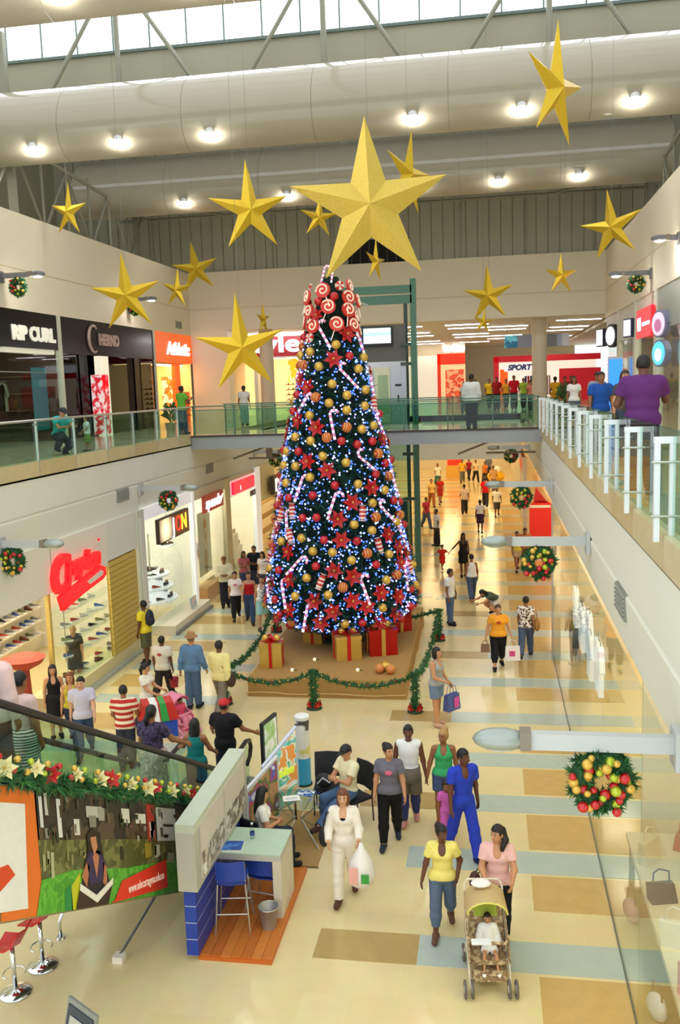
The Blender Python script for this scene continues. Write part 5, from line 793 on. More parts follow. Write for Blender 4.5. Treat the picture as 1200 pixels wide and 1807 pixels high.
PST = [(-6.41, 20.3, 'front left'), (-4.19, 20.16, 'front middle'), (-1.8, 20.1, 'front right'), (-1.58, 26.05, 'back right'), (-6.67, 26.76, 'back left')]
def gtube(path, r_=.05, n=7, ln=.1, step=.03):
    mb = MB(); P = [np.asarray(p, float) for p in path]; pts = []; ds = []
    for a, b in zip(P[:-1], P[1:]):
        L = np.linalg.norm(b-a); u, w, d = basis(b-a)
        for f_ in np.arange(0, 1, step/L): th = rng.uniform(0, 6.28); q = u*math.cos(th)+w*math.sin(th); pts.append(a+(b-a)*f_+q*r_); ds.append(q+d*.3)
    needles(mb, pts, ds, ln, n, .012, .6); mb.tube(P, r_, 6, 1); return mb
for x, y, nm in PST:
    t = thing('garland_post', 'short green garland post with red bows at the %s of the stage' % nm, 'post', (x, y, 0)); MB().lathe([(.19, 0), (.17, .05), (.05, .07)], n=16).obj('base', M('#2a3a22', .7), t)
    o = gtube([(0, 0, .05), (0, 0, .5), (0, 0, .95)], .075, 7, .09, .02).obj('foliage', GRN, t); o['kind'] = 'stuff'
    for i in range(4): inst(POIN, 'red_bow', t, (.13*math.cos(i*1.57-.8), .13*math.sin(i*1.57-.8), .1), (0, i, i*1.57+.8), .12)
    for i in range(5): inst(BALL['gold'], 'fairy_bulb', t, (.1*math.cos(i*2.4), .1*math.sin(i*2.4), .25+.15*i), (0, 0, 0), .018)
for k, (i, j) in enumerate(((0, 1), (1, 2), (2, 3), (4, 0), (3, 4))):
    a, b = V(*PST[i][:2], .9), V(*PST[j][:2], .9); sag = .32 if k < 2 else .45; path = [a+(b-a)*f_-V(0, 0, sag*4*f_*(1-f_)) for f_ in np.linspace(0, 1, 12)]
    t = thing('garland_swag', 'green garland swag hung between the %s and %s posts' % (PST[i][2], PST[j][2]), 'garland'); o = gtube(path, .04, 6, .09, .03).obj('foliage', GRN, t); o['kind'] = 'stuff'
    for q in range(1, 12): inst(BALL['gold' if q % 3 else 'red'], 'fairy_bulb', t, tuple(path[q]+V(0, -.05, .03)), (0, 0, 0), .02)
# ================================================================ Christmas tree
TX, TY = -4.2, 24.5
def tr(z): return float(np.interp(z, [.95, 1.25, 1.6, 2.0, 4.0, 5.9, 7.1, 8.7, 9.8, 10.3, 10.6], [1.2, 1.75, 2.0, 2.0, 1.62, 1.3, 1.0, .68, .5, .34, .1]))
tree = thing('christmas_tree', 'tall artificial Christmas tree covered in blue lights on the burlap stage', 'tree', (TX, TY, .47))
MB().cyl((0, 0, 0), (0, 0, 9.9), .12, .03, n=10).obj('trunk', M('#3a2a1c', .8), tree); MB().lathe([(.7, 0), (.6, .06), (.2, .14)], n=16).obj('stand', M('#2c3a2a', .7), tree)
MB().lathe([(tr(z)*.8, z-.47) for z in (1.0, 1.3, 1.7, 2.2, 4, 6, 8, 9.6, 10.4)], n=28).obj('dark_inner_cone', M('#0d2618', .9), tree)  # solid dark cone, added to block the view through the needles
TG = [M('#1b4a38', .75), M('#11352c', .75), M('#286048', .75)]  # greens shifted towards blue in place of the fairy lights' tint
zs = rng.uniform(0, 1, 9000); zz = np.array([.95+9.7*(1-math.sqrt(1-q*.985)) for q in zs]); th = rng.uniform(0, 2*math.pi, 9000); rad = np.array([tr(z) for z in zz])*(1.0+rng.uniform(-.16, .04, 9000)+.05*np.sin(th*9+zz*5))
P_ = np.stack([rad*np.cos(th), rad*np.sin(th), zz-.47], 1); D_n = np.stack([np.cos(th), np.sin(th), -.15+0*th], 1)
nb = 5; N = len(P_)*nb; Pp = np.repeat(P_, nb, 0); dv = np.repeat(D_n, nb, 0)+rng.normal(0, .6, (N, 3)); dv /= np.linalg.norm(dv, axis=1, keepdims=True); uu = np.cross(dv, rng.normal(0, 1, (N, 3))); uu /= np.linalg.norm(uu, axis=1, keepdims=True); Ls = rng.uniform(.12, .24, (N, 1))
VV = np.stack([Pp-uu*.022, Pp+uu*.022, Pp+dv*Ls], 1).reshape(-1, 3)
me = bpy.data.meshes.new('needles'); me.vertices.add(N*3); me.vertices.foreach_set('co', VV.ravel()); me.loops.add(N*3); me.loops.foreach_set('vertex_index', np.arange(N*3)); me.polygons.add(N); me.polygons.foreach_set('loop_start', np.arange(N)*3); me.polygons.foreach_set('loop_total', np.full(N, 3))
for m_ in TG: me.materials.append(m_)
me.polygons.foreach_set('material_index', rng.integers(0, 3, N).astype(np.int32)); me.update(); me.validate()
o = inst(me, 'needles', tree); o['kind'] = 'stuff'
# fairy lights: several thousand points, uncountable
NL = 4300; zs = rng.uniform(0, 1, NL); zz = np.array([1.0+9.4*(1-math.sqrt(1-q*.97)) for q in zs]); th = rng.uniform(0, 2*math.pi, NL); rr = np.array([tr(z) for z in zz])+.1
LW = M('#b4ccff', .3, emit=2.6, var=0, noemit=True); LB = M('#4468ff', .3, emit=2.3, var=0, noemit=True); LV = M('#a8a4ff', .3, emit=1.6, var=0, noemit=True)
mb = MB(); OC = [(1, 0, 0), (-1, 0, 0), (0, 1, 0), (0, -1, 0), (0, 0, 1), (0, 0, -1)]; OF = [(0, 2, 4), (2, 1, 4), (1, 3, 4), (3, 0, 4), (2, 0, 5), (1, 2, 5), (3, 1, 5), (0, 3, 5)]
for i in range(NL):
    c = V(rr[i]*math.cos(th[i]), rr[i]*math.sin(th[i]), zz[i]-.47); s = rng.uniform(.02, .034); mb.add([c+V(*q)*s for q in OC], OF, int(rng.choice([0, 1, 1, 1, 2])))
o = mb.obj('fairy_lights', [LW, LB, LV], tree); o['kind'] = 'stuff'
# ornaments
def cane_mesh():
    mb = MB(); pts = [(0, 0, z) for z in np.linspace(-.38, .22, 9)]+[(.1-.1*math.cos(a), 0, .22+.1*math.sin(a)) for a in np.linspace(.4, 3.0, 6)]
    for i in range(len(pts)-1): mb.cyl(pts[i], pts[i+1], .034, n=8, m=i % 2)
    return mb.mesh([M('#fbf4ff', .35, emit=.35, var=0, noemit=True), M('#e08cba', .35, emit=.2, var=0, noemit=True)], True)
def candy_mesh():
    mb = MB()
    for i in range(6): mb.lathe([(.085, -.15+.05*i), (.085, -.1+.05*i)], n=10, m=i % 2)
    mb.lathe([(.1, .2), (.02, .15)], n=8, m=0); mb.lathe([(.02, -.15), (.1, -.2)], n=8, m=0); return mb.mesh([M('#f0d8cc', .4), M('#c8281e', .4)])
def strip_ball():
    mb = MB(); mb.sph((0, 0, 0), .14, n=14, k=9)
    for i, f in enumerate(mb.f): mb.m[i] = (min(f) // 1) % 2 if False else 0
    me = mb.mesh(stripe_mat('#c8381c', '#dca850', 5.5, 'X', .3), True); return me
def lolly():
    mb = MB(); mb.cyl((0, -.03, 0), (0, .03, 0), .21, n=20, m=0); pts = [((.02+.018*t)*math.cos(t), -.045, (.02+.018*t)*math.sin(t)) for t in np.linspace(0, 9.2, 40)]; mb.tube(pts, .022, 5, 1); mb.cyl((0, 0, -.2), (0, 0, -.5), .015, n=6, m=1); return mb.mesh([M('#d8382a', .4), M('#f6e4cc', .4, emit=.15, noemit=True)])
def mint():
    mb = MB()
    for i in range(8): a0, a1 = i*.785, (i+1)*.785; mb.extr([(0, -.04, 0), (.15*math.cos(a0), -.04, .15*math.sin(a0)), (.15*math.cos(a1), -.04, .15*math.sin(a1))], (0, .08, 0), i % 2)
    return mb.mesh([M('#dc3428', .4), M('#f8e8dc', .4)])
KIND = {'gold_bauble': (MB().sph((0, 0, 0), .125, n=14, k=9).mesh(GOLDB, True), 'gold bauble', 'bauble'), 'red_bauble': (MB().sph((0, 0, 0), .115, n=14, k=9).mesh(REDB, True), 'red bauble', 'bauble'), 'striped_bauble': (strip_ball(), 'red and gold striped bauble', 'bauble'), 'poinsettia': (POIN, 'red poinsettia flower', 'flower'), 'candy_cane': (cane_mesh(), 'lit white and pink candy cane', 'candy cane'), 'wrapped_candy': (candy_mesh(), 'red and cream striped wrapped candy', 'candy'), 'lollipop': (lolly(), 'red and cream swirl lollipop', 'lollipop'), 'mint_candy': (mint(), 'round red and white mint candy', 'candy')}
def orn(kind, z, a, spin=0, sc=1., out=.12):
    me, lab, cat = KIND[kind]; r_ = tr(z)+out; n_ = Vector((math.cos(a), math.sin(a), .2)).normalized(); tx = Vector((-math.sin(a), math.cos(a), 0)); up = n_.cross(tx)
    R_ = Matrix((tx, -n_, up)).transposed() @ Matrix.Rotation(spin, 3, 'Y')
    o = inst(me, kind, None, (TX+r_*math.cos(a), TY+r_*math.sin(a), z), R_.to_euler(), sc)
    tag(o, lab+' hung on the tall Christmas tree', cat, lab+'s on the Christmas tree')
placed = []
def pick(zmin, zmax, dmin):
    for _ in range(160):
        z = zmin+(zmax-zmin)*(1-math.sqrt(1-random.random()*.98)) if zmax > 9 else random.uniform(zmin, zmax); a = random.uniform(-math.pi*1.02, math.pi*.02); p = V(tr(z)*math.cos(a), tr(z)*math.sin(a), z)
        if not placed or ((np.array(placed)-p)**2).sum(1).min() > dmin*dmin: placed.append(p); return z, a
    return None
for kind, cnt, zm, zM, dm, sc in (('candy_cane', 25, 1.4, 8.9, .8, 1.1), ('gold_bauble', 52, 1.1, 8.8, .38, 1), ('red_bauble', 40, 1.1, 8.9, .38, 1), ('poinsettia', 52, 1.1, 8.9, .37, .27), ('striped_bauble', 34, 1.2, 8.8, .36, 1), ('wrapped_candy', 30, 1.8, 9.2, .36, 1.05)):
    for _ in range(cnt):
        q = pick(zm, zM, dm)
        if q: orn(kind, q[0], q[1], {'candy_cane': random.choice([-1, 1])*random.uniform(.1, .9), 'wrapped_candy': random.uniform(-.6, .6)}.get(kind, random.uniform(-.3, .3)), sc)
for kind, cnt, dm in (('lollipop', 15, .31), ('mint_candy', 11, .3), ('poinsettia', 6, .28), ('red_bauble', 5, .26)):
    for _ in range(cnt):
        q = pick(8.8, 10.4, dm)
        if q: orn(kind, q[0], q[1], random.uniform(-.5, .5), {'poinsettia': .22, 'lollipop': .95, 'mint_candy': .85}.get(kind, 1), random.uniform(.08, .22))
for a, z in ((-2.0, 10.45), (-1.2, 10.5)): orn('candy_cane', z, a, .2, .75, .12)
# ================================================================ people: bodies grown from distance fields, one continuous skin each
def snets(D, org, vx):
    s = D < 0; nx, ny, nz = D.shape; C = [(i, j, k) for i in (0, 1) for j in (0, 1) for k in (0, 1)]
    cnt = sum(s[i:nx-1+i, j:ny-1+j, k:nz-1+k].astype(np.int8) for i, j, k in C); act = (cnt > 0) & (cnt < 8); idx = np.full(act.shape, -1, np.int64); ac = np.argwhere(act); idx[act] = np.arange(len(ac))
    pos = np.zeros((len(ac), 3)); w = np.zeros(len(ac))
    for a in C:
        for ax_ in range(3):
            if a[ax_]: continue
            b = list(a); b[ax_] = 1; da = D[ac[:, 0]+a[0], ac[:, 1]+a[1], ac[:, 2]+a[2]]; db = D[ac[:, 0]+b[0], ac[:, 1]+b[1], ac[:, 2]+b[2]]
            c = (da < 0) != (db < 0); t = np.where(c, da/np.where(da == db, 1, da-db), 0)
            pos += (np.array(a)+np.outer(t, np.eye(3)[ax_]))*c[:, None]; w += c
    vs = (ac+pos/np.maximum(w, 1)[:, None])*vx+org; F = []
    for ax_ in range(3):
        u, v = (ax_+1) % 3, (ax_+2) % 3; n = list(D.shape); sl0 = [slice(1, -1)]*3; sl1 = [slice(1, -1)]*3; sl0[ax_] = slice(0, -1); sl1[ax_] = slice(1, None)
        a = s[tuple(sl0)]; b = s[tuple(sl1)]; ch = np.argwhere(a != b)
        if not len(ch): continue
        inside = a[tuple(ch.T)]; g = ch.copy(); g[:, u] += 1; g[:, v] += 1
        def cell(du, dv): q = g.copy(); q[:, u] += du; q[:, v] += dv; return idx[tuple(q.T)]
        q = np.stack([cell(-1, -1), cell(0, -1), cell(0, 0), cell(-1, 0)], 1); q[~inside] = q[~inside][:, ::-1]; F.append(q)
    return vs, np.concatenate(F)
def field(prims, vx, k=.025, subs=(), cuts=(), pad=.03):
    lo = np.min([p['lo'] for p in prims], 0)-pad-2*vx; hi = np.max([p['hi'] for p in prims], 0)+pad+2*vx; n = np.ceil((hi-lo)/vx).astype(int)+1; D = np.full(n, .5)
    for p in prims:
        a = np.maximum(((p['lo']-pad-vx*2-lo)/vx).astype(int), 0); b = np.minimum(((p['hi']+pad+vx*2-lo)/vx).astype(int)+2, n)
        g = np.stack(np.meshgrid(*[lo[i]+np.arange(a[i], b[i])*vx for i in range(3)], indexing='ij'), -1); d = p['f'](g); S = D[a[0]:b[0], a[1]:b[1], a[2]:b[2]]
        kk = k*p.get('k', 1.); h = np.maximum(kk-np.abs(S-d), 0)/kk; S[...] = np.minimum(S, d)-h*h*kk*.25
    if subs or cuts:
        g = np.stack(np.meshgrid(*[lo[i]+np.arange(n[i])*vx for i in range(3)], indexing='ij'), -1)
        for p in subs: D = np.maximum(D, -p['f'](g))
        for f in cuts: D = np.maximum(D, f(g))
    return snets(D, lo, vx)
def rc(a, b, r1, r2, cut0=False, cut1=False):
    a = np.asarray(a, float); b = np.asarray(b, float); ba = b-a; L2 = ba@ba; L = math.sqrt(L2)
    def f(g):
        q = g-a; t = (q@ba)/L2; tc = np.clip(t, 0, 1); d = np.linalg.norm(q-tc[..., None]*ba, axis=-1)-(r1+(r2-r1)*tc)
        if cut1: d = np.maximum(d, (t-1)*L)
        if cut0: d = np.maximum(d, -t*L)
        return d
    R_ = max(r1, r2); return dict(f=f, lo=np.minimum(a, b)-R_, hi=np.maximum(a, b)+R_)
def el(c, r, R_=None):
    c = np.asarray(c, float); r = np.asarray(r, float)
    def f(g):
        q = g-c
        if R_ is not None: q = q@R_
        k0 = np.linalg.norm(q/r, axis=-1); k1 = np.linalg.norm(q/(r*r), axis=-1)+1e-6; return k0*(k0-1)/k1
    m = r.max() if R_ is not None else r; return dict(f=f, lo=c-m, hi=c+m)
def rotx(a): c, s = math.cos(a), math.sin(a); return np.array([[1, 0, 0], [0, c, -s], [0, s, c]])
def rotz(a): c, s = math.cos(a), math.sin(a); return np.array([[c, -s, 0], [s, c, 0], [0, 0, 1]])
rad = math.radians
def arr_mesh(vs, fs, mat):
    me = bpy.data.meshes.new('grown'); nv, nf = len(vs), len(fs); me.vertices.add(nv); me.vertices.foreach_set('co', np.ascontiguousarray(vs, np.float32).ravel()); me.loops.add(nf*4); me.loops.foreach_set('vertex_index', np.ascontiguousarray(fs, np.int32).ravel())
    me.polygons.add(nf); me.polygons.foreach_set('loop_start', np.arange(nf, dtype=np.int32)*4); me.polygons.foreach_set('loop_total', np.full(nf, 4, np.int32)); me.polygons.foreach_set('use_smooth', np.ones(nf, bool)); me.materials.append(mat); me.update(); return me
STAND = ((3, 0, -2), (-3, 0, 2)); WALK = ((22, 0, 4), (-18, 0, 22)); WALK2 = ((-18, 0, 22), (22, 0, 4))
HANG = ((0, 10, 12, 6), (0, 10, 12, 6)); SWING = ((-16, 9, 12, 4), (18, 9, 22, 4)); SWING2 = ((18, 9, 22, 4), (-16, 9, 12, 4))
SKIN = {'d': '#683e28', 'm': '#96613e', 'l': '#c68e66', 'x': '#d6a27c'}
CLOTH = {}
def person(label, x, y, h, rz, skin='m', hair=('short', '#15100e'), top=('tee', '#ffffff'), bot=('pants', '#2a2d38'), shoes='#2a2522', arms=HANG, legs=STAND, z=0., lean=0, head=(0, 0), sex='m', g=1., sit=None, vox=None, neck=0., extra=(), prt=None):
    s = h/1.70; vx = vox or float(np.clip(.0011*math.hypot(x, y), .0125, .042)); fem = sex == 'f'; W = 1+(g-1); child = h < 1.3
    root = thing('person', label, 'person', (x, y, z), rz); CLOTH['root'] = root
    Rl = rotx(-rad(lean)*-1); sp = V(0, -math.sin(rad(lean)), math.cos(rad(lean))); fw = V(0, -math.cos(rad(lean)), -math.sin(rad(lean)))
    lp = []; hipw = (.088 if fem else .085)*s*(.5+.5*W)
    def legdirs(L_): f, o, kn = L_; return V(0, -math.sin(rad(f)), -math.cos(rad(f))), V(0, -math.sin(rad(f-kn)), -math.cos(rad(f-kn))), math.sin(rad(o))
    dz = []
    for L_ in legs: t, sh, o = legdirs(L_); dz.append(-(t[2]*.43+sh[2]*.41)*s)
    ph = (max(dz)+.085*s) if sit is None else sit+.1*s; pel = V(0, 0, ph+.06*s)
    R_ = rotx(rad(lean))
    up = lambda t: pel+sp*t*s; off = lambda t, fx=0, fy=0: up(t)+V(fx*s, 0, 0)+fw*fy*s
    prims = []; hx = .172 if fem else .168; P = {}
    pe = (hx*W, .125*W, .12) if fem else (.158*W, .118*W, .12); wa = ((.122, .098, .15) if fem else (.14, .105, .15)); ch = ((.142, .105, .17) if fem else (.168, .115, .19))
    torso = [el(off(0), np.array(pe)*s, R_), el(off(.17), np.array((wa[0]*W, wa[1]*W, wa[2]))*s, R_), el(off(.335), np.array((ch[0]*(.4+.6*W), ch[1]*W, ch[2]))*s, R_)]
    if fem and not child: torso += [el(off(.345, sx*.066, .07*W), np.array((.062, .058, .062))*s*(.5+.5*W)) for sx in (-1, 1)]
    shx = (.158 if fem else .182)*s*(.6+.4*W); shc = off(.45); Rr = .058 if not fem else .05
    yoke = rc(shc-V(shx*.8, 0, 0), shc+V(shx*.8, 0, 0), Rr*s, Rr*s); nk0 = off(.46); nk1 = off(.58, 0, .015+neck); prims += torso+[yoke, rc(nk0, nk1, .058*s, .05*s)]
    hs = s if not child else s*1.25; Rh = rotz(rad(head[0]))@rotx(rad(lean*.5+head[1])); hc = nk1+(R_@V(0, -.012, .085))*hs; hp = lambda a, b, c: hc+Rh@(V(a, b, c)*hs)
    prims += [el(hp(0, .008, .02), V(.076, .092, .1)*hs, Rh), el(hp(0, -.02, -.045), V(.058, .068, .072)*hs, Rh), rc(hp(0, -.084, .0), hp(0, -.106, -.03), .011*hs, .016*hs)]+[el(hp(sx*.078, .01, -.005), V(.012, .022, .03)*hs, Rh) for sx in (-1, 1)]
    J = {'head': hc, 'top': up(.45), 'pel': pel, 'waist': up(.1), 'back': off(.33, 0, -.14)}
    aseg = []
    for i, sx in ((0, -1), (1, 1)):
        f, o, e, inn = arms[i]; a = shc+V(sx*shx, 0, -.01*s); d1 = V(sx*math.sin(rad(o)), -math.sin(rad(f))*math.cos(rad(o)), -math.cos(rad(f))*math.cos(rad(o))); o2 = rad(o-inn); d2 = V(sx*math.sin(o2), -math.sin(rad(f+e))*math.cos(o2), -math.cos(rad(f+e))*math.cos(o2))
        b = a+d1*.285*s; c = b+d2*.245*s; q = (.5+.5*W)*s; prims += [rc(a, b, (.05 if fem else .056)*q, .041*q), rc(b, c, .041*q, .027*s)]; hand = c+d2*.05*s
        nrm = V(-sx, 0, 0)-d2*(V(-sx, 0, 0)@d2); nrm = nrm/(np.linalg.norm(nrm)+1e-6) if np.linalg.norm(nrm) > .2 else V(0, 0, -1); side = np.cross(d2, nrm); B_ = np.stack([side, nrm, d2], 1)
        prims.append(el(hand, V(.04, .02, .052)*s, B_)); aseg.append((a, b, c, d2, nrm, side)); J['hand'+'RL'[i]] = hand+d2*.06*s; J['sh'+'RL'[i]] = a; J['wr'+'RL'[i]] = c
    lseg = []
    for i, sx in ((0, -1), (1, 1)):
        t, sh_, o = legdirs(legs[i]); a = pel+V(sx*hipw, 0, -.05*s); b = a+(t+V(sx*o, 0, 0))*.43*s; c = b+(sh_+V(sx*o*.3, 0, 0))*.41*s; q = (.4+.6*W)*s
        prims += [rc(a, b, (.088 if fem else .08)*q, .056*q), rc(b, b+(c-b)*.35, .054*q, .056*q), rc(b+(c-b)*.35, c, .056*q, .036*s)]; pitch = max(0, legs[i][2]-legs[i][0])*.5 if sit is None else 0
        toe = c+V(sx*.02*s, -.15*s*math.cos(rad(pitch)), -.04*s-.12*s*math.sin(rad(pitch))); heel = c+V(0, .04*s, -.045*s); prims += [rc(heel, toe, .035*s, .03*s)]; lseg.append((a, b, c, heel, toe)); J['foot'+'RL'[i]] = toe
    vs, fs = field(prims, vx, .03*s); mats = [M(SKIN.get(skin, skin), .5, var=.05)]
    mb = MB()
    for (a, b, c, d2, nrm, side) in aseg:
        o_ = c+d2*.085*s
        for j in range(4):
            p0 = o_+side*(-.03+.02*j)*s; L_ = (.062, .072, .068, .052)[j]*s; p1 = p0+(d2*.9+nrm*.35)*L_*.5; p2 = p1+(d2*.6+nrm*.8)*L_*.55; mb.tube([p0-d2*.02*s, p1, p2], [.0095*s, .009*s, .0065*s], 5 if y < 22 else 4)
        fwd = side if side[1] < 0 else -side; p0 = c+d2*.035*s+fwd*.03*s; mb.tube([p0, p0+(d2*.6+fwd*.6+nrm*.3)*.035*s, p0+(d2*.95+fwd*.5+nrm*.4)*.06*s], [.012*s, .011*s, .008*s], 5)
    o = len(vs); V2 = np.concatenate([vs, np.array(mb.v)]) if mb.v else vs
    me = bpy.data.meshes.new('body'); me.from_pydata(V2.tolist(), [], fs.tolist()+[tuple(i+o for i in f) for f in mb.f]); me.materials.append(mats[0]); me.polygons.foreach_set('use_smooth', [True]*len(me.polygons)); me.update(); inst(me, 'body', root)
    if y < 45:
        fm = MB(); 
        for sx in (-1, 1): c = hp(sx*.031, -.083, .005); fm.sph(c, .012*hs, (1.1, .7, .5), n=8, k=5, m=0); fm.sph(c+Rh@V(0, -.005*hs, 0), .0085*hs, (1, 1, .75), n=6, k=4, m=1); a_ = hp(sx*.05, -.08, .028); b_ = hp(sx*.016, -.09, .03); fm.tube([a_, (a_+b_)/2+Rh@V(0, -.004, .006)*hs, b_], .0045*hs, 4, 1)
        fm.sph(hp(0, -.083, -.058), .024*hs, (1, .35, .3), n=8, k=5, m=2); fm.obj('face_features', [M('#b8a898', .4), M('#1c1210', .4), M('#8a3f36' if skin != 'd' else '#5c2622', .5)], root, smooth=True)
    inf = .013+vx*.4
    def gar(name, pr, mat, subs=(), cuts=(), k=.03): v_, f_ = field(pr, vx, k*s, subs, cuts); return inst(arr_mesh(v_, f_, mat), name, root)
    def fat(r, e): return np.asarray(r)*s+e
    def tors(e): return [el(off(0), fat(pe, e), R_), el(off(.17), fat((wa[0]*W, wa[1]*W, wa[2]), e), R_), el(off(.335), fat((ch[0]*(.4+.6*W), ch[1]*W, ch[2]), e), R_)]+([el(off(.345, sx*.066, .07*W), np.array((.062, .058, .062))*s*(.5+.5*W)+e) for sx in (-1, 1)] if fem and not child else [])
    cl = lambda c: c if not isinstance(c, str) else M(c, .75, var=.1, scale=14, spec=.25)
    hem = {'tee': -.065 if fem else -.09, 'long': -.09, 'tank': -.045, 'strapless': .04, 'crop': .12, 'vest': -.05, 'tunic': -.12, 'coat': -.16}; pl = lambda t, sg: (lambda gg: sg*((gg-up(t))@sp))
    q = (.5+.5*W)*s; tt, tc = top; e = inf+(.008 if not fem and tt in ('tee', 'long') else 0)+(.002 if tt == 'coat' else 0); skirt = bot[0] if bot[0] in ('skirt', 'dress', 'long_dress') else None
    pr = tors(e); yk = rc(shc-V(shx*.8, 0, 0), shc+V(shx*.8, 0, 0), Rr*s+e, Rr*s+e)
    if tt in ('tee', 'long', 'tunic', 'coat', 'vest'): pr.append(yk)
    for (a, b, c, *_r) in aseg:
        r0 = (.05 if fem else .056)*q+e
        if tt in ('tee', 'tunic'): pr.append(rc(a, a+(b-a)*.58, r0, r0*.95+.004, cut1=True))
        if tt in ('long', 'coat'): pr += [rc(a, b, r0, .043*q+e), rc(b, b+(c-b)*.93, .043*q+e, .032*s+e, cut1=True)]
    if hem.get(tt, 0) < -.05 and abs(legs[0][0]) < 45: pr += [rc(L_[0], L_[0]+(L_[1]-L_[0])*.4, (.088 if fem else .08)*(.4+.6*W)*s+e+.004, (.088 if fem else .08)*(.4+.6*W)*s+e+.004) for L_ in lseg]
    subs = [el(nk1+sp*.0, V(.068, .075, .1)*s+.0)]
    if neck or tt in ('tank', 'coat'): subs.append(el(off(.47, 0, .12), V(.062, .1, .13)*s))
    if tt == 'tank': subs += [el(shc+V(sx*shx*1.12, 0, .0), V(.075, .14, .12)*s) for sx in (-1, 1)]
    cuts = [pl(hem.get(tt, -.02), -1)]
    if tt == 'strapless': cuts.append(pl(.40, 1))
    if skirt == 'dress' or skirt == 'long_dress': cuts = [pl(.02, -1)]+cuts[1:]
    if tt: gar('shirt' if not skirt or skirt == 'skirt' else 'dress_bodice', pr, cl(tc), subs, cuts)
    bt, bc = bot; e = inf+.003
    if skirt:
        zb = lseg[0][1][2]-( .02 if bt != 'long_dress' else -(lseg[0][2][2]-lseg[0][1][2])*.8)*1; zb = (lseg[0][1][2]+.06*s) if bt == 'dress' else ((lseg[0][1][2]-.06*s) if bt == 'skirt' else .25*s)
        gar('skirt', [el(off(0), fat(pe, e), R_), rc(up(-.02), V(0, (lseg[0][1][1]+lseg[1][1][1])/2, zb), .15*q, .2*q, cut1=True), rc(lseg[0][0], lseg[0][1], .1*q, .085*q), rc(lseg[1][0], lseg[1][1], .1*q, .085*q)], cl(bc), (), [pl(.1, 1), lambda gg: zb-gg[..., 2]], .06)
    else:
        fr = {'pants': 1., 'capri': .72, 'shorts': -.35, 'bermuda': .06, 'leggings': .97}[bt]; pr = [el(off(0), fat(pe, e), R_), el(off(.1), fat((wa[0]*W, wa[1]*W, .1), e), R_)]; lo_ = .012 if bt in ('pants', 'shorts', 'bermuda') and not fem else .004
        for (a, b, c, *_r) in lseg:
            r0 = (.088 if fem else .08)*(.4+.6*W)*s+e; r1 = .056*(.4+.6*W)*s+e+lo_
            if fr < 0: pr.append(rc(a, a+(b-a)*(1+fr), r0, r0*.95, cut1=True))
            else: m_ = b+(c-b)*.35; pr += [rc(a, b, r0, r1), rc(b, m_, r1, r1)] if fr > .35 else [rc(a, b+(c-b)*fr, r0, r1+.01, cut1=True)]; pr += [rc(m_, b+(c-b)*fr, r1, (.04 if bt != 'pants' else .05)*s+e, cut1=True)] if fr > .35 else []
        flex = max(abs(L_[0]) for L_ in legs) >= 45
        if flex: pr.pop(1)
        gar('trousers' if fr > .35 else 'shorts', pr, cl(bc), (), [] if flex else [pl(hem[tt]+.03 if tt in ('tee', 'long', 'tunic', 'vest', 'tank') else .06, 1)])
    if prt: MB().sph(off(.34, 0, (.128 if not fem else .13)*W*prt[1]+(.018 if prt[1] > 0 else -.01)), .055*s, (1.2, .25, .8), n=10, k=6).obj('shirt_print', M(prt[0], .6), root, smooth=True)
    if tt == 'coat': gar('camisole', tors(inf*.35), cl('#141416'), [el(nk1, V(.075, .1, .15)*s)], [pl(.38, 1), pl(0, -1)])
    if shoes:
        for (a, b, c, heel, toe) in lseg: gar('shoe', [rc(heel+V(0, .005, -.0), toe, .035*s+inf*.8, .032*s+inf*.7), rc(heel, c-V(0, 0, .01*s), .035*s+inf*.8, .03*s+inf)], cl(shoes), (), [lambda gg, zz=c[2]: gg[..., 2]-zz-.005, lambda gg, zz=min(heel[2], toe[2]): zz-.045*s-gg[..., 2]])
    hsn, hcol = hair; hm = M(hcol, .55, var=.25, scale=40)
    def hl(f): return lambda gg: f(((gg-hc)@Rh)/hs)
    hpr = [el(hp(0, .012, .028), V(.084, .098, .106)*hs+vx*.25, Rh)]; cutF = hl(lambda p: -np.maximum(p[..., 1]+.035, p[..., 2]-.055)*hs); cutB = hl(lambda p: -(p[..., 2]+.045)*hs)
    if hsn in ('short', 'crop'): gar('hair', hpr, hm, (), [cutF, cutB, hl(lambda p: -np.maximum(p[..., 1]+.0, p[..., 2]-.0)*hs)])
    elif hsn == 'cap':
        gar('hair', [el(hp(0, .012, .01), V(.082, .096, .1)*hs, Rh)], hm, (), [cutF, cutB]); gar('cap', [el(hp(0, .0, .035), V(.09, .105, .1)*hs+vx*.3, Rh), rc(hp(0, -.09, .035), hp(0, -.15, .02), .05*hs, .045*hs)], M(extra[0], .6), (), [hl(lambda p: -(p[..., 2]-.025)*hs), hl(lambda p: np.where(p[..., 1] < -.1, (p[..., 2]-.05)*hs, -1.))])
    elif hsn == 'hat':
        gar('hair', hpr, hm, (), [cutF, cutB]); ht = MB().lathe([(.16*hs, .0), (.155*hs, .012), (.095*hs, .02), (.09*hs, .1*hs), (.05*hs, .125*hs)], n=18).obj('hat', M(extra[0], .7), root, tuple(hp(0, 0, .05)), smooth=True)
    else:
        if hsn in ('long', 'wavy'): hpr += [el(hp(0, .06, -.1), V(.1, .055, .17)*hs, Rh), el(hp(0, .075, -.24), V(.085, .04, .14)*hs, Rh), el(hp(.065, .02, -.08), V(.03, .06, .12)*hs, Rh), el(hp(-.065, .02, -.08), V(.03, .06, .12)*hs, Rh)]
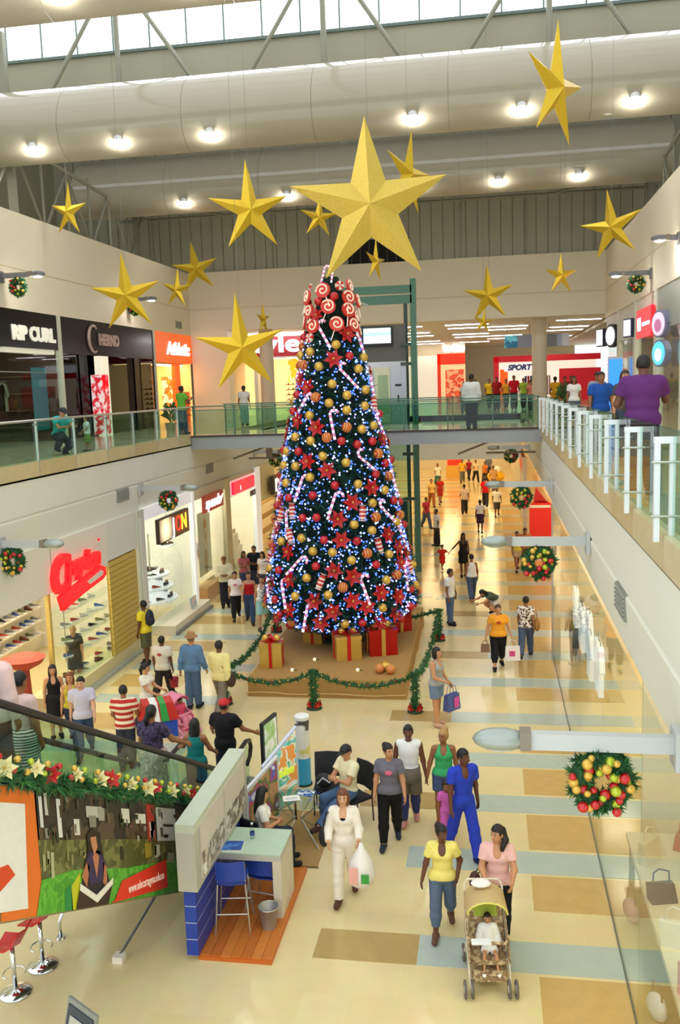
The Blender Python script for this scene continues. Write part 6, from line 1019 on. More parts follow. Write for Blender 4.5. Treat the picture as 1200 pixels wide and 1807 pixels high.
        if hsn == 'bob': hpr += [el(hp(0, .05, -.05), V(.092, .06, .11)*hs, Rh), el(hp(.07, .01, -.05), V(.025, .06, .09)*hs, Rh), el(hp(-.07, .01, -.05), V(.025, .06, .09)*hs, Rh)]
        if hsn == 'bun': hpr += [el(hp(0, .1, .07), V(.055, .05, .055)*hs, Rh)]
        if hsn == 'topknot': hpr += [el(hp(0, .05, .13), V(.07, .06, .055)*hs, Rh)]
        if hsn == 'pony': hpr += [rc(hp(0, .1, .04), hp(.03, .13, -.08), .035*hs, .04*hs), rc(hp(.03, .13, -.08), hp(.05, .08, -.27), .04*hs, .02*hs)]
        if hsn == 'sidepony': hpr += [rc(hp(.05, .08, .05), hp(.1, .05, -.08), .035*hs, .045*hs), rc(hp(.1, .05, -.08), hp(.09, -.07, -.26), .045*hs, .025*hs)]
        gar('hair', hpr, hm, (), [cutF]+([cutB] if hsn in ('bun', 'topknot') else []))
    Rz = rotz(rz); return {k_: Rz@v_+V(x, y, z) for k_, v_ in J.items()}
# ---- things people carry
def hand_bag(p, c, lab, w=.13, h=.26, drop=.2, rz=0., d=.05, mat=None, name='shopping_bag', zf=None):
    t = thing(name, lab, 'bag', (p[0], p[1], p[2]-drop-h), rz); m = mat or M(c, .6); MB().add([(-w, -d, 0), (w, -d, 0), (w, d, 0), (-w, d, 0), (-w*.9, -d*.7, h), (w*.9, -d*.7, h), (w*.9, d*.7, h), (-w*.9, d*.7, h)], [(3, 2, 1, 0), (4, 5, 6, 7), (0, 1, 5, 4), (1, 2, 6, 5), (2, 3, 7, 6), (3, 0, 4, 7)]).obj('body', m, t)
    for sy in (-1, 1): MB().tube([(-w*.6, sy*d*.6, h), (-w*.4, sy*d*.4, h+drop*.9), (0, 0, h+drop), (w*.4, sy*d*.4, h+drop*.9), (w*.6, sy*d*.6, h)], .007, 5).obj('handle', m, t)
    return t
def strap_bag(j, side, c, lab, h=.22, w=.12, low=-.02, fwd=-.02, cross=True):
    sh = j['sh'+('L' if (side == 'R') == cross else 'R')]; p = j['pel']; ot = j['sh'+side]; d = (ot-p); d[2] = 0; d = d/(np.linalg.norm(d)+1e-6); q = p+d*.3+V(0, 0, low-.1); t = thing('shoulder_bag', lab, 'bag', tuple(q), math.atan2(d[1], d[0])); m = M(c, .6)
    MB().sph((0, 0, 0), 1, (.08, w, h/2), n=12, k=8).obj('body', m, t, smooth=True); iR = rotz(-math.atan2(d[1], d[0])); s0 = iR@(sh-q)+V(0, 0, .075)
    MB().tube([(0, .06, h*.3), tuple(s0*.55+V(.06, .1, .05)), tuple(s0), tuple(s0*.55+V(.06, -.12, .05)), (0, -.06, h*.3)], .009, 5).obj('strap', m, t)
pi = math.pi
A_CROSS = ((35, 5, 75, 62), (35, 5, 75, 62)); A_PUSH = ((28, 4, 42, 4), (28, 4, 42, 4)); A_BELLY = ((12, 14, 82, 55), (12, 14, 82, 55)); A_PHONE = ((30, 8, 90, 30), (5, 10, 14, 6)); A_BACKHIP = ((0, 8, 12, 4), (-25, 16, 60, 45))
# ---- foreground
j = person('woman in yellow V-neck top and cropped jeans walking towards the viewer', -.72, 11.6, 1.55, .05, 'd', ('bun', '#120c0a'), ('tee', '#eee07a'), ('capri', '#5d6d86'), '#6a4a3a', ((2, 16, 8, 2), (-18, 20, 55, 30)), ((12, 2, 2), (-14, 2, 20)), sex='f', g=1.1, head=(35, 5), neck=.005)
j = person('woman in pink tee with side ponytail pushing the beige stroller', .02, 11.5, 1.62, .0, 'l', ('sidepony', '#1d120e'), ('tee', '#e9b9b4'), ('pants', '#16161a'), '#222222', ((20, 10, 52, 25), (22, 12, 48, 20)), STAND, sex='f', g=1.18, head=(-40, 4), neck=.004); strap_bag(j, 'R', '#4c2720', 'dark brown shoulder bag worn by the woman with stroller', .26, .12, .03)
j = person('woman in white trouser suit carrying a full white plastic bag', -2.18, 12.28, 1.67, .05, 'x', ('bob', '#6d3f24'), ('coat', '#efe6d6'), ('pants', '#efe6d6'), '#5a3a2c', ((8, 14, 62, 20), (14, 14, 68, 10)), ((10, 1, 2), (-12, 1, 18)), sex='f', g=1.02, neck=.0); strap_bag(j, 'R', '#17161a', 'black shoulder bag of the woman in white suit', .3, .1, .12, cross=False)
t = thing('plastic_bag', 'large white plastic shopping bag with green square print', 'bag', (j['handL'][0]+.04, j['handL'][1]-.03, j['handL'][2]-.58)); MB().lathe([(.05, 0), (.17, .05), (.2, .2), (.15, .4), (.05, .56), (.02, .64)], n=14).obj('body', M('#ece6e0', .35, var=.06), t, smooth=True); MB().box(.02, .13, -.205, -.19, .14, .27).obj('green_print', M('#3f9c44', .5), t); MB().box(-.15, -.03, -.2, -.185, .12, .36).obj('pink_print', M('#eeb0a4', .5), t)
person('woman in grey tee and black leggings with navy shoes, walking', -1.71, 14.03, 1.68, .05, 'l', ('bun', '#15100f'), ('tee', '#6f6c78'), ('leggings', '#121214'), '#2c3442', ((6, 10, 10, 3), (10, 12, 20, 4)), ((16, 1, 2), (-10, 1, 14)), sex='f', g=1.14, head=(38, 0), prt=('#d8688c', 1))
person('man in white sleeveless top with plaid shorts over blue leggings', -1.45, 14.75, 1.7, .05, 'd', ('crop', '#0d0a09'), ('vest', '#f1f1f0'), ('leggings', '#3a3f72'), '#c98d86', ((2, 12, 10, 2), (4, 12, 10, 2)), ((8, 1, 2), (-8, 1, 10)), g=1.02)
mb = MB().lathe([(.19, 1.03), (.2, .9), (.21, .8)], n=16)
for sx in (-1, 1): mb.cyl((sx*.095, 0, .9), (sx*.1, -.02, .56), .115, .12, n=12)
mb.obj('plaid_shorts', stripe_mat('#8a7f6c', '#5e574c', 12, 'Z', .8), CLOTH['root'], smooth=True)
person('woman with blond topknot in green tank top and denim shorts', -.86, 14.75, 1.64, .1, 'm', ('topknot', '#b08a52'), ('tank', '#3fae6c'), ('shorts', '#47597e'), '#e0705a', ((0, 16, 10, 4), (0, 12, 8, 4)), ((6, 1, 2), (-8, 1, 8)), sex='f', g=1.08, head=(-38, 0))
person('young man in royal blue scrubs striding to the right', -.5, 13.7, 1.78, .5, 'd', ('crop', '#100b09'), ('tunic', '#2a44c4'), ('pants', '#2a40c0'), '#1b2a5c', ((6, 10, 12, 3), (-8, 10, 10, 3)), ((-20, 2, 4), (20, 2, 4)), g=.95, head=(25, 0), neck=.004)
person('small child in pink outfit half hidden behind the blue scrubs', -.8, 14.2, 1.0, .3, 'm', ('pony', '#1a1210'), ('tee', '#d869b4'), ('pants', '#d869b4'), '#e8b0c8', HANG, WALK, sex='f')
j = person('man in cream tee and black cap seated with folded arms', -2.5, 14.68, 1.72, -.75, 'l', ('cap', '#141210'), ('tee', '#efe6bc'), ('pants', '#4b648c'), '#3a2a22', A_CROSS, ((84, 6, 84), (78, 8, 20)), sit=.45, head=(0, 15), extra=('#18181b',))
person('woman with long black hair and white top seated behind the counter', -3.6, 12.98, 1.62, 1.9, 'l', ('long', '#0e0b0b'), ('tee', '#eeeae0'), ('pants', '#22253a'), '#222222', A_BELLY, ((85, 4, 85), (85, 4, 85)), sit=.47, sex='f', head=(0, 10))
# ---- escalator riders
def step_z(y): return max(0., .22*math.floor((14.2-y)/.41+1))+.02 if y < 14.2 else .03
person('woman in teal tank top with long black hair at the escalator foot', -5.25, 14.75, 1.66, pi, 'm', ('wavy', '#0f0c0d'), ('tank', '#10706e'), ('pants', '#3a2a3a'), '#222222', ((26, 14, 26, 4), (30, 24, 30, -10)), STAND, z=.03, sex='f', g=1.08)
person('man in black tee and red cap holding the escalator rail', -4.95, 15.55, 1.74, pi-.1, 'm', ('cap', '#141110'), ('tee', '#17161a'), ('pants', '#232430'), '#222222', ((26, 26, 30, -14), (24, 20, 30, 0)), STAND, z=.03, g=1.1, extra=('#c4151c',))
y_ = 12.55; person('woman in dark patterned blouse riding the escalator with hand on rail', -5.15, y_, 1.62, pi-.15, 'm', ('pony', '#0f0c0d'), ('tunic', blotch_mat(['#2b2436', '#3b3050', '#55406a', '#201a2a'], 20, .8)), ('skirt', blotch_mat(['#b59a86', '#c9b09c', '#a06a5c', '#d8c8b4'], 22, .8)), '#33302e', ((28, 26, 26, -8), (10, 10, 20, 6)), STAND, z=step_z(y_), sex='f', g=1.3)
y_ = 8.25; person('person in pale pink shirt riding at the left edge of escalator', -5.1, y_, 1.72, pi-.2, 'm', ('short', '#141110'), ('long', '#e3c3bc'), ('pants', '#20263c'), '#222222', HANG, STAND, z=step_z(y_), g=1.15)
y_ = 9.4; person('woman in zebra striped skirt riding behind the pink shirt', -5.45, y_, 1.62, pi-.2, 'm', ('short', '#141110'), ('tee', '#d8b8b0'), ('skirt', stripe_mat('#e6ddd0', '#5a4f48', 9, 'Z', .8, .5, 2.5)), '#222222', HANG, STAND, z=step_z(y_), sex='f', g=1.1)
# ---- left floor group
person('man in lavender shirt and jeans walking towards the escalator', -8.45, 16.98, 1.72, .35, 'x', ('short', '#17120f'), ('tee', '#c4bfd0'), ('pants', '#2f4262'), '#2a2420', SWING, WALK, g=1.08, head=(-10, 8))
person('woman in yellow-green top beside the man in lavender shirt', -9.0, 17.6, 1.6, .3, 'l', ('long', '#7a4228'), ('tank', '#b9ac34'), ('pants', '#2c3450'), '#3a2c26', HANG, WALK2, sex='f')
person('woman in black dress with long dark hair by the shoe shop', -9.55, 17.9, 1.62, .5, 'l', ('long', '#140f0f'), ('tank', '#18171a'), ('dress', '#18171a'), '#222222', HANG, STAND, sex='f')
person('blond woman in black dress browsing inside the shoe shop window', -10.65, 21.2, 1.58, .2, 'l', ('short', '#b58a4a'), ('tee', '#141416'), ('dress', '#141416'), '#222222', HANG, STAND, sex='f', g=1.08)
j = person('man in red and cream striped polo seen from behind', -7.3, 16.45, 1.68, pi+.2, 'm', ('crop', '#191210'), ('tee', stripe_mat('#b8261e', '#e8d6b8', 2.6, 'Z', .8, .55)), ('pants', '#2c2f3c'), '#2a2522', ((14, 12, 40, 10), (14, 12, 40, 10)), STAND, g=1.1)
t = thing('toy_box', 'large box striped red, white, green and blue carried by striped polo man', 'box', (-6.72, 16.75, .62), .5)
MB().box(-.36, .36, -.22, .22, 0, .36).obj('blue_base', M('#2448a8', .5), t); MB().extr([(-.4, -.24, .36), (.4, -.24, .36), (.3, -.2, .72), (-.3, -.2, .72)], (0, .44, 0)).obj('red_lid', M('#c42a24', .5), t); MB().extr([(-.16, -.25, .36), (.02, -.25, .36), (-.02, -.21, .725), (-.16, -.21, .725)], (0, .46, 0)).obj('white_stripe', M('#eceae4', .5), t); MB().extr([(.04, -.25, .36), (.2, -.25, .36), (.14, -.21, .725), (.02, -.21, .725)], (0, .46, 0)).obj('green_stripe', M('#2f9a44', .5), t)
person('woman in white top with black ponytail pushing the pink stroller', -7.62, 18.4, 1.58, 1.4, 'l', ('pony', '#120e0e'), ('tee', '#ece6d6'), ('pants', '#3a4258'), '#333333', A_PUSH, WALK, sex='f', head=(10, 10))
j = person('man in white shirt with red back print carrying red bucket', -8.0, 20.45, 1.6, pi-.1, 'd', ('crop', '#171210'), ('tee', '#d9d2c2'), ('pants', '#2e2724'), '#1e1c1a', HANG, WALK, g=1.1, prt=('#a8383a', -1))
p = j['handR']; t = thing('bucket', 'small red bucket held by the man in white shirt', 'bucket', (p[0], p[1], p[2]-.36)); MB().lathe([(.09, 0), (.12, .22), (.125, .22), (.11, .21), (.08, .02)], n=16, caps=False).obj('pail', M('#b01c28', .4), t, smooth=True); MB().tube([(-.12, 0, .21), (-.08, 0, .33), (0, 0, .37), (.08, 0, .33), (.12, 0, .21)], .006, 5).obj('handle', STEEL, t)
person('man in blue shirt and tan hat walking away beside the tree stage', -7.07, 19.95, 1.76, pi-.1, 'l', ('hat', '#8a6a48'), ('long', '#5f83a8'), ('pants', '#4f6786'), '#242428', ((6, 12, 16, 2), (-10, 12, 14, 2)), STAND, g=1.06, extra=('#a97a4e',))
j = person('man in pale yellow shirt and grey trousers with a brown bag', -6.25, 19.5, 1.78, pi-.2, 'd', ('crop', '#14100e'), ('long', '#e8dc94'), ('pants', '#7d7464'), '#1c1a18', SWING, WALK2, g=1.05); strap_bag(j, 'R', '#3d2a20', 'brown satchel slung on the man in pale yellow shirt', .34, .16, .02)
j = person('youth in yellow tee with black backpack facing the shoe window', -9.55, 23.3, 1.74, -1.9, 'd', ('crop', '#100c0a'), ('tee', '#e4d034'), ('bermuda', '#55563a'), '#26221f', HANG, STAND, g=1.)
b = j['back']; t = thing('backpack', 'black backpack on the youth in yellow tee', 'backpack', (b[0], b[1], b[2]-.2), -1.9); MB().sph((0, .03, .2), 1, (.15, .1, .24), n=12, k=8).obj('pack', M('#23263a', .7), t, smooth=True); MB().sph((0, .11, .12), 1, (.11, .05, .12), n=10, k=6).obj('pocket', M('#1c1f30', .7), t, smooth=True)
for sx in (-1, 1): MB().tube([(sx*.08, -.05, .38), (sx*.1, -.13, .42), (sx*.11, -.24, .3), (sx*.1, -.22, .1), (sx*.1, -.02, .05)], .018, 5).obj('strap', M('#23263a', .7), t)
# ---- beside the tree, left
person('security guard in beige shirt and dark tie by sportswear shop', -9.2, 29.8, 1.75, .3, 'm', ('cap', '#2a1a12'), ('long', '#d3c9a8'), ('pants', '#23232a'), '#1a1a1a', A_BELLY, STAND, g=1.02, extra=('#7a4a22',))
person('girl in white tee with pink print and black leggings', -8.36, 28.2, 1.6, .3, 'l', ('pony', '#2a1a14'), ('tee', '#eee2e0'), ('leggings', '#17171b'), '#333333', SWING, WALK, sex='f', prt=('#d87890', 1))
person('woman in red off-shoulder top and jeans left of tree', -7.77, 27.75, 1.68, .25, 'l', ('bun', '#1a1210'), ('strapless', '#b8141c'), ('pants', '#36486c'), '#2a2a2a', SWING2, WALK2, sex='f')
person('woman in white tank and aqua shorts left of the tree', -7.2, 27.2, 1.68, .2, 'l', ('bun', '#1a1210'), ('tank', '#efece4'), ('bermuda', '#9fcfc6'), '#4a4038', HANG, WALK, sex='f', g=1.08)
person('dark-haired woman in rose top in the group behind the guard', -9.0, 31.6, 1.6, .6, 'm', ('long', '#15100f'), ('tee', '#a85a60'), ('pants', '#3c4660'), '#333333', A_PHONE, STAND, sex='f')
person('man in black tee with camera in the group behind the guard', -8.7, 32.0, 1.72, .1, 'm', ('short', '#140f0d'), ('tee', '#1c1d24'), ('pants', '#3a4258'), '#222222', A_BELLY, STAND)
person('woman in white top partly hidden by the tree branches', -8.2, 31.3, 1.64, -.4, 'l', ('long', '#2a1812'), ('tee', '#e0d4cc'), ('pants', '#5a4a58'), '#333333', HANG, STAND, sex='f')
person('young woman in dark top at the edge of tree group', -7.6, 31.8, 1.62, -.2, 'm', ('long', '#1a0f0c'), ('tee', '#4a2a34'), ('pants', '#2c3048'), '#333333', HANG, STAND, sex='f')
# ---- right floor
j = person('man in white shirt with dark strap standing right of the stage', -1.33, 27.8, 1.72, 1.2, 'm', ('crop', '#1a1310'), ('tee', '#ebe9e6'), ('pants', '#54688a'), '#26242a', HANG, STAND, g=1.02); strap_bag(j, 'L', '#2b3142', 'dark sling bag of the man in white shirt', .22, .1, .05)
person('woman in white camisole and jeans facing away on the bright floor', -.72, 31.0, 1.62, pi+.2, 'm', ('bun', '#17110f'), ('tank', '#eeebe6'), ('pants', '#46566f'), '#2c2a2a', HANG, WALK, sex='f')
j = person('woman in orange tee and black trousers carrying bags', .12, 23.45, 1.68, .1, 'l', ('short', '#4a3626'), ('tee', '#eda02c'), ('capri', '#16161a'), '#1a1a1a', ((0, 18, 14, 4), (2, 18, 14, 2)), ((12, 1, 2), (-12, 1, 16)), sex='f', g=1.3, prt=('#b8401c', 1))
t = hand_bag(j['handL'], '#f0e6e6', 'white shopping bag with pink print held by woman in orange tee', .2, .38, .16, .1); MB().box(-.09, .06, -.056, -.05, .12, .26).obj('pink_print', M('#d8488a', .5), t)
hand_bag(j['handR'], '#7a5c44', 'brown handbag held by woman in orange tee', .12, .2, .1, 0, .06, name='handbag')
j = person('woman in patterned white top and jeans walking away with tan bag', .87, 24.5, 1.68, pi-.15, 'm', ('bun', '#17110f'), ('tee', blotch_mat(['#efe6da', '#efe6da', '#efe6da', '#5a3a34'], 16, .8)), ('pants', '#4f5f7c'), '#2c2422', SWING, WALK, sex='f', g=1.12); strap_bag(j, 'R', '#a5733c', 'tan shoulder bag of the woman in patterned top', .34, .13, .1, cross=False)
j = person('woman in grey tank and denim shorts beside the garland post', -1.25, 19.3, 1.72, 1.1, 'l', ('bob', '#141012'), ('tank', '#a3a4a0'), ('shorts', '#6d82a0'), '#c9a088', ((14, 8, 62, 20), (4, 12, 30, 4)), STAND, sex='f', g=1.12)
t = hand_bag(j['handL']+V(0, 0, .02), '#4a5a9a', 'blue and pink beach bag of the woman in denim shorts', .2, .36, .2, .9, .09); MB().box(-.02, .14, -.096, -.09, .06, .3).obj('pink_print', M('#d04aa8', .5), t)
person('little girl in red dress holding a hand near the lift', -2.0, 36.0, 1.05, .3, 'm', ('bun', '#1a1210'), ('tee', '#d82a1a'), ('dress', '#d82a1a'), '#d8c0b0', ((0, 60, 10, 0), (10, 60, 10, 0)), WALK, sex='f')
person('woman in black mini dress holding the little girl', -1.13, 35.0, 1.66, .2, 'd', ('long', '#120d0c'), ('tank', '#1b1614'), ('dress', '#1b1614'), '#222222', ((0, 45, 10, 0), (0, 10, 10, 4)), STAND, sex='f')
person('crouching woman with dark hair bending over in mid floor', .14, 29.1, 1.6, -1.0, 'l', ('long', '#1a1010'), ('tee', '#4a5a4a'), ('shorts', '#d8d0c4'), '#333333', ((60, 8, 20, 10), (50, 8, 30, 10)), ((75, 5, 130), (60, 5, 120)), lean=62, sex='f', head=(0, 30))
person('woman in yellow top standing left of the second right wreath', .95, 36.0, 1.6, .2, 'm', ('short', '#2a1a12'), ('tank', '#d8cc4a'), ('shorts', '#b9a08a'), '#333333', HANG, WALK, sex='f')
person('companion in orange top behind the second right lamp', 1.28, 36.4, 1.66, -.1, 'm', ('short', '#1f1410'), ('tee', '#c0703c'), ('pants', '#8a5a44'), '#333333', HANG, WALK2)
person('man in white tee behind the lift post', -2.55, 41.7, 1.68, -1.2, 'd', ('crop', '#14100e'), ('tee', '#e9e7e8'), ('pants', '#2a2430'), '#222222', HANG, STAND)
# ---- far corridor
FAR = [('man in grey shirt walking away in far corridor', -1.57, 52, 1.72, pi, 'd', ('tee', '#c9b3a0'), ('pants', '#2a2624'), 'm'), ('woman in black and white top with purple bag walking away', -.6, 45.3, 1.68, pi, 'd', ('tee', '#e6e2e8'), ('dress', '#3a2440'), 'f'), ('man in white tee and dark shorts far along corridor', .26, 51, 1.66, 0, 'd', ('tee', '#ecebe8'), ('bermuda', '#4a4540'), 'm'), ('woman in cream top with brown trousers at far left corridor', -3.66, 55.3, 1.7, .3, 'm', ('tee', '#e0b86a'), ('pants', '#9a5a2c'), 'f'), ('woman in red dress at far left corridor', -3.2, 56.5, 1.72, .2, 'm', ('tee', '#b8281e'), ('dress', '#a82a20'), 'f'), ('man in bright red tee in far corridor', -.4, 55, 1.78, pi, 'm', ('tee', '#cf1620'), ('pants', '#2c2a34'), 'm'), ('man in yellow tee at the far end', -2.2, 68.8, 1.75, 0, 'm', ('tee', '#e8b030'), ('pants', '#6a6a64'), 'm'), ('woman in cream tee at the far end', -1.2, 69.4, 1.64, .4, 'm', ('tee', '#ecd0a4'), ('pants', '#2a2422'), 'f'), ('woman in dark red at the far end', -1.75, 70.5, 1.64, .4, 'm', ('tee', '#a02028'), ('pants', '#3a3238'), 'f'), ('man in white near the far left shops', -3.9, 66, 1.72, .4, 'm', ('tee', '#e8e8e0'), ('pants', '#3f7a78'), 'm'), ('woman in orange at the far right of corridor', -.5, 67.5, 1.66, -.4, 'm', ('tee', '#d87a3a'), ('pants', '#4a3a34'), 'f'), ('man in tan beside the far yellow ride', .1, 63, 1.74, -.4, 'm', ('tee', '#c9a070'), ('pants', '#8a6a4a'), 'm'), ('person in blue-grey at the far right', -.25, 72, 1.72, .0, 'm', ('tee', '#6a7488'), ('pants', '#3a3a44'), 'm'), ('woman in red tee near the lift base', -3.4, 47, 1.62, .6, 'm', ('tee', '#b0303c'), ('pants', '#46506a'), 'f')]
for i, (lab, x, y, h, rz, sk, tp, bt, sx) in enumerate(FAR): person(lab, x, y, h, rz, sk, ('short' if sx == 'm' else 'bun', '#17110f'), tp, bt, '#2a2624', (SWING, SWING2)[i % 2], (WALK, WALK2)[i % 2], sex=sx)
# ---- upper level
person('man in white shirt and dark trousers standing on the footbridge', -.65, 30.8, 1.75, pi-.1, 'd', ('crop', '#14100e'), ('long', '#e3e4dc'), ('pants', '#23262e'), '#1c1c1c', HANG, STAND, z=UF, g=1.12)
person('man in purple shirt leaning by the right gallery rail', 1.93, 12.3, 1.76, pi-.25, 'd', ('crop', '#120d0b'), ('tee', '#5c2866'), ('pants', '#22222a'), '#1c1c1c', ((38, 12, 70, 20), (8, 22, 75, 25)), STAND, z=UF, g=1.3, lean=6)
person('man in blue tee and sunglasses walking on the right gallery', 2.35, 20.5, 1.66, .15, 'm', ('crop', '#15100e'), ('tee', '#1f4fa0'), ('pants', '#c9c2b4'), '#222222', HANG, WALK, z=UF, g=1.1)
person('woman in dark top behind the purple shirt on right gallery', 2.55, 18.4, 1.62, .2, 'l', ('long', '#3a241a'), ('tee', '#4a4450'), ('pants', '#3c445c'), '#222222', HANG, STAND, z=UF, sex='f')
person('man in grey tee far along the right gallery', 3.0, 27.0, 1.7, .1, 'm', ('crop', '#15100e'), ('tee', '#8f96a0'), ('pants', '#39455f'), '#222222', HANG, WALK, z=UF)
person('woman in white on the right gallery beyond the blue tee', 2.65, 30.5, 1.62, .1, 'm', ('long', '#1a1210'), ('tee', '#e9e6e0'), ('pants', '#4a5a78'), '#222222', HANG, WALK2, z=UF, sex='f')
UP = [('woman in yellow patterned dress beside the right column', 2.9, 43.0, 1.66, pi, 'd', ('tee', '#e0a41c'), ('dress', '#c8881a'), 'f'), ('woman in pink on upper back walkway', -.9, 52, 1.62, 0, 'm', ('tee', '#d0436a'), ('pants', '#2c2c3a'), 'f'), ('man in yellow tee on upper back walkway', -.1, 54, 1.68, .2, 'm', ('tee', '#ecc62a'), ('pants', '#20202a'), 'm'), ('man in dark red tee on upper back walkway', .3, 50, 1.7, -.2, 'm', ('tee', '#a81c22'), ('pants', '#1c1c24'), 'm'), ('woman in orange-yellow top on upper back walkway', .85, 53, 1.64, .1, 'm', ('tee', '#e8a42c'), ('pants', '#2a2a34'), 'f'), ('man in bright red shirt on upper back walkway', 1.2, 49.5, 1.76, 0, 'm', ('tee', '#d01a24'), ('pants', '#3a3a44'), 'm'), ('man in lime tee on upper back walkway', 1.75, 51, 1.66, .1, 'm', ('tee', '#a8cc4c'), ('pants', '#34384a'), 'm'), ('woman in coral top by the bridge rail at back', 2.0, 47.8, 1.5, .3, 'm', ('tee', '#e08a78'), ('pants', '#4a4a52'), 'f'), ('man in magenta tee right of the right column', 4.2, 50, 1.7, 0, 'm', ('tee', '#c22a4a'), ('pants', '#3a4a8a'), 'm'), ('woman in brown top right of the right column', 3.75, 48.5, 1.62, .2, 'm', ('tee', '#8a4a34'), ('pants', '#2c2420'), 'f'), ('child in white beside the footbridge man', -1.35, 46.5, 1.55, 0, 'm', ('tee', '#eceae4'), ('pants', '#5a6478'), 'f')]
for i, (lab, x, y, h, rz, sk, tp, bt, sx) in enumerate(UP): person(lab, x, y, h, rz, sk, ('short' if sx == 'm' else 'bun', '#17110f'), tp, bt, '#2a2624', HANG, (WALK, STAND)[i % 2], z=UF, sex=sx)
person('man in green tee with bag before the orange shop', -11.15, 31.95, 1.7, pi-.6, 'd', ('crop', '#14100e'), ('tee', '#6cb63c'), ('pants', '#45546e'), '#222222', A_PHONE, STAND, z=UF)
person('person in white shirt and pale green trousers left of the bridge', -10.6, 38.5, 1.66, pi, 'd', ('crop', '#14100e'), ('tee', '#ebe2de'), ('pants', '#8fae96'), '#222222', HANG, STAND, z=UF)
person('man in turquoise tee crouching on the left gallery', -11.45, 22.8, 1.7, 1.0, 'l', ('cap', '#1a1512'), ('tee', '#3fb4b4'), ('pants', '#2c3444'), '#222222', ((45, 5, 50, 15), (45, 5, 50, 15)), ((95, 8, 135), (60, 8, 125)), z=UF, lean=25, head=(0, 15), extra=('#1c2430',))
person('toddler in white tee beside the crouching man', -11.0, 23.6, .92, -.9, 'l', ('short', '#2a1c14'), ('tee', '#ecece6'), ('bermuda', '#8a9a5a'), '#222222', ((20, 10, 30, 10), (20, 10, 30, 10)), STAND, z=UF)
person('mannequin in white tee, blue cap and shorts in sportswear window', -10.75, 31.0, 1.78, .9, '#d8b49a', ('cap', '#3a2a22'), ('tee', '#eeeef0'), ('bermuda', '#1f5fc0'), '#3a3a44', HANG, STAND, z=.5, extra=('#1c4aa8',))
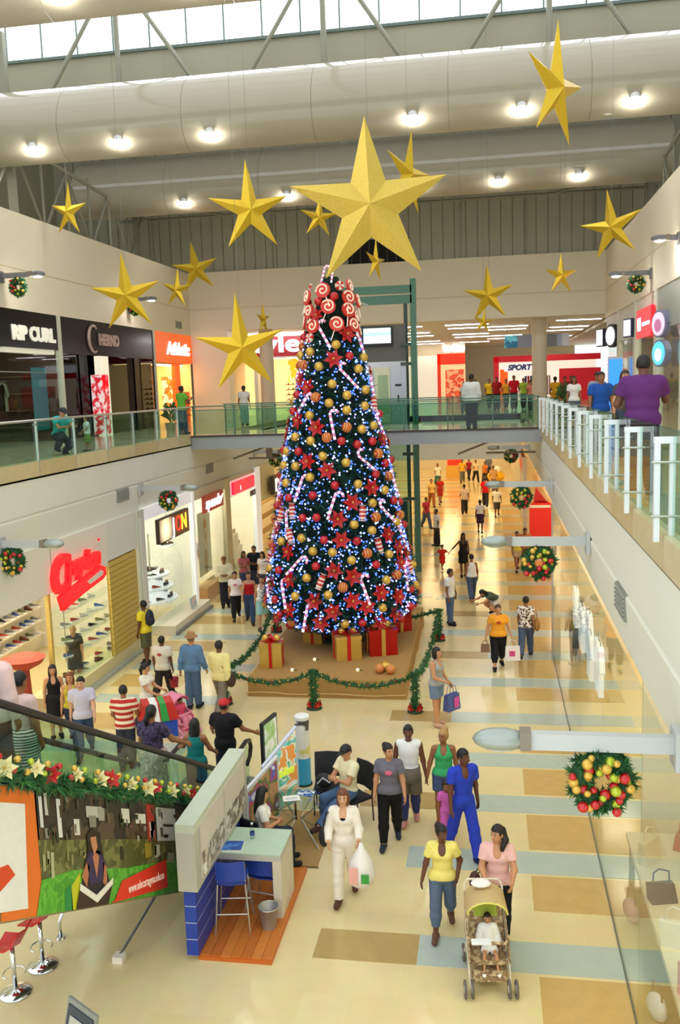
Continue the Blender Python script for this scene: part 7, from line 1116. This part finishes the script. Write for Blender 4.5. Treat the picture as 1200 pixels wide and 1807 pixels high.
# ================================================================ strollers
def stroller(label, x, y, rz, c1, c2, c3, fr, wheel, child, s=1.):
    t = thing('stroller', label, 'stroller', (x, y, 0), rz); t.scale = (s, s, s)
    for sx in (-1, 1):
        MB().tube([(sx*.25, -.36, .1), (sx*.25, .0, .5), (sx*.24, .42, 1.02)], .014, 6).obj('frame_bar', fr, t); MB().tube([(sx*.26, .34, .1), (sx*.25, .02, .48), (sx*.25, -.1, .6)], .014, 6).obj('frame_bar', fr, t)
        for yy in (-.38, .36):
            for dx in ((-.045, .045) if yy < 0 else (0,)):
                w = MB().tube([(sx*.27+dx, yy+.095*math.cos(a), .1+.095*math.sin(a)) for a in np.linspace(0, 6.283, 16, endpoint=False)], .018, 6, closed=True).obj('wheel', wheel, t, smooth=True); MB().cyl((sx*.27+dx-.015, yy, .1), (sx*.27+dx+.015, yy, .1), .05, n=10).obj('hub', fr, w)
    MB().tube([(-.24, .42, 1.02), (-.2, .47, 1.06), (.2, .47, 1.06), (.24, .42, 1.02)], .016, 6).obj('push_handle', fr, t)
    MB().sheet([[(-.22+.11*i, -.3+.1*j if j < 4 else .0+.07*(j-4)+.1*0, .4 if j < 4 else .42+.12*(j-4)) for j in range(9)] for i in range(5)], .03).obj('seat', c2, t, smooth=True)
    for sx in (-1, 1): MB().extr([(sx*.24, -.3, .38), (sx*.24, .3, .42), (sx*.24, .36, .98), (sx*.24, .1, .75), (sx*.24, -.28, .52)], (sx*.015, 0, 0)).obj('side_panel', c2, t)
    MB().sheet([[(-.25*math.cos(a), .3-.42*math.sin(b)*1., .86+.2*math.sin(a)*(.55+.45*math.cos(b*.8))+.05) for b in np.linspace(.0, 1.25, 6)] for a in np.linspace(.0, pi, 9)], .012).obj('canopy', c1, t, smooth=True)
    MB().tube([(-.25*math.cos(a), .3-.42*math.sin(1.25), .91+.2*math.sin(a)*.79) for a in np.linspace(0, pi, 10)], .014, 6).obj('canopy_trim', c3, t)
    MB().tube([(-.26, -.1, .62), (-.2, -.26, .63), (.2, -.26, .63), (.26, -.1, .62)], .02, 6).obj('front_bar', c2, t); MB().extr([(-.22, -.3, .14), (.22, -.3, .14), (.22, .3, .16), (-.22, .3, .16)], (0, 0, .1)).obj('basket', c2, t); MB().box(-.2, .2, -.36, -.26, .26, .29).obj('footrest', c2, t)
    return t
BR = M('#7a5f48', .7); st = stroller('beige and brown baby stroller with lime seat liner', -.12, 10.75, .12, M('#c0a672', .7), [blotch_mat(['#8a6a4c', '#a88a60', '#6f523c', '#c9b48a'], 14, .7)][0], M('#d8cf6a', .6), M('#e4d8c0', .4), M('#6a625c', .6), True)
MB().extr([(-.15, .1, .5), (.15, .1, .5), (.15, .3, .92), (-.15, .3, .92)], (0, -.02, .02)).obj('lime_liner', M('#a9bc3c', .7), st); MB().box(-.22, .02, -.31, -.2, .64, .655).obj('white_cloth', M('#eef2f4', .6), st); MB().sph((-.05, .2, 1.16), .12, (1.1, .8, .35), n=10).obj('white_bundle', M('#efe9e6', .7), st)
person('baby in white lying in the beige stroller', -.1, 10.72, .72, .12, 'l', ('short', '#17110f'), ('long', '#ecebe6'), ('shorts', '#ecebe6'), '#f4f2ee', ((20, 20, 40, 10), (20, 20, 40, 10)), ((80, 12, 50), (80, 12, 50)), z=.32, lean=-30, sit=.1, head=(0, 20), vox=.0125)
PK = M('#e48aa4', .6); stroller('pink doll-size stroller pushed by the woman with ponytail', -6.85, 18.35, 1.1, PK, PK, M('#d0507a', .6), M('#e8b0c0', .4), M('#d890a8', .6), True, .82)
person('toddler in pink sitting in the pink stroller', -6.83, 18.35, .78, 1.1, 'm', ('short', '#17110f'), ('tee', '#d8486a'), ('pants', '#e08aa0'), '#c03a6a', HANG, ((80, 8, 70), (80, 8, 70)), z=.28, sit=.1, vox=.016)
